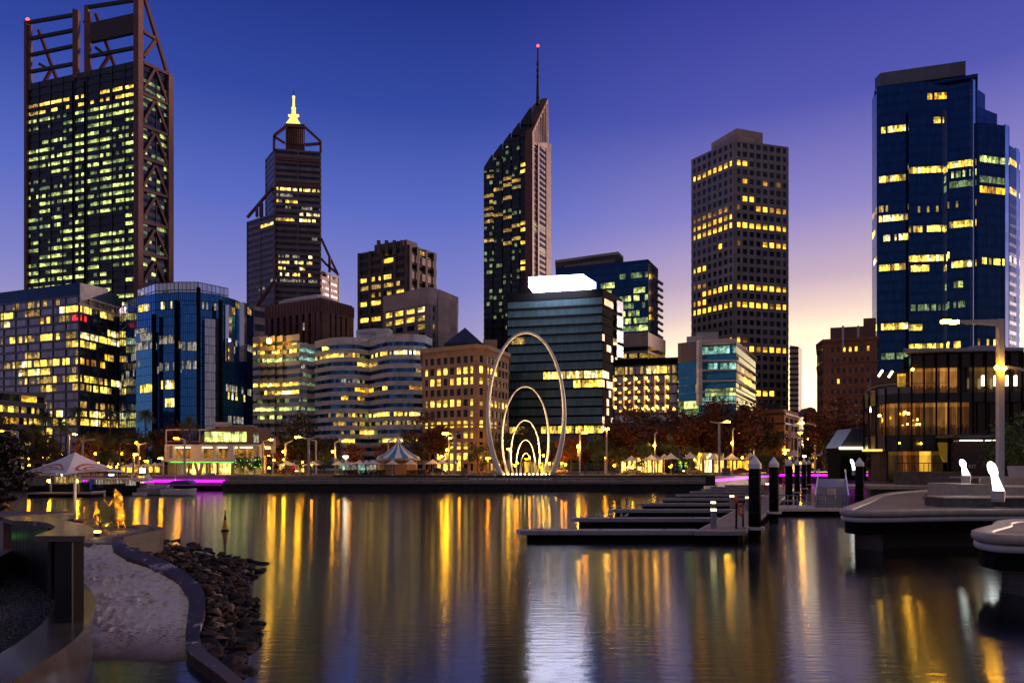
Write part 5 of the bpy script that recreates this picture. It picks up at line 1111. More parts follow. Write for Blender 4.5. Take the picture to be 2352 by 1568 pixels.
car(1590,172,3.1,pm('car_pale',(.35,.30,.28),.3),'pale car in front of the bright cafe kiosk')
car(660,172,.0,pm('car_maroon',(.12,.02,.02),.3),'maroon car behind the broad umbrella left of the double armed lamp')
def figure(name,cat,label,loc,joints,bones,mat,root=0,parent=None,sub=2,rz=0,sc_=1):
    me=bpy.data.meshes.new(name); me.from_pydata([j[:3] for j in joints],bones,[]); o=bpy.data.objects.new(name,me); C.objects.link(o)
    md=o.modifiers.new('skin','SKIN'); md.use_smooth_shade=True
    for i,j in enumerate(joints):
        sv=me.skin_vertices[0].data[i]; rr_=j[3]; sv.radius=(rr_,rr_ if len(j)<5 else j[4]); sv.use_root=(i==root)
    o.modifiers.new('sub','SUBSURF').levels=sub; o.modifiers['sub'].render_levels=sub
    bpy.context.view_layer.update()
    me2=bpy.data.meshes.new_from_object(o.evaluated_get(bpy.context.evaluated_depsgraph_get())); bpy.data.objects.remove(o); bpy.data.meshes.remove(me)
    me2.materials.clear(); me2.materials.append(mat)
    for p in me2.polygons: p.use_smooth=True; p.material_index=0
    o=bpy.data.objects.new(name,me2); C.objects.link(o)
    if parent is not None: o.parent=parent; ORG[o]=ORG[parent]
    else:
        o.location=loc; o.rotation_euler=(0,0,rz); o.scale=(sc_,)*3; ORG[o]=Vector(loc); tag(o,label,cat)
    return o
WJ=[(0,0,.98,.15,.11),(0,0,1.22,.15,.10),(0,0,1.42,.16,.10),(0,0,1.52,.06),(0,-.01,1.64,.095,.11),(0,0,1.76,.05),(.19,0,1.40,.06),(.25,.03,1.12,.05),(.22,-.10,.90,.04),(-.19,0,1.40,.06),(-.25,.02,1.12,.05),(-.24,-.08,.90,.04),(.09,0,.90,.10),(.10,-.04,.50,.07),(.11,.02,.09,.05),(.12,-.13,.04,.045),(-.09,0,.90,.10),(-.11,.05,.50,.07),(-.10,.10,.09,.05),(-.11,-.03,.04,.045)]
WB=[(0,1),(1,2),(2,3),(3,4),(4,5),(2,6),(6,7),(7,8),(2,9),(9,10),(10,11),(0,12),(12,13),(13,14),(14,15),(0,16),(16,17),(17,18),(18,19)]
pd=pm('dark_clothes',(.02,.02,.03),.8)
figure('person','person','person in dark clothes standing at the right foot of the loop sculpture',(PX(1274,149),149,3.12),WJ,WB,pd,rz=.3)
figure('person','person','person in dark clothes standing under the arcade umbrella',(PX(1546,155),155,3.16),WJ,WB,pd,rz=2.4)
figure('person','person','person in dark top standing by the picnic table under the broad umbrella',(PX(676,154),154,3.12),WJ,WB,pd,rz=1)
def bench(x0,x1,D,label,mat='conc',mat2='rust',z=3.11,h=.5):
    r=thing('bench',label,'bench',(PX((x0+x1)/2,D),D,z)); a=PX(x0,D); b=PX(x1,D)
    q=MB(); q.bx(a,b,D-.35,D+.35,z+h*.66,z+h); q.build('seat',M[mat2],r)
    for x in (a+.05,b-.65):
        q=MB(); q.bx(x,x+.6,D-.45,D+.45,z,z+h*1.05-.06); q.build('end_block',M[mat],r)
bench(1102,1140,148,'concrete bench with red seat left of the loop sculpture'); bench(1292,1340,148,'concrete bench with red seat right of the loop sculpture'); bench(1396,1420,150,'short planter bench by the straight lamp post')
bench(430,480,150,'long bench in front of the white restaurant, left one'); bench(485,540,150,'long bench in front of the white restaurant, right one'); bench(1872,1920,207,'white bench beyond the far piles, left one'); bench(1925,1960,207,'white bench beyond the far piles, right one')
r=thing('picnic_table','dark picnic table under the broad umbrella left of the double armed lamp','table',(PX(690,152),152,3.11)); 
q=MB(); q.bx(PX(668,152),PX(697,152),151.6,152.4,3.8,3.88); q.build('tabletop',M['wood'],r)
for x in (671,694):
    q=MB(); q.bx(PX(x,152),PX(x,152)+.15,151.7,152.3,3.11,3.79); q.build('leg',M['dark'],r)
for y in (150.9,152.9):
    q=MB(); q.bx(PX(668,152),PX(697,152),y,y+.35,3.5,3.57); q.bx(PX(670,152),PX(670,152)+.1,y+.1,y+.25,3.11,3.5); q.bx(PX(695,152),PX(695,152)+.1,y+.1,y+.25,3.11,3.5); q.build('seat',M['wood'],r)
for x,D,c_,lb_ in ((805,156,'red','small red bin by the lamp post left of the carousel'),(815,156,'yellow','small yellow bin beside the red bin left of the carousel')):
    q=MB(); q.lathe((PX(x,D),D,3.11),[(.4,0),(.45,1.0),(.5,1.02),(.35,1.25)],10); tag(q.build('bin',M[c_]),lb_,'bin')
for x0,x1,D,lb_ in ((1058,1074,150,'white service cabinet right of the carousel umbrellas'),(1660,1678,152,'grey service cabinet right of the tall double armed lamp')):
    q=MB(); a=PX(x0,D); b=PX(x1,D); q.bx(a,b,D,D+.8,3.11,4.6); q.bx(a-.06,b+.06,D-.06,D+.86,4.58,4.7)
    for k in range(1,3): q.bx(a+(b-a)*k/3-.02,a+(b-a)*k/3+.02,D-.03,D+.05,3.2,4.55)
    tag(q.build('cabinet',M['conc_plain']),lb_,'cabinet')
def handrail(x,D,lb_):
    q=MB(); c=PX(x,D)
    for s in (0,.8): q.tube([(c,D-2.2+s*.1,2.3),(c,D-2.2+s*.1,3.2),(c+1.6,D,4.1),(c+1.6,D,3.1)],.06,6)
    tag(q.build('handrail',M['steel']),lb_,'handrail')
handrail(1072,146.5,'pale handrail on the quay steps right of the carousel'); handrail(1138,146.5,'dark handrail on the quay steps left of the loop sculpture')
# small gulls
def gull():
    r=thing('seagull','x','bird',(0,0,0))
    figure('body',None,None,None,[(0,0,.20,.075,.085),(-.14,0,.19,.05),(-.27,0,.18,.015),(.10,0,.24,.06),(.15,0,.33,.04),(.17,0,.385,.048),(.25,0,.375,.012)],[(0,1),(1,2),(0,3),(3,4),(4,5),(5,6)],M['white'],0,r,1)
    q=MB()
    for s in (-1,1): q.extr([(.08,s*.07,.25),(-.05,s*.09,.28),(-.30,s*.03,.20),(-.08,s*.08,.17)],(0,s*.02,0))
    q.build('wing',M['steel_grey'],r)
    for s in (-1,1):
        q=MB(); q.tube([(.02,s*.035,.16),(.02,s*.035,.005)],.008,4); q.build('leg',M['red'],r)
    return r
gp=gull()
rnd=random.Random(21)
for k in range(46):
    x=1082+k*4.1+rnd.uniform(-1.5,1.5); u=k%6==5
    dup(gp,(PX(x,140.3),140.3+(1.2 if u else rnd.uniform(-.3,.3)),2.2),rnd.uniform(0,6.28),1.25,'tiny white gull resting on the quay ledge below the loop sculpture','gulls along the quay ledge')
# ---------------------------------------------------------------- jetties (deck level z = .82)
JZ=.82
GR='timber finger jetties of the marina'
DKM=pm('bleached_jetty_boards',(.34,.29,.28),.7,var=.3,scale=5)
ordn=['nearest and lowest','second nearest','third nearest','fourth nearest','fifth nearest','sixth nearest','seventh nearest','eighth nearest','ninth nearest','farthest']
for i in range(10):
    D=53+11.35*i; xl=.37+5.2*i; xr=13.9+5.2*i+.6
    if D>150: xl=max(xl,PX(1663,D))
    r=thing('finger_jetty',f'{ordn[i]} of the ten pale finger jetties branching left from the main walkway','jetty',((xl+xr)/2,D,0),GR)
    q=MB(); q.prism([(xl+.35,D-.85),(xr,D-.85),(xr,D+.85),(xl+.35,D+.85),(xl,D+.5),(xl,D-.5)],JZ-.16,JZ); q.build('deck',DKM,r)
    q=MB(); q.prism([(xl+.25,D-.91),(xr,D-.91),(xr,D-.85),(xl+.35,D-.85)],JZ-.3,JZ+.02); q.prism([(xl-.08,D-.5),(xl+.25,D-.91),(xl+.35,D-.84),(xl,D-.48)],JZ-.3,JZ+.02); q.build('edge_rail',M['steel_grey'],r)
    q=MB(); q.bx(xl+.8,xr,D-.75,D+.75,-.6,JZ-.17); q.build('float',M['black'],r)
    for t in (.12,.45,.8):
        q=MB(); x=xl+(xr-xl)*t; 
        for s in (-.1,.1): q.tube([(x+s,D-.7,JZ),(x+s,D-.7,JZ+.13)],.03,6)
        q.tube([(x-.28,D-.7,JZ+.16),(x,D-.7,JZ+.13),(x+.28,D-.7,JZ+.16)],.035,6); q.build('cleat',M['chrome'],r)
dr=Vector((5.2,11.35,0)).normalized(); rt=Vector((dr.y,-dr.x,0))
a=Vector((13.7,51.8,0)); 
r=thing('main_walkway','long timber decked jetty walkway running away from the viewer past the piles','jetty',(16,55,0))
def quad(a,d0,d1,w0,w1): return [((a+dr*d+rt*w).x,(a+dr*d+rt*w).y) for d,w in ((d0,w0),(d0,w1),(d1,w1),(d1,w0))]
e0=[(13.85,51.6),(17.6,51.6)]
def wk(w0,w1,z0,z1,nm,mat,d1=112,off=0):
    # near end is cut square to the view
    b0=a+dr*0; L=[(13.85+w0*1.1,51.6+off),(13.85+w1*1.1,51.6+off)]
    f=[((Vector((13.85,51.6,0))+rt*0).x+w1*1.1+dr.x*d1,51.6+dr.y*d1),((13.85+w0*1.1)+dr.x*d1,51.6+dr.y*d1)]
    q=MB(); q.prism(L+f,z0,z1); q.build(nm,M[mat],r)
wk(.15,3.3,JZ-.2,JZ+.005,'deck','planks',112,.1); wk(0,.15,JZ-.25,JZ+.05,'edge_board','steel_grey'); wk(3.3,3.45,JZ-.25,JZ+.05,'edge_board','steel_grey'); wk(.3,3.2,-.6,JZ-.21,'float','black',112,.6)
q=MB(); q.bx(13.8,17.65,51.42,51.58,JZ-.26,JZ+.04); q.build('edge_board',M['steel_grey'],r)
# piles
def pile(x,D,ybase,label,w=.95,collar=True):
    c=Vector((PX(x,D),D,0)); r=thing('pile',label,'pile',c,'black marina piles with white conical caps')
    q=MB(); q.lathe(c,[(w/2,-1),(w/2,5.6)],24); q.build('shaft',M['black'],r,True)
    q=MB(); q.lathe(c,[(w/2+.02,5.55),(w/2+.03,5.9),(w/2+.01,5.95),(.12,6.5),(.02,6.62)],24); q.build('cap',M['white'],r)
    if collar:
        q=MB(); q.lathe(c,[(w*.78,JZ-.1),(w*.78,JZ+.12)],20); q.build('collar',M['conc'],r)
    q=MB(); q.lathe(c,[(w/2+.02,2.05),(w/2+.03,2.12)],20); q.lathe(c,[(w/2+.02,3.75),(w/2+.03,3.8)],20); q.build('tide_band',M['dark'],r)
pile(1733.5,54.3,0,'nearest and largest black pile with white cone cap, at the walkway end'); pile(1777.5,71,0,'second largest black pile with white cap beside the pontoon railing'); pile(1812,93,0,'third black pile with white cap along the walkway'); pile(1831,118,0,'fourth black pile with white cap along the walkway'); pile(1846.5,135,0,'fifth black pile with white cap along the walkway'); pile(1858,158,0,'sixth and farthest black pile with white cap along the walkway'); pile(1974,82,0,'lone black pile with white cap between the gangway and the concrete platform',collar=False)
# bollard lights, lifebuoy posts on the walkway
def bollard(x,yt,D,label,two=False):
    c=Vector((PX(x,D),D,JZ)); r=thing('bollard_light',label,'light',c,'pale bollard lights on the walkway'); h=PZ(yt,D)-JZ
    q=MB(); q.bx(c.x-.20,c.x+.20,D-.16,D+.16,JZ,JZ+h-.22); q.bx(c.x-.22,c.x+.22,D-.18,D+.18,JZ+h-.06,JZ+h); q.build('post',M['steel_grey'],r)
    q=MB(); q.bx(c.x-.19,c.x+.19,D-.15,D+.15,JZ+h-.22,JZ+h-.06); q.build('lamp',emit('bollard_glow',(1,.85,.32),9) if 'bollard_glow' not in bpy.data.materials else bpy.data.materials['bollard_glow'],r)
bollard(1639,1166,54.5,'grey bollard light with glowing yellow head on the nearest end of the walkway'); bollard(1638,1150,65.5,'grey bollard light second along the walkway, just behind the nearest one'); bollard(1681,1136,78,'grey bollard light beside the first red lifebuoy cabinet'); bollard(1717,1139,75,'grey bollard light half hidden behind the nearest pile'); bollard(1762,1109,110,'grey bollard light beside the far red lifebuoy cabinet')
def redbox(x,yt,yb,D,label):
    c=Vector((PX(x,D),D,JZ)); r=thing('lifebuoy_cabinet',label,'lifebuoy')
    return r
def lifepost(x,yt,hw,D,label):
    c=Vector((PX(x,D),D,JZ)); h=PZ(yt,D)-JZ; r=thing('lifebuoy_station',label,'lifebuoy',c,'red lifebuoy stations on the walkway')
    q=MB(); q.bx(c.x-.06,c.x+.06,D-.05,D+.05,JZ,JZ+h*.9); q.build('post',M['steel_grey'],r)
    q=MB(); w=hw*D/F; q.lathe((0,0,0),[(.01,-.16),(w*.7,-.15),(w,-.1),(w,.1),(w*.7,.15),(.01,.16)],14)
    q.v=[Vector((c.x+v.x, D-.15+v.z, JZ+h-w*1.5+v.y*1.5)) for v in q.v]; q.build('cabinet',M['red'],r)
lifepost(1689,1138,5.6,77,'round red lifebuoy cabinet beside the third bollard light'); lifepost(1758,1112,4,106,'red lifebuoy cabinet left of the second pile'); lifepost(1747,1139,2.6,76,'red lifebuoy cabinet mostly hidden behind the nearest pile'); lifepost(1799,1098,3,128,'small far red lifebuoy cabinet left of the third pile')
D=53.5; c=Vector((PX(1706,D),D,JZ)); r=thing('service_pedestal','thin jetty post with orange lifebuoy ring and yellow foot beside the nearest pile','post',c)
q=MB(); q.bx(c.x-.05,c.x+.08,D-.05,D+.05,-.5,1.0); q.build('base',M['yellow'],r)
q=MB(); q.bx(c.x-.05,c.x+.08,D-.05,D+.05,1.0,3.0); q.bx(c.x-.5,c.x-.35,D+.2,D+.3,JZ,2.9); q.build('post',M['dark'],r)
q=MB(); q.tube([Vector((c.x-.18+.16*cos(k*pi/8),D-.08,2.35+.42*sin(k*pi/8))) for k in range(16)],.09,8,closed=True); q.build('lifebuoy_ring',pm('orange_ring',(.6,.12,.03),.5),r)
# pontoon with gangway and railing
D0=77; r=thing('pontoon','wide grey floating pontoon between the walkway and the gangway','pontoon',(PX(1865,78),79,0))
x0=PX(1786,77); x1=PX(1950,77); q=MB(); q.bx(x0,x1,77,83,JZ-.3,JZ); q.build('deck',M['conc'],r)
q=MB(); q.bx(x0+.3,x1,77.2,82.8,-.6,JZ-.31); q.build('float',M['black'],r)
q=MB()
xs=[x0+.2+k*(x1-x0-.5)/7 for k in range(8)]
for x in xs: q.tube([(x,77.3,JZ),(x,77.3,JZ+1.5)],.04,6)
for z in (.85,1.48): q.tube([(xs[0],77.3,JZ+z),(xs[-1],77.3,JZ+z)],.04,6)
q.build('railing',M['chrome'],r)
r=thing('gangway','grey sloping gangway with handrails and a small white sign on the pontoon','gangway',(PX(1911,80),80,JZ))
xa,xb=PX(1873,79),PX(1949,79); q=MB(); ax,bx_=PX(1881,98),PX(1941,98)
zt=PZ(1099,98); q.face([(xa,79,JZ+.05),(xb,79,JZ+.05),(bx_,98,zt),(ax,98,zt)]); q.face([(xa,79,JZ-.25),(ax,98,zt-.3),(bx_,98,zt-.3),(xb,79,JZ-.25)]); q.build('ramp',M['steel_grey'],r)
q=MB(); q.bx(PX(1877,81),PX(1944,81),81,81.2,JZ+.1,PZ(1118,81)); q.build('end_panel',pm('lilac_grey_panel',(.30,.28,.34),.5,var=.1),r)
for s,xn,xf in ((0,xa,ax),(1,xb,bx_)):
    q=MB(); q.extr([(xn,79,JZ+.1),(xn,79,JZ+1.3),(xf,98,zt+1.3),(xf,98,zt)],(.12 if s else -.12,0,0)); sdp=q.build('side_panel',M['steel_grey'],r)
    q=MB(); q.bar((xn,79,JZ+1.36),(xf,98,zt+1.36),.16,.1); q.build('handrail',M['chrome'],sdp)
q=MB(); q.bx(PX(1901,80.8),PX(1920,80.8),80.8,80.88,PZ(1136,80.8),PZ(1122,80.8)); sg=q.build('sign',M['white'],r)
q=MB()
for k,(a_,b_) in enumerate(((1903,1918),(1904,1910),(1912,1917),(1904,1909),(1912,1918))):
    yy=1125+(k+1)//2*4; q.bx(PX(a_,80.7),PX(b_,80.7),80.74,80.79,PZ(yy+1,80.7),PZ(yy,80.7))
q.build('sign_marks',M['red'],sg)
# gulls and dark shapes on the jetties
for k,(x,i) in enumerate(((1347,1),(1372,1),(1380,1),(1401,1),(1404,1),(1427,1),(1438,1),(1408,2),(1446,2),(1246,0))):
    D=53+11.35*i-.2; dup(gp,(PX(x,D),D,JZ),H('g',k)*6.28,1.15,'white gull standing on one of the two nearest finger jetties' if 0 else ('white gull standing on the second nearest finger jetty' if i==1 else 'white gull standing on the third nearest finger jetty' if i==2 else 'lone gull on the nearest finger jetty'),'gulls on the finger jetties')
drop(gp)
# ---------------------------------------------------------------- concrete platforms at right
def smooth(pts,n=6):
    out=[]; m=len(pts)
    for i in range(m-1):
        p0=Vector(pts[max(i-1,0)]); p1=Vector(pts[i]); p2=Vector(pts[i+1]); p3=Vector(pts[min(i+2,m-1)])
        for k in range(n):
            t=k/n; out.append(.5*((2*p1)+(p2-p0)*t+(2*p0-5*p1+4*p2-p3)*t*t+(3*p1-p0-3*p2+p3)*t**3))
    out.append(Vector(pts[-1])); return out
def rimtube(q,path,w,h,mi=0):
    """rounded kerb: a squashed tube along a path"""
    n=12; m=len(path); vs=[]
    for i,p in enumerate(path):
        t=path[min(i+1,m-1)]-path[max(i-1,0)]; t.z=0; t.normalize(); s=Vector((t.y,-t.x,0))
        for k in range(n):
            a=2*pi*k/n; cx=abs(cos(a))**.5*(1 if cos(a)>0 else -1); cz=abs(sin(a))**.5*(1 if sin(a)>0 else -1)
            vs.append(p+s*cx*w/2+Vector((0,0,cz*h/2)))
    fs=[(i*n+k,i*n+(k+1)%n,(i+1)*n+(k+1)%n,(i+1)*n+k) for i in range(m-1) for k in range(n)]+[tuple(range(n)),tuple(range((m-1)*n,m*n))]
    q.add(vs,fs,mi)
PZ1=2.86
def platform(outline,label,name,base_in,zb):
    c=Vector((outline[0][0],outline[0][1],0)); r=thing(name,label,'platform',c)
    path=smooth([Vector((x,y,PZ1-.22)) for x,y in outline],6)
    poly=[(p.x,p.y) for p in path]
    far=[(poly[-1][0]+40,poly[-1][1]),(poly[-1][0]+40,poly[0][1])]
    q=MB(); rimtube(q,path,.9,.44); q.build('rim',M['conc_rim'],r,True)
    path2=[p+Vector((0,0,-.42)) for p in path]; q=MB(); rimtube(q,path2,.72,.36); q.build('lower_rim',M['steel'],r,True)
    q=MB(); q.prism(poly,PZ1-.5,PZ1-.12); q.build('deck',M['paving'],r)
    q=MB(); q.prism(offs(poly,.12) if base_in else poly,1.25,PZ1-.72); q.build('skirt',M['black'],r)
    q=MB(); q.prism(offs(poly,-base_in),zb,1.26); q.build('base',panel_mat('ribbed_concrete_base',(.15,.12,.11),2.5,.12,line=.5),r)
    return r
OUT=[(PX(2500,84),84),(PX(2217,83),83),(PX(2099,77),77),(PX(2030,69),69),(PX(1990,57),57),(PX(1956,50),50),(PX(1944,47.6),47.6),(PX(1955,46.2),46.2),(PX(1990,45.6),45.6),(PX(2050,45.8),45.8),(PX(2200,46.8),46.8),(PX(2500,47.0),47.0)]
r=platform(OUT,'large pale concrete platform with rounded rim over the water at right','concrete_platform',2.2,-1)
for (x0,x1,mt) in ((1,0,0),):
    pass
q=MB()
for k,(u,wd) in enumerate(((2040,40),(2110,46),(2180,30))):
    q.prism([(PX(u,60),48.5),(PX(u+wd,60),48.5),(PX(u+wd+25,66),62),(PX(u+80+wd,74),73),(PX(u+75,74),73),(PX(u+20,66),62)],PZ1-.13,PZ1-.112)
q.build('paving_band',pm('dark_cobbles',(.06,.055,.05),.8,var=.5,scale=6,bump=.4),r)
for (xa,xb,D,z1,lb_) in ((2173,2290,50.5,.62,'long dark fronted concrete bench on the large platform, left of the big light'),(2306,2420,50.5,.62,'dark fronted concrete bench on the large platform, right of the big light')):
    rr=thing('bench',lb_,'bench',(PX((xa+xb)/2,D),D,PZ1-.1)); q=MB(); q.bx(PX(xa,D),PX(xb,D),D+.3,D+2.6,PZ1-.12,PZ1+z1-.1); q.build('base',M['conc_dark'],rr)
    q=MB(); q.bx(PX(xa,D)-.05,PX(xb,D),D+.2,D+2.7,PZ1+z1-.1,PZ1+z1); q.build('seat',M['conc_rim'],rr)
def block_(x0,x1,y0,D,dep,lb_,mat='conc_rim'):
    q=MB(); a=PX(x0,D); b=PX(x1,D); z=PZ(y0,D); o=.35
    q.prism(smooth([Vector((a,D+dep,0)),Vector((a,D+.8,0)),Vector((a+.8,D,0)),Vector((b,D-.1,0)),Vector((b,D+dep,0))],4) and [(p.x,p.y) for p in smooth([Vector((a,D+dep,0)),Vector((a,D+.8,0)),Vector((a+.8,D,0)),Vector((b,D-.1,0)),Vector((b,D+dep,0))],4)],PZ1-.12,z); tag(q.build('planter_wall',M[mat]),lb_,'planter')
block_(2214,2278,1112,57,5,'pale rounded concrete seat wall behind the long bench'); block_(2300,2440,1118,57,5,'pale concrete seat wall right of the big light'); block_(2188,2250,1098,66,4,'low dark concrete block behind the left light','conc_dark'); block_(2255,2440,1096,68,5,'long pale concrete planter wall below the tall lamp post')
rr=thing('planter_box','small white square planter on the concrete wall at the right edge','planter',P(2338,1096,70)); q=MB(); a=P(2338,1092,70); q.lathe(a,[(.75,-.2),(.95,1.0),(.85,1.0),(.8,.8)],4,a0=pi/4); q.build('pot',M['steel'],rr)
OUT2=[(PX(2600,42),42),(PX(2352,38),38.5),(PX(2300,35.5),35.5),(PX(2262,33.2),33.2),(PX(2257,32.2),32.2),(PX(2275,31.2),31.2),(PX(2330,30.4),30.4),(PX(2600,29.5),29.5)]
r=platform(OUT2,'nearer pale concrete platform corner with rounded rim cut by the right edge','concrete_platform',1.3,-1.5)
q=MB(); path=smooth([Vector((x,y,PZ1-.78)) for x,y in OUT2],6); rimtube(q,path,.5,.07); q.build('steel_edge',M['chrome'],r,True)
OUT3=[(PX(1990,92),92),(PX(2000,88.6),88.6),(PX(2060,88),88),(PX(2105,88.2),88.2),(PX(2250,88),88),(PX(2500,88),88),(PX(2500,95),95),(PX(1992,98),98)]
rr=thing('promenade_edge','pale kerb of the promenade along the water in front of the glass restaurant','kerb',(PX(2100,89),89,0))
q=MB(); q.prism(OUT3,-1,2.55); q.build('wall',M['conc_wet'],rr)
q=MB(); q.prism(offs(OUT3,.25),2.56,2.98); q.build('kerb',M['conc_rim'],rr)
q=MB(); q.prism([(PX(1880,98),98),(PX(2010,97),97),(PX(2010,108),108),(PX(1880,108),108)],2.3,2.6); q.build('landing',M['conc'],rr)
# glowing figures
def light_body(x,yt,yb,D,w,label,lean=-.25,plinth=True):
    z0=PZ(yb,D); h=PZ(yt,D)-z0; c=Vector((PX(x,D),D,z0)); r=thing('light_sculpture',label,'light',c-Vector((0,0,.7)),'white keyhole shaped lights on the platforms')
    q=MB(); n=16; prof=[(.36,0),(.36,.02),(.30,.2),(.245,.4),(.215,.50),(.23,.54),(.285,.60),(.31,.70),(.30,.80),(.24,.91),(.13,.98),(.02,1)]
    vs=[]; sh=lambda t: lean*h*(t-.5)*1.15
    q.lathe(c,[(ra*w,t*h) for ra,t in prof],n)
    q.v=[Vector((p.x+sh((p.z-z0)/h),p.y,p.z)) for p in q.v]; q.build('glowing_body',M['sculpt'],r,True)
    if plinth:
        q=MB(); q.lathe(c,[(w*.42,-.78),(w*.46,-.005)],12); q.v=[Vector((p.x-lean*h*.5,p.y,p.z)) for p in q.v]; q.build('plinth',M['conc'],r)
light_body(2284,1059,1126,48.8,.95,'largest white glowing keyhole shaped light standing on the big platform bench'); light_body(2214,1054,1091,62,.85,'middle white glowing keyhole shaped light left of the tall lamp post'); light_body(1959,1054,1079,98,.7,'smallest white glowing keyhole shaped light left of the lone pile')
q=MB(); q.bx(PX(1985,110),PX(1989.5,110),108.2,108.5,PZ(946,108),PZ(922,108)); tag(q.build('wall_light',M['sculpt']),'small vertical white light on the left corner of the glass restaurant','light')
# ---------------------------------------------------------------- channel buoy
c=Vector((PX(517,60.5),60.5,0)); r=thing('channel_buoy','yellow and black conical channel buoy floating in the middle left water','buoy',c); m_=60.5/F
q=MB(); q.lathe(c,[(8*m_,-.3),(8.6*m_,0),(8.6*m_,.10),(7*m_,.14)],16); q.build('float_collar',M['dark'],r)
q=MB(); q.lathe(c,[(7*m_,.12),(4.6*m_,15*m_),(3*m_,25*m_)],14); q.build('body',M['yellow'],r)
q=MB(); q.lathe(c,[(3*m_,24.9*m_),(1.4*m_,38*m_),(1.1*m_,39*m_)],12); q.lathe(c,[(.4*m_,39*m_),(.4*m_,41*m_)],8); q.lathe(c,[(2.2*m_,41*m_),(1.6*m_,44*m_),(.2*m_,48*m_)],10); q.build('topmark',M['black'],r)
# ---------------------------------------------------------------- boats at left
def hull(q,x0,x1,D,w,zl,zs,mi=0,flip=False):
    n=14; secs=[]
    for i in range(n+1):
        t=i/n; x=x0+(x1-x0)*t; b=w*(1-max(0,(t-.55)/.45)**2.2)*(.92+.08*min(1,t*6)); sheer=zs+(zs*.35)*max(0,t-.5)**1.5*2
        secs.append([Vector((x,D-b,sheer)),Vector((x-(x1-x0)*.03*t,D-b*.75,zl+.15)),Vector((x-(x1-x0)*.06*t,D,zl-.35)),Vector((x-(x1-x0)*.03*t,D+b*.75,zl+.15)),Vector((x,D+b,sheer))])
    vs=[p for s in secs for p in s]; fs=[]
    for i in range(n):
        for k in range(4): fs.append((i*5+k,i*5+k+1,(i+1)*5+k+1,(i+1)*5+k))
        fs.append((i*5,(i+1)*5,(i+1)*5+4,i*5+4))
    fs.append((0,4,3,2,1)); q.add(vs,fs,mi)
def boat(x0,x1,D,w,zs,hm,label,flip=False):
    a,b=PX(x0,D),PX(x1,D); 
    if flip: a,b=b,a
    r=thing('boat',label,'boat',((a+b)/2,D,0)); q=MB(); hull(q,a,b,D,w,0,zs); q.build('hull',hm,r,False); return r
hd=pm('dark_navy_hull',(.010,.012,.022),.3,var=.3); hw=pm('white_hull',(.74,.70,.68),.25,var=.1); hb=pm('blue_boat_cover',(.03,.06,.20),.6,var=.25); hg=pm('grey_inflatable',(.28,.27,.32),.5,var=.2)
D=128
r=boat(120,217,D,2.2,2.0,hd,'long dark hulled ferry with blue bow moored behind the big umbrella pole')
q=MB(); q.bx(PX(212,D),PX(217.5,D),D-.9,D+.9,.9,2.9); q.build('bow_panel',pm('bright_blue',(.02,.06,.6),.4),r)
q=MB(); q.bx(PX(126,D),PX(196,D),D-1.6,D+1.6,4.3,4.5)
for k in range(8): q.bx(PX(128+k*9.5,D),PX(128+k*9.5,D)+.12,D-1.6,D-1.5,2.0,4.3)
q.build('canopy',M['steel'],r); 
q=MB(); rect(q,128,1095,190,1108,D+.4,LIT.index('y')+1,None,7,8); q.build('cabin_window',[M['gblack']]+[M[c_] for c_ in LIT],r)
D=130
r=boat(210,322,D,2.4,1.9,hd,'dark restaurant boat with glazed white saloon moored behind the golden statue')
q=MB(); q.bx(PX(190,D),PX(318,D),D-2.2,D+2.2,PZ(1101,D),PZ(1097,D)); q.build('roof',M['steel'],r)
q=MB(); rect(q,200,1101,312,1114,D-1.6,LIT.index('w')+1,None,3,22); q.build('saloon_window',[M['gblack']]+[M[c_] for c_ in LIT],r)
q=MB()
for k in range(18): q.bx(PX(196+k*7,D),PX(196+k*7,D)+.14,D-2.05,D-1.9,1.9,PZ(1101,D))
q.build('saloon_post',M['steel'],r)
r=boat(216,243,124,.9,.75,hw,'small white speedboat lying between the ferry bow and the restaurant boat')
q=MB(); q.extr([P(219,1118,124),P(226,1112,124),P(233,1118,124)],(0,.7,0)); q.build('windscreen',M['gblack'],r)
D=134; r=boat(304,346,D,1.5,2.0,hw,'white motor cruiser with lit cabin right of the restaurant boat',True)
q=MB(); q.extr([P(306,1105,D-1),P(314,1093,D-1),P(331,1090,D-1),P(340,1101,D-1),P(340,1105,D-1)],(0,2,0)); q.build('cabin',hw,r)
q=MB(); rect(q,317,1092,331,1100,D-1.06,LIT.index('Y')+1,None,4,2); q.build('cabin_window',[M['gblack']]+[M[c_] for c_ in LIT],r)
q=MB(); q.tube([P(300,1096,D),P(316,1080,D),P(334,1080,D)],.08,6); q.build('rail',M['chrome'],r)
D=126; r=boat(322,398,D,1.3,1.25,hg,'long grey open boat with upright seats and roll bar beside the white cruiser',False)
q=MB(); 
for k in range(9): q.bx(PX(343+k*5,D),PX(343+k*5,D)+.28,D-.6,D+.6,1.2,1.85)
q.build('seat_row',M['steel'],r)
q=MB(); q.tube([P(388,1106,D),P(390,1098,D),P(402,1097,D),P(403,1105,D)],.06,6); q.tube([P(386,1099,D),P(404,1098,D)],.06,6); q.build('roll_bar',M['chrome'],r)
D=124; r=boat(376,452,D,1.4,1.1,hw,'white runabout under a blue cover at the right end of the moored boats',False)
q=MB(); q.extr([P(378,1112,D-1),P(396,1104,D-1),P(420,1102,D-1),P(430,1107,D-1),P(428,1112,D-1)],(0,2,0)); q.build('cover',hb,r)
q=MB(); q.extr([P(424,1107,D-.8),P(434,1102,D-.8),P(446,1110,D-.8)],(0,1.6,0)); q.build('windscreen',M['ggrey'],r)
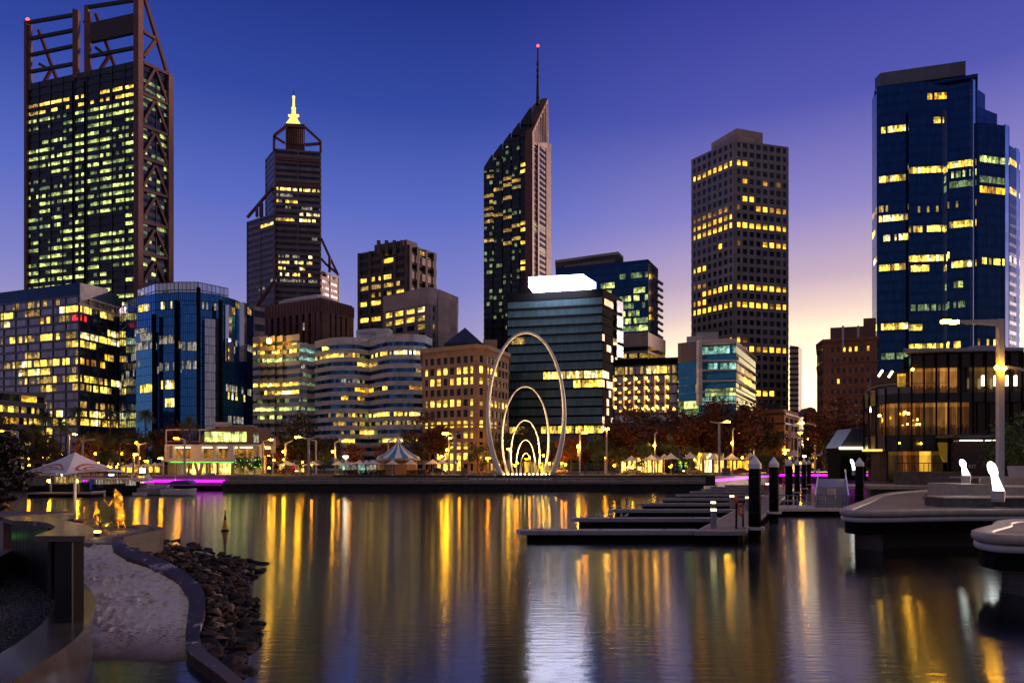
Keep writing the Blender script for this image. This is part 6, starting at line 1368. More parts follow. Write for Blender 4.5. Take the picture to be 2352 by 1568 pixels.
for x,D,lb_ in ((312,122,'small white tender by the restaurant boat stern'),):
    r=boat(x-4,x+26,D,.7,.6,hw,lb_)
    q=MB(); q.bx(PX(x+4,D),PX(x+6,D),D-.5,D+.5,.5,.75); q.build('seat',M['wood'],r)
# small landing at far left with lamps and white figures
D=118; r=thing('landing_stage','low dark landing stage with two small lamps at the far left behind the tree','jetty',(PX(130,D),D,0))
q=MB(); q.bx(PX(60,D),PX(210,D),D,D+4,.45,.7); q.build('deck',M['timber'],r)
q=MB(); q.bx(PX(62,D),PX(208,D),D+.2,D+3.8,-.5,.44); q.build('float',M['black'],r)
for x in (112,176):
    q=MB(); q.bx(PX(x,D)-.12,PX(x,D)+.12,D+.4,D+.6,.7,PZ(1105,D)-.1); q.build('lamp_post',M['steel_grey'],r)
    q=MB(); q.ball(P(x,1104,D+.4),.26,8); q.build('lamp_head',M['lamp'],r)
for x0,x1,y0,y1,lb_ in ((303,320,1080,1092,'bright bluish white information screen beside the moored boats'),(522,545,1084,1098,'x')):
    if x0>400: continue
    D=147; q=MB(); q.bx(PX(409,D),PX(427,D),D,D+.3,3.3,3.3+1.5); 
D=147
def screen(x0,x1,y0,y1,lb_):
    r=thing('information_screen',lb_,'screen',(PX((x0+x1)/2,D),D,3.1)); q=MB(); q.bx(PX(x0-1,D),PX(x1+1,D),D,D+.3,3.1,PZ(y0-1,D)); q.build('case',M['dark'],r)
    q=MB(); q.bx(PX(x0,D),PX(x1,D),D-.06,D-.01,PZ(y1,D),PZ(y0,D)); q.build('display',emit('screen_glow',(.6,.95,1),5,'AUTO') if 'screen_glow' not in bpy.data.materials else bpy.data.materials['screen_glow'],r)
screen(250,262,1088,1096,'bright bluish screen standing behind the restaurant boat'); screen(321,334,1075,1086,'bright bluish screen beside the white cruiser'); light_body(143,1084,1096,146,.9,'small white glowing light body left of the ferry canopy',-.1,False)
q=MB(); D=150; q.bx(PX(123,D),PX(153,D),D-3.6,D-3.2,2.4,5.6); tag(q.build('ticket_booth',M['conc']),'pale ticket booth behind the moored ferry','kiosk')
# ---------------------------------------------------------------- foreground, left
def DW(y,slope=True):
    a_,b_=-5.251,.2558; D=(CH-a_)/((y-HZ)/F+b_); z=a_+b_*D
    if z<.3: z=.28; D=(CH-z)*F/(y-HZ)
    if z>2.5: z=2.5; D=(CH-z)*F/(y-HZ)
    return D,z
def W3(x,y,dz=0):
    D,z=DW(y); return Vector((PX(x,D),D,z+dz))
Lp=[(255,1243),(261,1262),(279,1274),(297,1283.6),(328,1295),(356,1307),(380,1318),(398,1328),(413,1341),(424.6,1355),(431,1368),(433.5,1380),(433,1400),(430.5,1423),(427.5,1444),(426,1459),(427,1480),(431,1497),(446,1513),(487,1542),(520,1568),(560,1600),(600,1632)]
Rp=[(280,1236),(286,1250),(305,1260),(326.6,1269),(357,1280),(386,1292.5),(407,1304),(424.6,1316),(441,1328),(454,1340),(464,1354),(470.6,1370),(471,1392),(469,1417),(464,1432),(460,1444),(459,1462),(463,1480),(477,1500),(502,1519),(561,1568),(600,1600),(640,1632)]
M['kerbwall']=None
m,nt,b=base('stained_dark_concrete'); tc=nd(nt,'ShaderNodeTexCoord'); n1=nd(nt,'ShaderNodeTexNoise'); n1.inputs['Scale'].default_value=.9; n1.inputs['Detail'].default_value=8; n1.inputs['Roughness'].default_value=.7; lnk(nt,tc.outputs['Object'],n1.inputs['Vector'])
lnk(nt,ramp(nt,n1.outputs[0],[(.0,(.035,.024,.03)),(.53,(.060,.040,.044)),(.565,(.07,.05,.055)),(.60,(.38,.34,.36)),(1,(.5,.47,.5))]),b.inputs['Base Color']); b.inputs['Roughness'].default_value=.5; M['kerbwall']=m
# ring wall round the statue, then the long wall down the beach
ring_o=[(216,1205.5),(260,1204),(310,1204),(350,1206),(372.6,1211),(372,1216),(345,1221),(310,1227),(288,1232),(281,1236.5)]
RZ=2.62
r=thing('beach_wall','low dark concrete wall winding from the statue down between sand and rocks','wall',G(372,1215,RZ))
def ribbon(q,L,Rr,zb):
    n=len(L)
    for i in range(n-1):
        a,b,c,d=L[i],Rr[i],Rr[i+1],L[i+1]
        q.face([a,b,c,d]); 
        for p,s in ((a,d),(c,b)): q.face([p,s,Vector((s.x,s.y,zb)),Vector((p.x,p.y,zb))])
    for p,s in ((L[0],Rr[0]),(Rr[-1],L[-1])): q.face([p,s,Vector((s.x,s.y,zb)),Vector((p.x,p.y,zb))])
Lw=[W3(x,y,.06) for i,(x,y) in enumerate(Lp)]; Rw=[W3(x,y,.06) for i,(x,y) in enumerate(Rp)]
Ls=smooth(Lw,3); Rs=smooth(Rw,3); q=MB(); ribbon(q,Ls,Rs,-1.0); q.build('wall',M['kerbwall'],r)
ro=[G(x,y,zr) for (x,y),zr in zip(ring_o,(RZ,RZ,RZ,RZ,RZ,RZ,RZ,2.62,2.60,2.57))]; ro=smooth(ro,4); 
q=MB(); n=len(ro); ri=[]
for i,p in enumerate(ro):
    t=ro[min(i+1,n-1)]-ro[max(i-1,0)]; t.z=0; t.normalize(); ri.append(p+Vector((-t.y,t.x,0))*-.42)
ro[-1]=Rw[0].copy(); ri[-1]=Lw[0].copy(); ro[-2]=ro[-3].lerp(ro[-1],.5); ri[-2]=ri[-3].lerp(ri[-1],.5); ribbon(q,ro,ri,.8); q.build('ring_wall',pm('brown_concrete',(.060,.042,.036),.55,var=.4,scale=1.5,bump=.3),r)
# paved platform round the statue
q=MB(); pf=[G(150,1240,2.5),G(190,1246.5,2.5),G(256,1246.5,2.5),G(282,1238,2.5),G(340,1224,2.5),G(368,1215.5,2.5),G(350,1208,2.5),G(260,1206,2.5),G(150,1206,2.5)]
q.prism([(p.x,p.y) for p in pf],1.2,2.5); tag(q.build('statue_platform_paving',M['paving'],loc=(pf[0].x,pf[0].y,1.2)),kind='structure')
# sand
m,nt,b=base('beach_sand'); tc=nd(nt,'ShaderNodeTexCoord'); n1=nd(nt,'ShaderNodeTexNoise'); n1.inputs['Scale'].default_value=1.1; n1.inputs['Detail'].default_value=6; lnk(nt,tc.outputs['Object'],n1.inputs['Vector'])
n2=nd(nt,'ShaderNodeTexNoise'); n2.inputs['Scale'].default_value=40; n2.inputs['Detail'].default_value=4; lnk(nt,tc.outputs['Object'],n2.inputs['Vector'])
sp=nd(nt,'ShaderNodeSeparateXYZ'); lnk(nt,tc.outputs['Object'],sp.inputs[0]); wet=nd(nt,'ShaderNodeMapRange'); wet.inputs[1].default_value=.02; wet.inputs[2].default_value=.5; lnk(nt,sp.outputs[2],wet.inputs[0])
n4=nd(nt,'ShaderNodeTexNoise'); n4.inputs['Scale'].default_value=4.5; n4.inputs['Detail'].default_value=3; lnk(nt,tc.outputs['Object'],n4.inputs['Vector'])  # darker mottling in the sand colour stands in for shaded footprints
cA=ramp(nt,math_(nt,'MULTIPLY_ADD',n4.outputs[0],.65,math_(nt,'MULTIPLY',n1.outputs[0],.35)),[(.36,(.42,.35,.31)),(.47,(.72,.62,.56)),(.7,(.85,.76,.69))]); mx=nd(nt,'ShaderNodeMix',data_type='RGBA'); lnk(nt,wet.outputs[0],mx.inputs[0]); mx.inputs[6].default_value=(.15,.10,.085,1); lnk(nt,cA,mx.inputs[7]); lnk(nt,mx.outputs[2],b.inputs['Base Color'])
b.inputs['Roughness'].default_value=.85
bp=nd(nt,'ShaderNodeBump'); bp.inputs['Strength'].default_value=.35; bp.inputs['Distance'].default_value=.02; lnk(nt,n2.outputs[0],bp.inputs['Height']); lnk(nt,bp.outputs[0],b.inputs['Normal']); M['sand']=m
q=MB(); NX,NY=110,130; rnd=random.Random(3); prints=[(rnd.uniform(-21,-10),rnd.uniform(22.8,33),rnd.uniform(.13,.30),rnd.uniform(.05,.12)) for _ in range(620)]
grid={}
for px_,py_,pr_,ph_ in prints: grid.setdefault((int(px_),int(py_)),[]).append((px_,py_,pr_,ph_))
def wall_x(D):   # x of the wall centre at depth D
    best=None
    for i in range(len(Ls)-1):
        a=(Ls[i]+Rs[i])/2; b_=(Ls[i+1]+Rs[i+1])/2
        if (a.y-D)*(b_.y-D)<=0 and abs(a.y-b_.y)>1e-6: 
            t=(D-a.y)/(b_.y-a.y); best=a.x+(b_.x-a.x)*t; break
    return best if best is not None else (min(Ls[0].x,Ls[1].x)-.5 if D>Ls[0].y else Ls[-1].x)
vs=[]
for j in range(NY+1):
    D=18+ (31.2-18)*j/NY; xr=wall_x(D); xl=PX(120,D)
    for i in range(NX+1):
        x=xl+(xr-xl)*i/NX; z=-5.251+.2558*D-.10
        if z<0: z=z*.6
        z=min(z,2.46); p=Vector((x,D,0)); z+=.05*noise.noise(p*.7)+.03*noise.noise(p*2.1)
        for gx in (-1,0,1):
            for gy in (-1,0,1):
                for a_,b_,c_,h_ in grid.get((int(x)+gx,int(D)+gy),()):
                    dd=((x-a_)**2+(D-b_)**2*2)/(c_*c_)
                    if dd<2.2: z+=h_*(-math.exp(-dd*2.2)+.35*math.exp(-(dd-1.2)**2*3))
        if i>NX-2: z-=.05
        vs.append((x,D,z))
fs=[(j*(NX+1)+i,j*(NX+1)+i+1,(j+1)*(NX+1)+i+1,(j+1)*(NX+1)+i) for j in range(NY) for i in range(NX)]
q.add(vs,fs); tag(q.build('sand',M['sand'],smooth=True,loc=(0,0,0)),kind='structure')
q=MB(); rnd=random.Random(8)
for k in range(130):
    y=rnd.gauss(1452,12) if k<105 else rnd.uniform(1290,1440); x=rnd.uniform(225,422); D,z=DW(y); p=Vector((PX(x,D),D,z-.05+.03)); a=rnd.gauss(.0,.5); d=Vector((cos(a),sin(a)*.6,0))*rnd.uniform(.04,.13); s=Vector((-d.y,d.x,0))*.10
    q.face([p-d,p-s,p+d,p+s+Vector((0,0,.015))])
tag(q.build('leaf_litter',pm('dry_leaves',(.16,.06,.035),.8,var=.5,scale=20)),kind='stuff')
# riprap slope and rocks
outer=[(372,1243),(412,1243),(470,1262),(540,1283),(598,1296),(585,1325),(560,1350),(583,1375),(590,1400),(575,1425),(590,1452),(578,1480),(560,1500),(545,1525),(565,1552)]
q=MB(); pin=[Rw[i] for i in range(0,20)]; 
ow=[G(x,y,0) for x,y in outer]; ow=smooth(ow,2); iw=[Rs[int(k*(len(Rs)-10)/(len(ow)-1))] for k in range(len(ow))]
NS=8; vs=[]; rnd=random.Random(12)
for a_,b_ in zip(iw,ow):
    for s in range(NS+1):
        t=s/NS; p=a_.lerp(b_,t); p=Vector((p.x,p.y,(a_.z-.35)*(1-t)**1.1-.35*t+.12*noise.noise(p*1.3))); vs.append(p)
fs=[(i*(NS+1)+s,i*(NS+1)+s+1,(i+1)*(NS+1)+s+1,(i+1)*(NS+1)+s) for i in range(len(ow)-1) for s in range(NS)]
q.add(vs,fs); tag(q.build('terrain',M['conc_wet'],smooth=True,loc=(0,0,0)),kind='structure')
RM=[pm('slate_rock',(.034,.026,.024),.85,spec=.25,var=.6,scale=2.5,bump=.5),pm('brown_rock',(.045,.022,.016),.85,spec=.25,var=.6,scale=2.5,bump=.5),pm('pale_rock',(.17,.125,.11),.85,spec=.25,var=.4,scale=3,bump=.5),pm('dark_rock',(.012,.010,.011),.85,spec=.25,var=.5,scale=2.5,bump=.5)]
def rock_mesh(seed):
    bm=__import__('bmesh').new(); import bmesh
    bmesh.ops.create_icosphere(bm,subdivisions=2,radius=1); rr_=random.Random(seed)
    pl=[(Vector((rr_.gauss(0,1),rr_.gauss(0,1),rr_.gauss(0,1))).normalized(),rr_.uniform(.42,.8)) for _ in range(10)]
    for v in bm.verts:
        for n_,d_ in pl:
            e=v.co.dot(n_)-d_
            if e>0: v.co-=n_*e
        v.co+=v.co.normalized()*.05*noise.noise(v.co*3+Vector((seed,0,0)))
    me=bpy.data.meshes.new('rock'); bm.to_mesh(me); bm.free(); return me
rms=[]
for k in range(10):
    me=rock_mesh(k)
    me.materials.append(RM[(0,1,3,0,2,1,3,0,1,3)[k]]); rms.append(me)
rnd=random.Random(77); cnt=0
rl={0:'slate grey',1:'brown',2:'pale',3:'near black'}
for k in range(285):
    i=rnd.randrange(len(ow)-1); u=rnd.random(); s=rnd.random()**.75
    a_=iw[i].lerp(iw[i+1],u); b_=ow[i].lerp(ow[i+1],u); p=a_.lerp(b_,.06+s*1.0)
    z=(a_.z-.35)*(1-s)**1.1-.12*s+.08; size=rnd.uniform(.17,.40)*(1.1 if p.y<26 else 1.0)*(1.2 if rnd.random()<.15 else 1)
    v=rnd.randrange(10); mi=(0,1,3,0,2,1,3,0,1,3)[v]
    if mi==2 and s>.45: v=0; mi=0
    o=bpy.data.objects.new('rock',rms[v]); C.objects.link(o); o.location=(p.x,p.y,z)
    o.scale=(size*rnd.uniform(.9,1.4),size*rnd.uniform(.7,1.1),size*rnd.uniform(.28,.5)); o.rotation_euler=(rnd.uniform(-.35,.35),rnd.uniform(-.35,.35),rnd.uniform(0,6.28))
    tag(o,f'{rl[mi]} broken rock in the riprap bank between the winding wall and the water','rock',f'{rl[mi]} riprap rocks')
q=MB()
for k in range(1500):
    i=rnd.randrange(len(ow)-1); u=rnd.random(); s=rnd.random()**.8
    p=iw[i].lerp(iw[i+1],u).lerp(ow[i].lerp(ow[i+1],u),.02+s*.98); az=iw[i].z; z=(az-.35)*(1-s)**1.1-.25*s+.02
    me=rms[rnd.randrange(10)]; sz=rnd.uniform(.10,.22); rm=Matrix.Rotation(rnd.uniform(0,6.28),3,'Z')@Matrix.Rotation(rnd.uniform(-.5,.5),3,'X')
    q.add([Vector((p.x,p.y,z))+rm@Vector((v_.co.x*sz*1.3,v_.co.y*sz,v_.co.z*sz*.6)) for v_ in me.vertices],[tuple(f_.vertices) for f_ in me.polygons],rnd.randrange(4) if rnd.random()<.8 else 3)
tag(q.build('rubble',RM),kind='stuff')
for x,y,s_ in ((605,1294,.35),(592,1293,.28),(592,1432,.3),(584,1410,.22)):
    p=G(x,y,0); o=bpy.data.objects.new('rock',rms[2]); C.objects.link(o); o.location=p; o.scale=(s_*1.4,s_,s_*.4); tag(o,'near black flat rock lying just off the rock bank in the water','rock','rocks off the bank')
# ---------------------------------------------------------------- left terrace wall, gravel, screen with wavy cap
TZ=1.6
Ti=[(-80,1560),(0,1500),(45,1472),(89,1438),(108,1418),(119,1399),(124,1378),(123,1358),(118,1343),(110,1331),(72,1314),(30,1301),(9,1287)]
To=[(18,1568),(89,1524),(120,1505),(148.5,1485.5),(184,1455),(208,1423),(216,1404),(218.5,1387.5),(217,1370),(206,1352),(190,1337),(140,1312),(100,1294),(60,1282),(20,1276)]
def TG(x,y): return G(x,y,TZ)
oi=smooth([TG(*p) for p in Ti],4); oo=smooth([TG(*p) for p in To],4)
M['gloss']=pm('polished_dark_stone',(.06,.05,.045),.2,var=.3,scale=1.2)
r=thing('terrace_seat_wall','glossy dark curved stone seat wall at the lower left corner beside the sand','wall',TG(150,1485))
ext=[oo[0]+Vector((-2,-3,0)),oi[0]+Vector((-2,-3,0))]
q=MB(); top=[ (p.x,p.y) for p in oo]+[(p.x,p.y) for p in reversed(oi)]
q.prism(top,TZ-.18,TZ); q.build('seat_top',M['gloss'],r)
inn=offs(top,-.06); q=MB(); q.prism(inn,-1,TZ-.19); q.build('wall_face',M['gloss'],r)
q=MB(); gb=[(p.x,p.y) for p in oi]+[(-30,34),(-40,10)]; q.prism(gb,0,TZ-.22); tag(q.build('gravel_base',pm('dark_gravel',(.012,.012,.016),.8,var=.7,scale=9,bump=.8,bscale=14)),kind='structure')
bpy.data.objects['gravel_base'].name='ground'
q=MB(); rnd=random.Random(31)
for k in range(3000):
    y=rnd.uniform(1310,1490); x=rnd.uniform(-20,125); 
    p=G(x,y,TZ-.2); c_=2*rnd.random()*pi; s=rnd.uniform(.02,.06); e=Vector((cos(c_)*s,sin(c_)*s,0)); f_=Vector((-e.y,e.x,0))*.7; hh=Vector((0,0,s*.8))
    q.add([p-e,p+e,p+f_,p-f_,p+hh],[(0,2,4),(2,1,4),(1,3,4),(3,0,4)])
tag(q.build('gravel',pm('gravel_stones',(.03,.03,.038),.6,var=.8,scale=15)),kind='stuff')
# screen wall with the wavy cap slab
CZ=4.04
def CG(x,y,z=CZ): return G(x,y,z)
capo=[(78,1230),(194,1230),(211,1224),(216,1217),(207,1208),(180,1201),(150,1193),(126,1186.5),(140,1184),(172,1181),(167,1176),(120,1179),(78,1182.5),(6,1187.5)]
capi=[(29.5,1195),(76,1196),(96,1198),(114,1201.5),(125,1207),(126,1211),(118,1216),(100,1222)]
poly=[CG(*p) for p in capo[:2]]+smooth([CG(*p) for p in capo[1:8]],3)[1:]+smooth([CG(*p) for p in capo[7:]],2)[1:]+smooth([CG(*p) for p in capi],3)
r=thing('screen_wall','dark wavy slatted screen wall with a broad pale cap slab at the lower left','wall',CG(126,1240))
q=MB(); q.prism([(p.x,p.y) for p in poly],CZ-.16,CZ); q.build('cap_slab',pm('polished_grey_cap',(.10,.085,.078),.16,var=.2,scale=2),r)
D=19.07; q=MB(); q.bx(PX(125,D),PX(165,D),D,D+.5,TZ,CZ-.165); q.build('end_post',pm('blue_black_post',(.006,.006,.012),.4,var=.3),r)
q=MB(); q.prism([(PX(165,D)+.01,D+.08),(PX(187,D+.6),D+.6),(PX(187,20.9),20.9),(PX(150,20.9),20.9),(PX(150,D+.52),D+.52),(PX(165,D)+.01,D+.52)],TZ,CZ-.17); q.build('side_post',M['black'],r)
sc_path=smooth([Vector((PX(x,d),d,0)) for x,d in ((114,23.0),(106,24.2),(90,25.2),(68,26.1),(48,27.0),(30,27.8))],6)
for i in range(len(sc_path)-1):
    a_=sc_path[i]; b_=sc_path[i+1]; q=MB(); mi_=(a_+b_)/2; q.box((mi_.x,mi_.y,(TZ+CZ-.17)/2),(b_-a_)*.72,Vector(((b_-a_).y,-(b_-a_).x,0)).normalized()*.10,(0,0,CZ-.17-TZ)); q.build('slat',M['blackwall'],r)
q=MB(); q.prism([(p.x+.12,p.y+.25) for p in sc_path]+[(p.x-.1,p.y+.5) for p in reversed(sc_path)],TZ,CZ-.18); q.build('backing',M['black'],r)
q=MB(); q.bx(PX(98,26.8),PX(158,26.8),26.8,27.1,1.5,CZ-.17); q.build('rear_post',M['black'],r)
q=MB(); D=28; q.bx(PX(-10,D),PX(28,D),D,D+1.5,CZ-.35,CZ-.2); q.bx(PX(-5,D),PX(15,D),D+.3,D+1,1.5,CZ-.36); tag(q.build('counter',M['rust']),'brown counter slab at the left edge behind the wavy cap','counter')
# shrub at the far left
def shrub(c,rx,rz,n,size,mat,seed,name,lb_,cat):
    r=thing(name,lb_,cat,(c[0],c[1],c[2]-rz)); q=MB(); cs=leafy(q,Vector(c),rx,rz,n,size,random.Random(seed)); q.build('foliage' if cat!='tree' else 'crown',M[mat],r)
    q=MB()
    for cc,_ in cs[:8]: q.tube([Vector((c[0],c[1],c[2]-rz)),Vector(c)+cc*.5,Vector(c)+cc],[.03,.02,.006],5)
    q.build('stems' if 0 else 'stem',M['bark'],r); return r
p=G(5,1290,1.5); shrub((p.x,p.y,2.1),1.0,.7,1500,.06,'leaf_dark',3,'shrub','dark shrub at the left edge behind the curved seat wall','shrub')
# overhanging tree at left
r=thing('leafy_tree','dark leafy tree hanging into the left edge with a green glow behind its leaves','tree',(PX(-90,24),24,2.3)); q=MB(); rnd=random.Random(41)
for (x,y,rx,rz,n) in ((-20,1045,.95,.75,1700),(28,1035,.45,.5,800),(20,1095,.65,.45,1000),(-5,1015,.6,.35,500),(45,1118,.28,.2,260),(12,1138,.25,.22,240),(2,1160,.15,.2,120)):
    leafy(q,P(x,y,24),rx,rz,n,.075,rnd,10)
q.build('crown',pm('dark_autumn_leaves',(.020,.013,.010),.6,var=.7,scale=5),r)
q=MB(); b0=Vector((PX(-90,24),24,2.2)); q.tube([b0,b0+Vector((.1,0,2)),b0+Vector((.5,0,3.6)),P(-20,1030,24)],[.16,.13,.09,.03],8)
for x,y in ((28,1040),(20,1095),(45,1116),(5,1150),(-5,1012)): q.tube([b0+Vector((.2,0,2.6)),P(x-30,y-15,24),P(x,y,24)],[.05,.03,.01],5)
q.build('trunk',M['bark'],r)
q=MB(); q.lathe((PX(-22,29),29,2.5),[(.14,0),(.16,.25)],10); q.ball((PX(-22,29),29,2.86),.14,10,1)
gl=tag(q.build('garden_light',[M['dark'],emit('green_flood',(.10,1,.05),2)]),'green garden floodlight glowing behind the leaves at the left edge','light')
q=MB(); q.prism([(PX(-200,25),25),(PX(-20,25),25),(PX(30,28),28),(PX(120,34),34),(PX(172,36),36),(PX(172,50),50),(-80,50),(-80,25)],.2,2.48); tag(q.build('terrace',pm('brown_paving',(.075,.05,.04),.7,var=.3,scale=2,bump=.2),loc=(-25,30,.2)),kind='structure')
q=MB(); q.bx(PX(3,29),PX(9,29),28.9,29.1,PZ(1136,29),PZ(1150,29)) if 0 else None
# ---------------------------------------------------------------- big logo umbrella
D=41.5; zb=2.5; r=thing('logo_umbrella','big white umbrella with orange swirl emblems on a tall pole at the left','umbrella',(PX(172,D),D,zb))
c=Vector((PX(172,D),D,0)); zt=PZ(1038,D); ze=PZ(1088,D); q=MB(); n=4; Wd=2.55
def US(k,s,t,w_=Wd,lift=0):
    a0=2*pi*k/4+.42; a1=a0+pi/2; c0=Vector((cos(a0),sin(a0),0))*w_*1.30; c1=Vector((cos(a1),sin(a1),0))*w_*1.30; e=c0.lerp(c1,t); sag=1-.12*4*t*(1-t)*(1-s)
    h_=(zt-ze); z=ze+h_*(s**1.25*.45+.55*s**1.9 if 0 else s**1.45)+.13*h_*4*t*(1-t)*(1-s)
    return c+Vector((e.x*sag*(1-s),e.y*sag*(1-s),z+lift))
for k in range(4):
    for i in range(14):
        for j in range(10): q.face([US(k,i/14,j/10),US(k,i/14,(j+1)/10),US(k,(i+1)/14,(j+1)/10),US(k,(i+1)/14,j/10)])
q.build('canopy',M['canvas'],r,True)
M['swirl']=pm('orange_print',(.50,.11,.03),.7,var=.1)
for k in (2,3):
    def SP(u,v): return US(k,max(.01,min(.97,v)),max(0.03,min(.97,u)),lift=.025)
    def rib(path,w0):
        q=MB(); m=len(path)
        for i in range(m-1):
            (u,v),(u2,v2)=path[i],path[i+1]; d=Vector((u2-u,v2-v)); 
            if d.length<1e-6: continue
            d.normalize(); nn=Vector((-d.y,d.x)); wa=w0*(.35+.65*sin(pi*i/(m-1))); wb=w0*(.35+.65*sin(pi*(i+1)/(m-1)))
            q.face([SP(u-nn.x*wa,v-nn.y*wa),SP(u+nn.x*wa,v+nn.y*wa),SP(u2+nn.x*wb,v2+nn.y*wb),SP(u2-nn.x*wb,v2-nn.y*wb)])
        q.build('emblem_stroke',M['swirl'],r)
    rib([(.50+.33*cos(a)*(1),.30+.20*sin(a)) for a in [(-.1+k_*.185)*1 for k_ in range(30)]],.032)
    rib([(.52+.20*cos(a),.27+.095*sin(a)) for a in [(.5+k_*.2) for k_ in range(24)]],.022)
    rib([(.48+t*.05,.24+.004*t) for t in range(10)],.02)
q=MB(); q.tube([(c.x,c.y,zb),(c.x,c.y,zt-.1)],.085,12); q.build('pole',M['white'],r,True)
q=MB()
for k in range(8):
    a=2*pi*k/8+.42; pass
    q.bar(c+Vector((0,0,ze-.05)),c+Vector((cos(a)*Wd*.6,sin(a)*Wd*.6,ze+.42)),.035)
q.build('rib',M['dark'],r)
q=MB(); q.bx(PX(160,D),PX(203,D),D-.5,D+.9,zb-.05,zb+.07); tag(q.build('base_slab',M['rust']),'red brown base slab under the pole of the big logo umbrella','slab')
ul=bpy.data.lights.new('umbrella_uplight','SPOT'); ul.energy=260; ul.color=(1,.62,.16); ul.spot_size=radians(70); ul.spot_blend=.7; ul.shadow_soft_size=.15
o=bpy.data.objects.new('umbrella_uplight',ul); C.objects.link(o); o.location=(c.x+3.3,c.y-1.2,zb+.3); o.rotation_euler=(Vector((c.x+.9,c.y,ze-.6))-o.location).to_track_quat('-Z','Y').to_euler()
# ---------------------------------------------------------------- statue, swan
M['bronze']=pm('golden_bronze',(.62,.34,.06),.26,metal=.95,var=.5,scale=5,bump=1.0,bscale=9)
M['bronze_dark']=pm('dark_bronze',(.10,.065,.04),.4,metal=.7,var=.4,scale=5,bump=.3)
D=35.5; c=Vector((PX(273.5,D),D,2.5)); r=thing('golden_statue','golden bronze statue of a barefoot woman in a draped shawl, standing on the paved point','statue',c)
q=MB(); q.lathe(c,[(.78,0),(.74,.06),(.55,.13),(.3,.17),(.02,.18)],18,sy=.7); q.build('base',M['bronze_dark'],r)
S=[(-.03,0,1.10,.17,.13),(-.08,0,1.32,.15,.12),(-.13,0,1.56,.17,.12),(-.16,0,1.74,.06),(-.20,-.03,1.90,.085,.10),(-.20,-.02,2.03,.05),
 (-.33,-.02,1.62,.065),(-.46,-.10,1.30,.05),(-.56,-.18,1.50,.036),(-.60,-.20,1.57,.038),
 (.04,0,1.62,.065),(.18,-.04,1.30,.052),(.04,-.18,1.14,.038),(-.02,-.21,1.12,.036),
 (-.10,0,.98,.10),(-.07,-.02,.56,.062),(-.05,.03,.20,.042),(-.06,-.12,.15,.036),(.07,0,.98,.10),(.16,-.03,.60,.062),(.30,.06,.24,.042),(.34,-.06,.16,.036)]
SB=[(0,1),(1,2),(2,3),(3,4),(4,5),(2,6),(6,7),(7,8),(8,9),(2,10),(10,11),(11,12),(12,13),(0,14),(14,15),(15,16),(16,17),(0,18),(18,19),(19,20),(20,21)]
for (dx,dy,dz) in ((-.10,-.01,.05),(-.085,-.03,.085),(-.06,-.04,.11),(-.03,-.05,.10),(.0,-.05,.03)):
    S.append((-.60+dx,-.20+dy,1.57+dz,.011)); SB.append((9,len(S)-1))
for (dx,dz) in ((-.08,-.03),(-.09,.0),(-.085,.03),(-.06,.05),(-.02,-.06)):
    S.append((-.02+dx,-.23,1.12+dz,.011)); SB.append((13,len(S)-1))
figure('figure',None,None,None,S,SB,M['bronze'],0,r)
# dress: lofted rings with folds
rings=[(.50,.02,0,.12,.12),(.53,.03,0,.22,.17),(.62,.05,0,.255,.2),(.78,.06,0,.25,.2),(.98,.05,0,.235,.18),(1.14,.0,0,.20,.16),(1.28,-.06,0,.155,.13),(1.45,-.11,0,.175,.14),(1.60,-.14,0,.18,.13),(1.68,-.15,0,.10,.09)]
def loft(rings,n,amp,seed,nm,mat,close=True):
    q=MB(); vs=[]
    for z,x,y,ra,rb in rings:
        for k in range(n):
            a=2*pi*k/n; f_=1+amp*(sin(a*7+z*3+seed)+.6*sin(a*11+z*9))*(1 if z<1.3 else .5)
            vs.append(c+Vector((x+cos(a)*ra*f_,y+sin(a)*rb*f_,z+.02*sin(a*3+seed))))
    m=len(rings); fs=[(i*n+k,i*n+(k+1)%n,(i+1)*n+(k+1)%n,(i+1)*n+k) for i in range(m-1) for k in range(n)]
    q.add(vs,fs); return q.build(nm,M[mat],r,True)
loft(rings,36,.06,1,'dress','bronze')
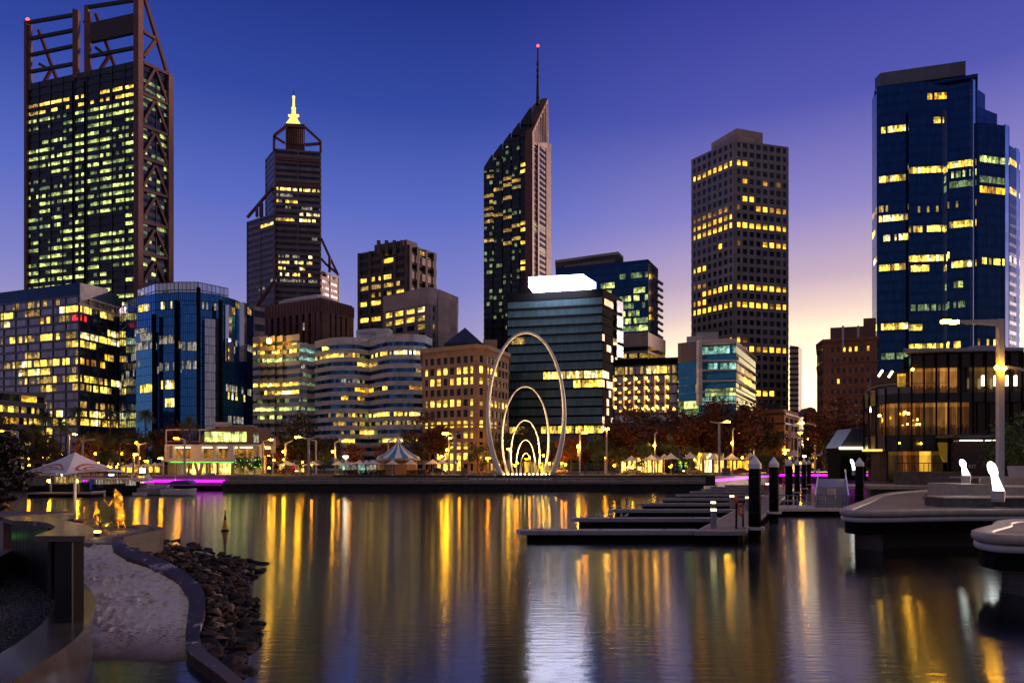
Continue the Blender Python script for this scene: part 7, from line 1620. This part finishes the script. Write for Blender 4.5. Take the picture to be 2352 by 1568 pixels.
loft([(1.58,.11,.06,.05,.06),(1.66,.08,.06,.09,.09),(1.78,.02,.06,.13,.12),(1.90,-.07,.05,.15,.13),(2.02,-.13,.02,.135,.13),(2.10,-.165,-.01,.095,.10),(2.17,-.19,-.02,.05,.05),(2.21,-.20,-.02,.015,.015)],28,.07,4,'shawl','bronze')
D=33.5; c2=Vector((PX(236,D),D,2.5)); r=thing('swan_statue','small black swan statue on a dark mound beside the golden woman','statue',c2)
q=MB(); q.lathe(c2,[(.36,0),(.33,.10),(.22,.24),(.10,.30)],16); q.build('base',M['bronze_dark'],r)
figure('body',None,None,None,[(.06,0,.42,.16,.14),(.22,0,.52,.12),(.33,0,.60,.04),(-.10,0,.44,.12),(-.13,0,.58,.055),(-.12,0,.76,.042),(-.17,0,.93,.040),(-.27,0,1.0,.040),(-.34,0,.95,.045),(-.36,0,.84,.022),(-.37,0,.78,.012)],[(0,1),(1,2),(0,3),(3,4),(4,5),(5,6),(6,7),(7,8),(8,9),(9,10)],pm('black_bronze',(.014,.012,.014),.35,metal=.4),0,r)
for s in (-1,1):
    q=MB(); 
    for k in range(5): q.ball(c2+Vector((.05+.07*k,s*.12,.54+.02*k)),.10-.008*k,8,0,.7)
    q.build('wing',M['black'],r,True)
p=Vector((PX(221.5,32.8),32.8,2.5)); q=MB(); q.bx(p.x-.18,p.x+.18,p.y-.08,p.y+.08,2.5,2.7); q.bx(p.x-.16,p.x+.16,p.y-.10,p.y+.10,2.7,2.78,1)
tag(q.build('ground_light',[M['dark'],emit('statue_lamp_glow',(1,.60,.08),12)]),'small glowing flat floodlight at the foot of the swan statue','light')
sl2=bpy.data.lights.new('statue_floodlight','SPOT'); sl2.energy=1500; sl2.color=(1,.60,.10); sl2.spot_size=radians(62); sl2.spot_blend=.5; sl2.shadow_soft_size=.12
o=bpy.data.objects.new('statue_floodlight',sl2); C.objects.link(o); o.location=p+Vector((.75,-.2,.35)); o.rotation_euler=(c+Vector((0,0,1.25))-o.location).to_track_quat('-Z','Y').to_euler()
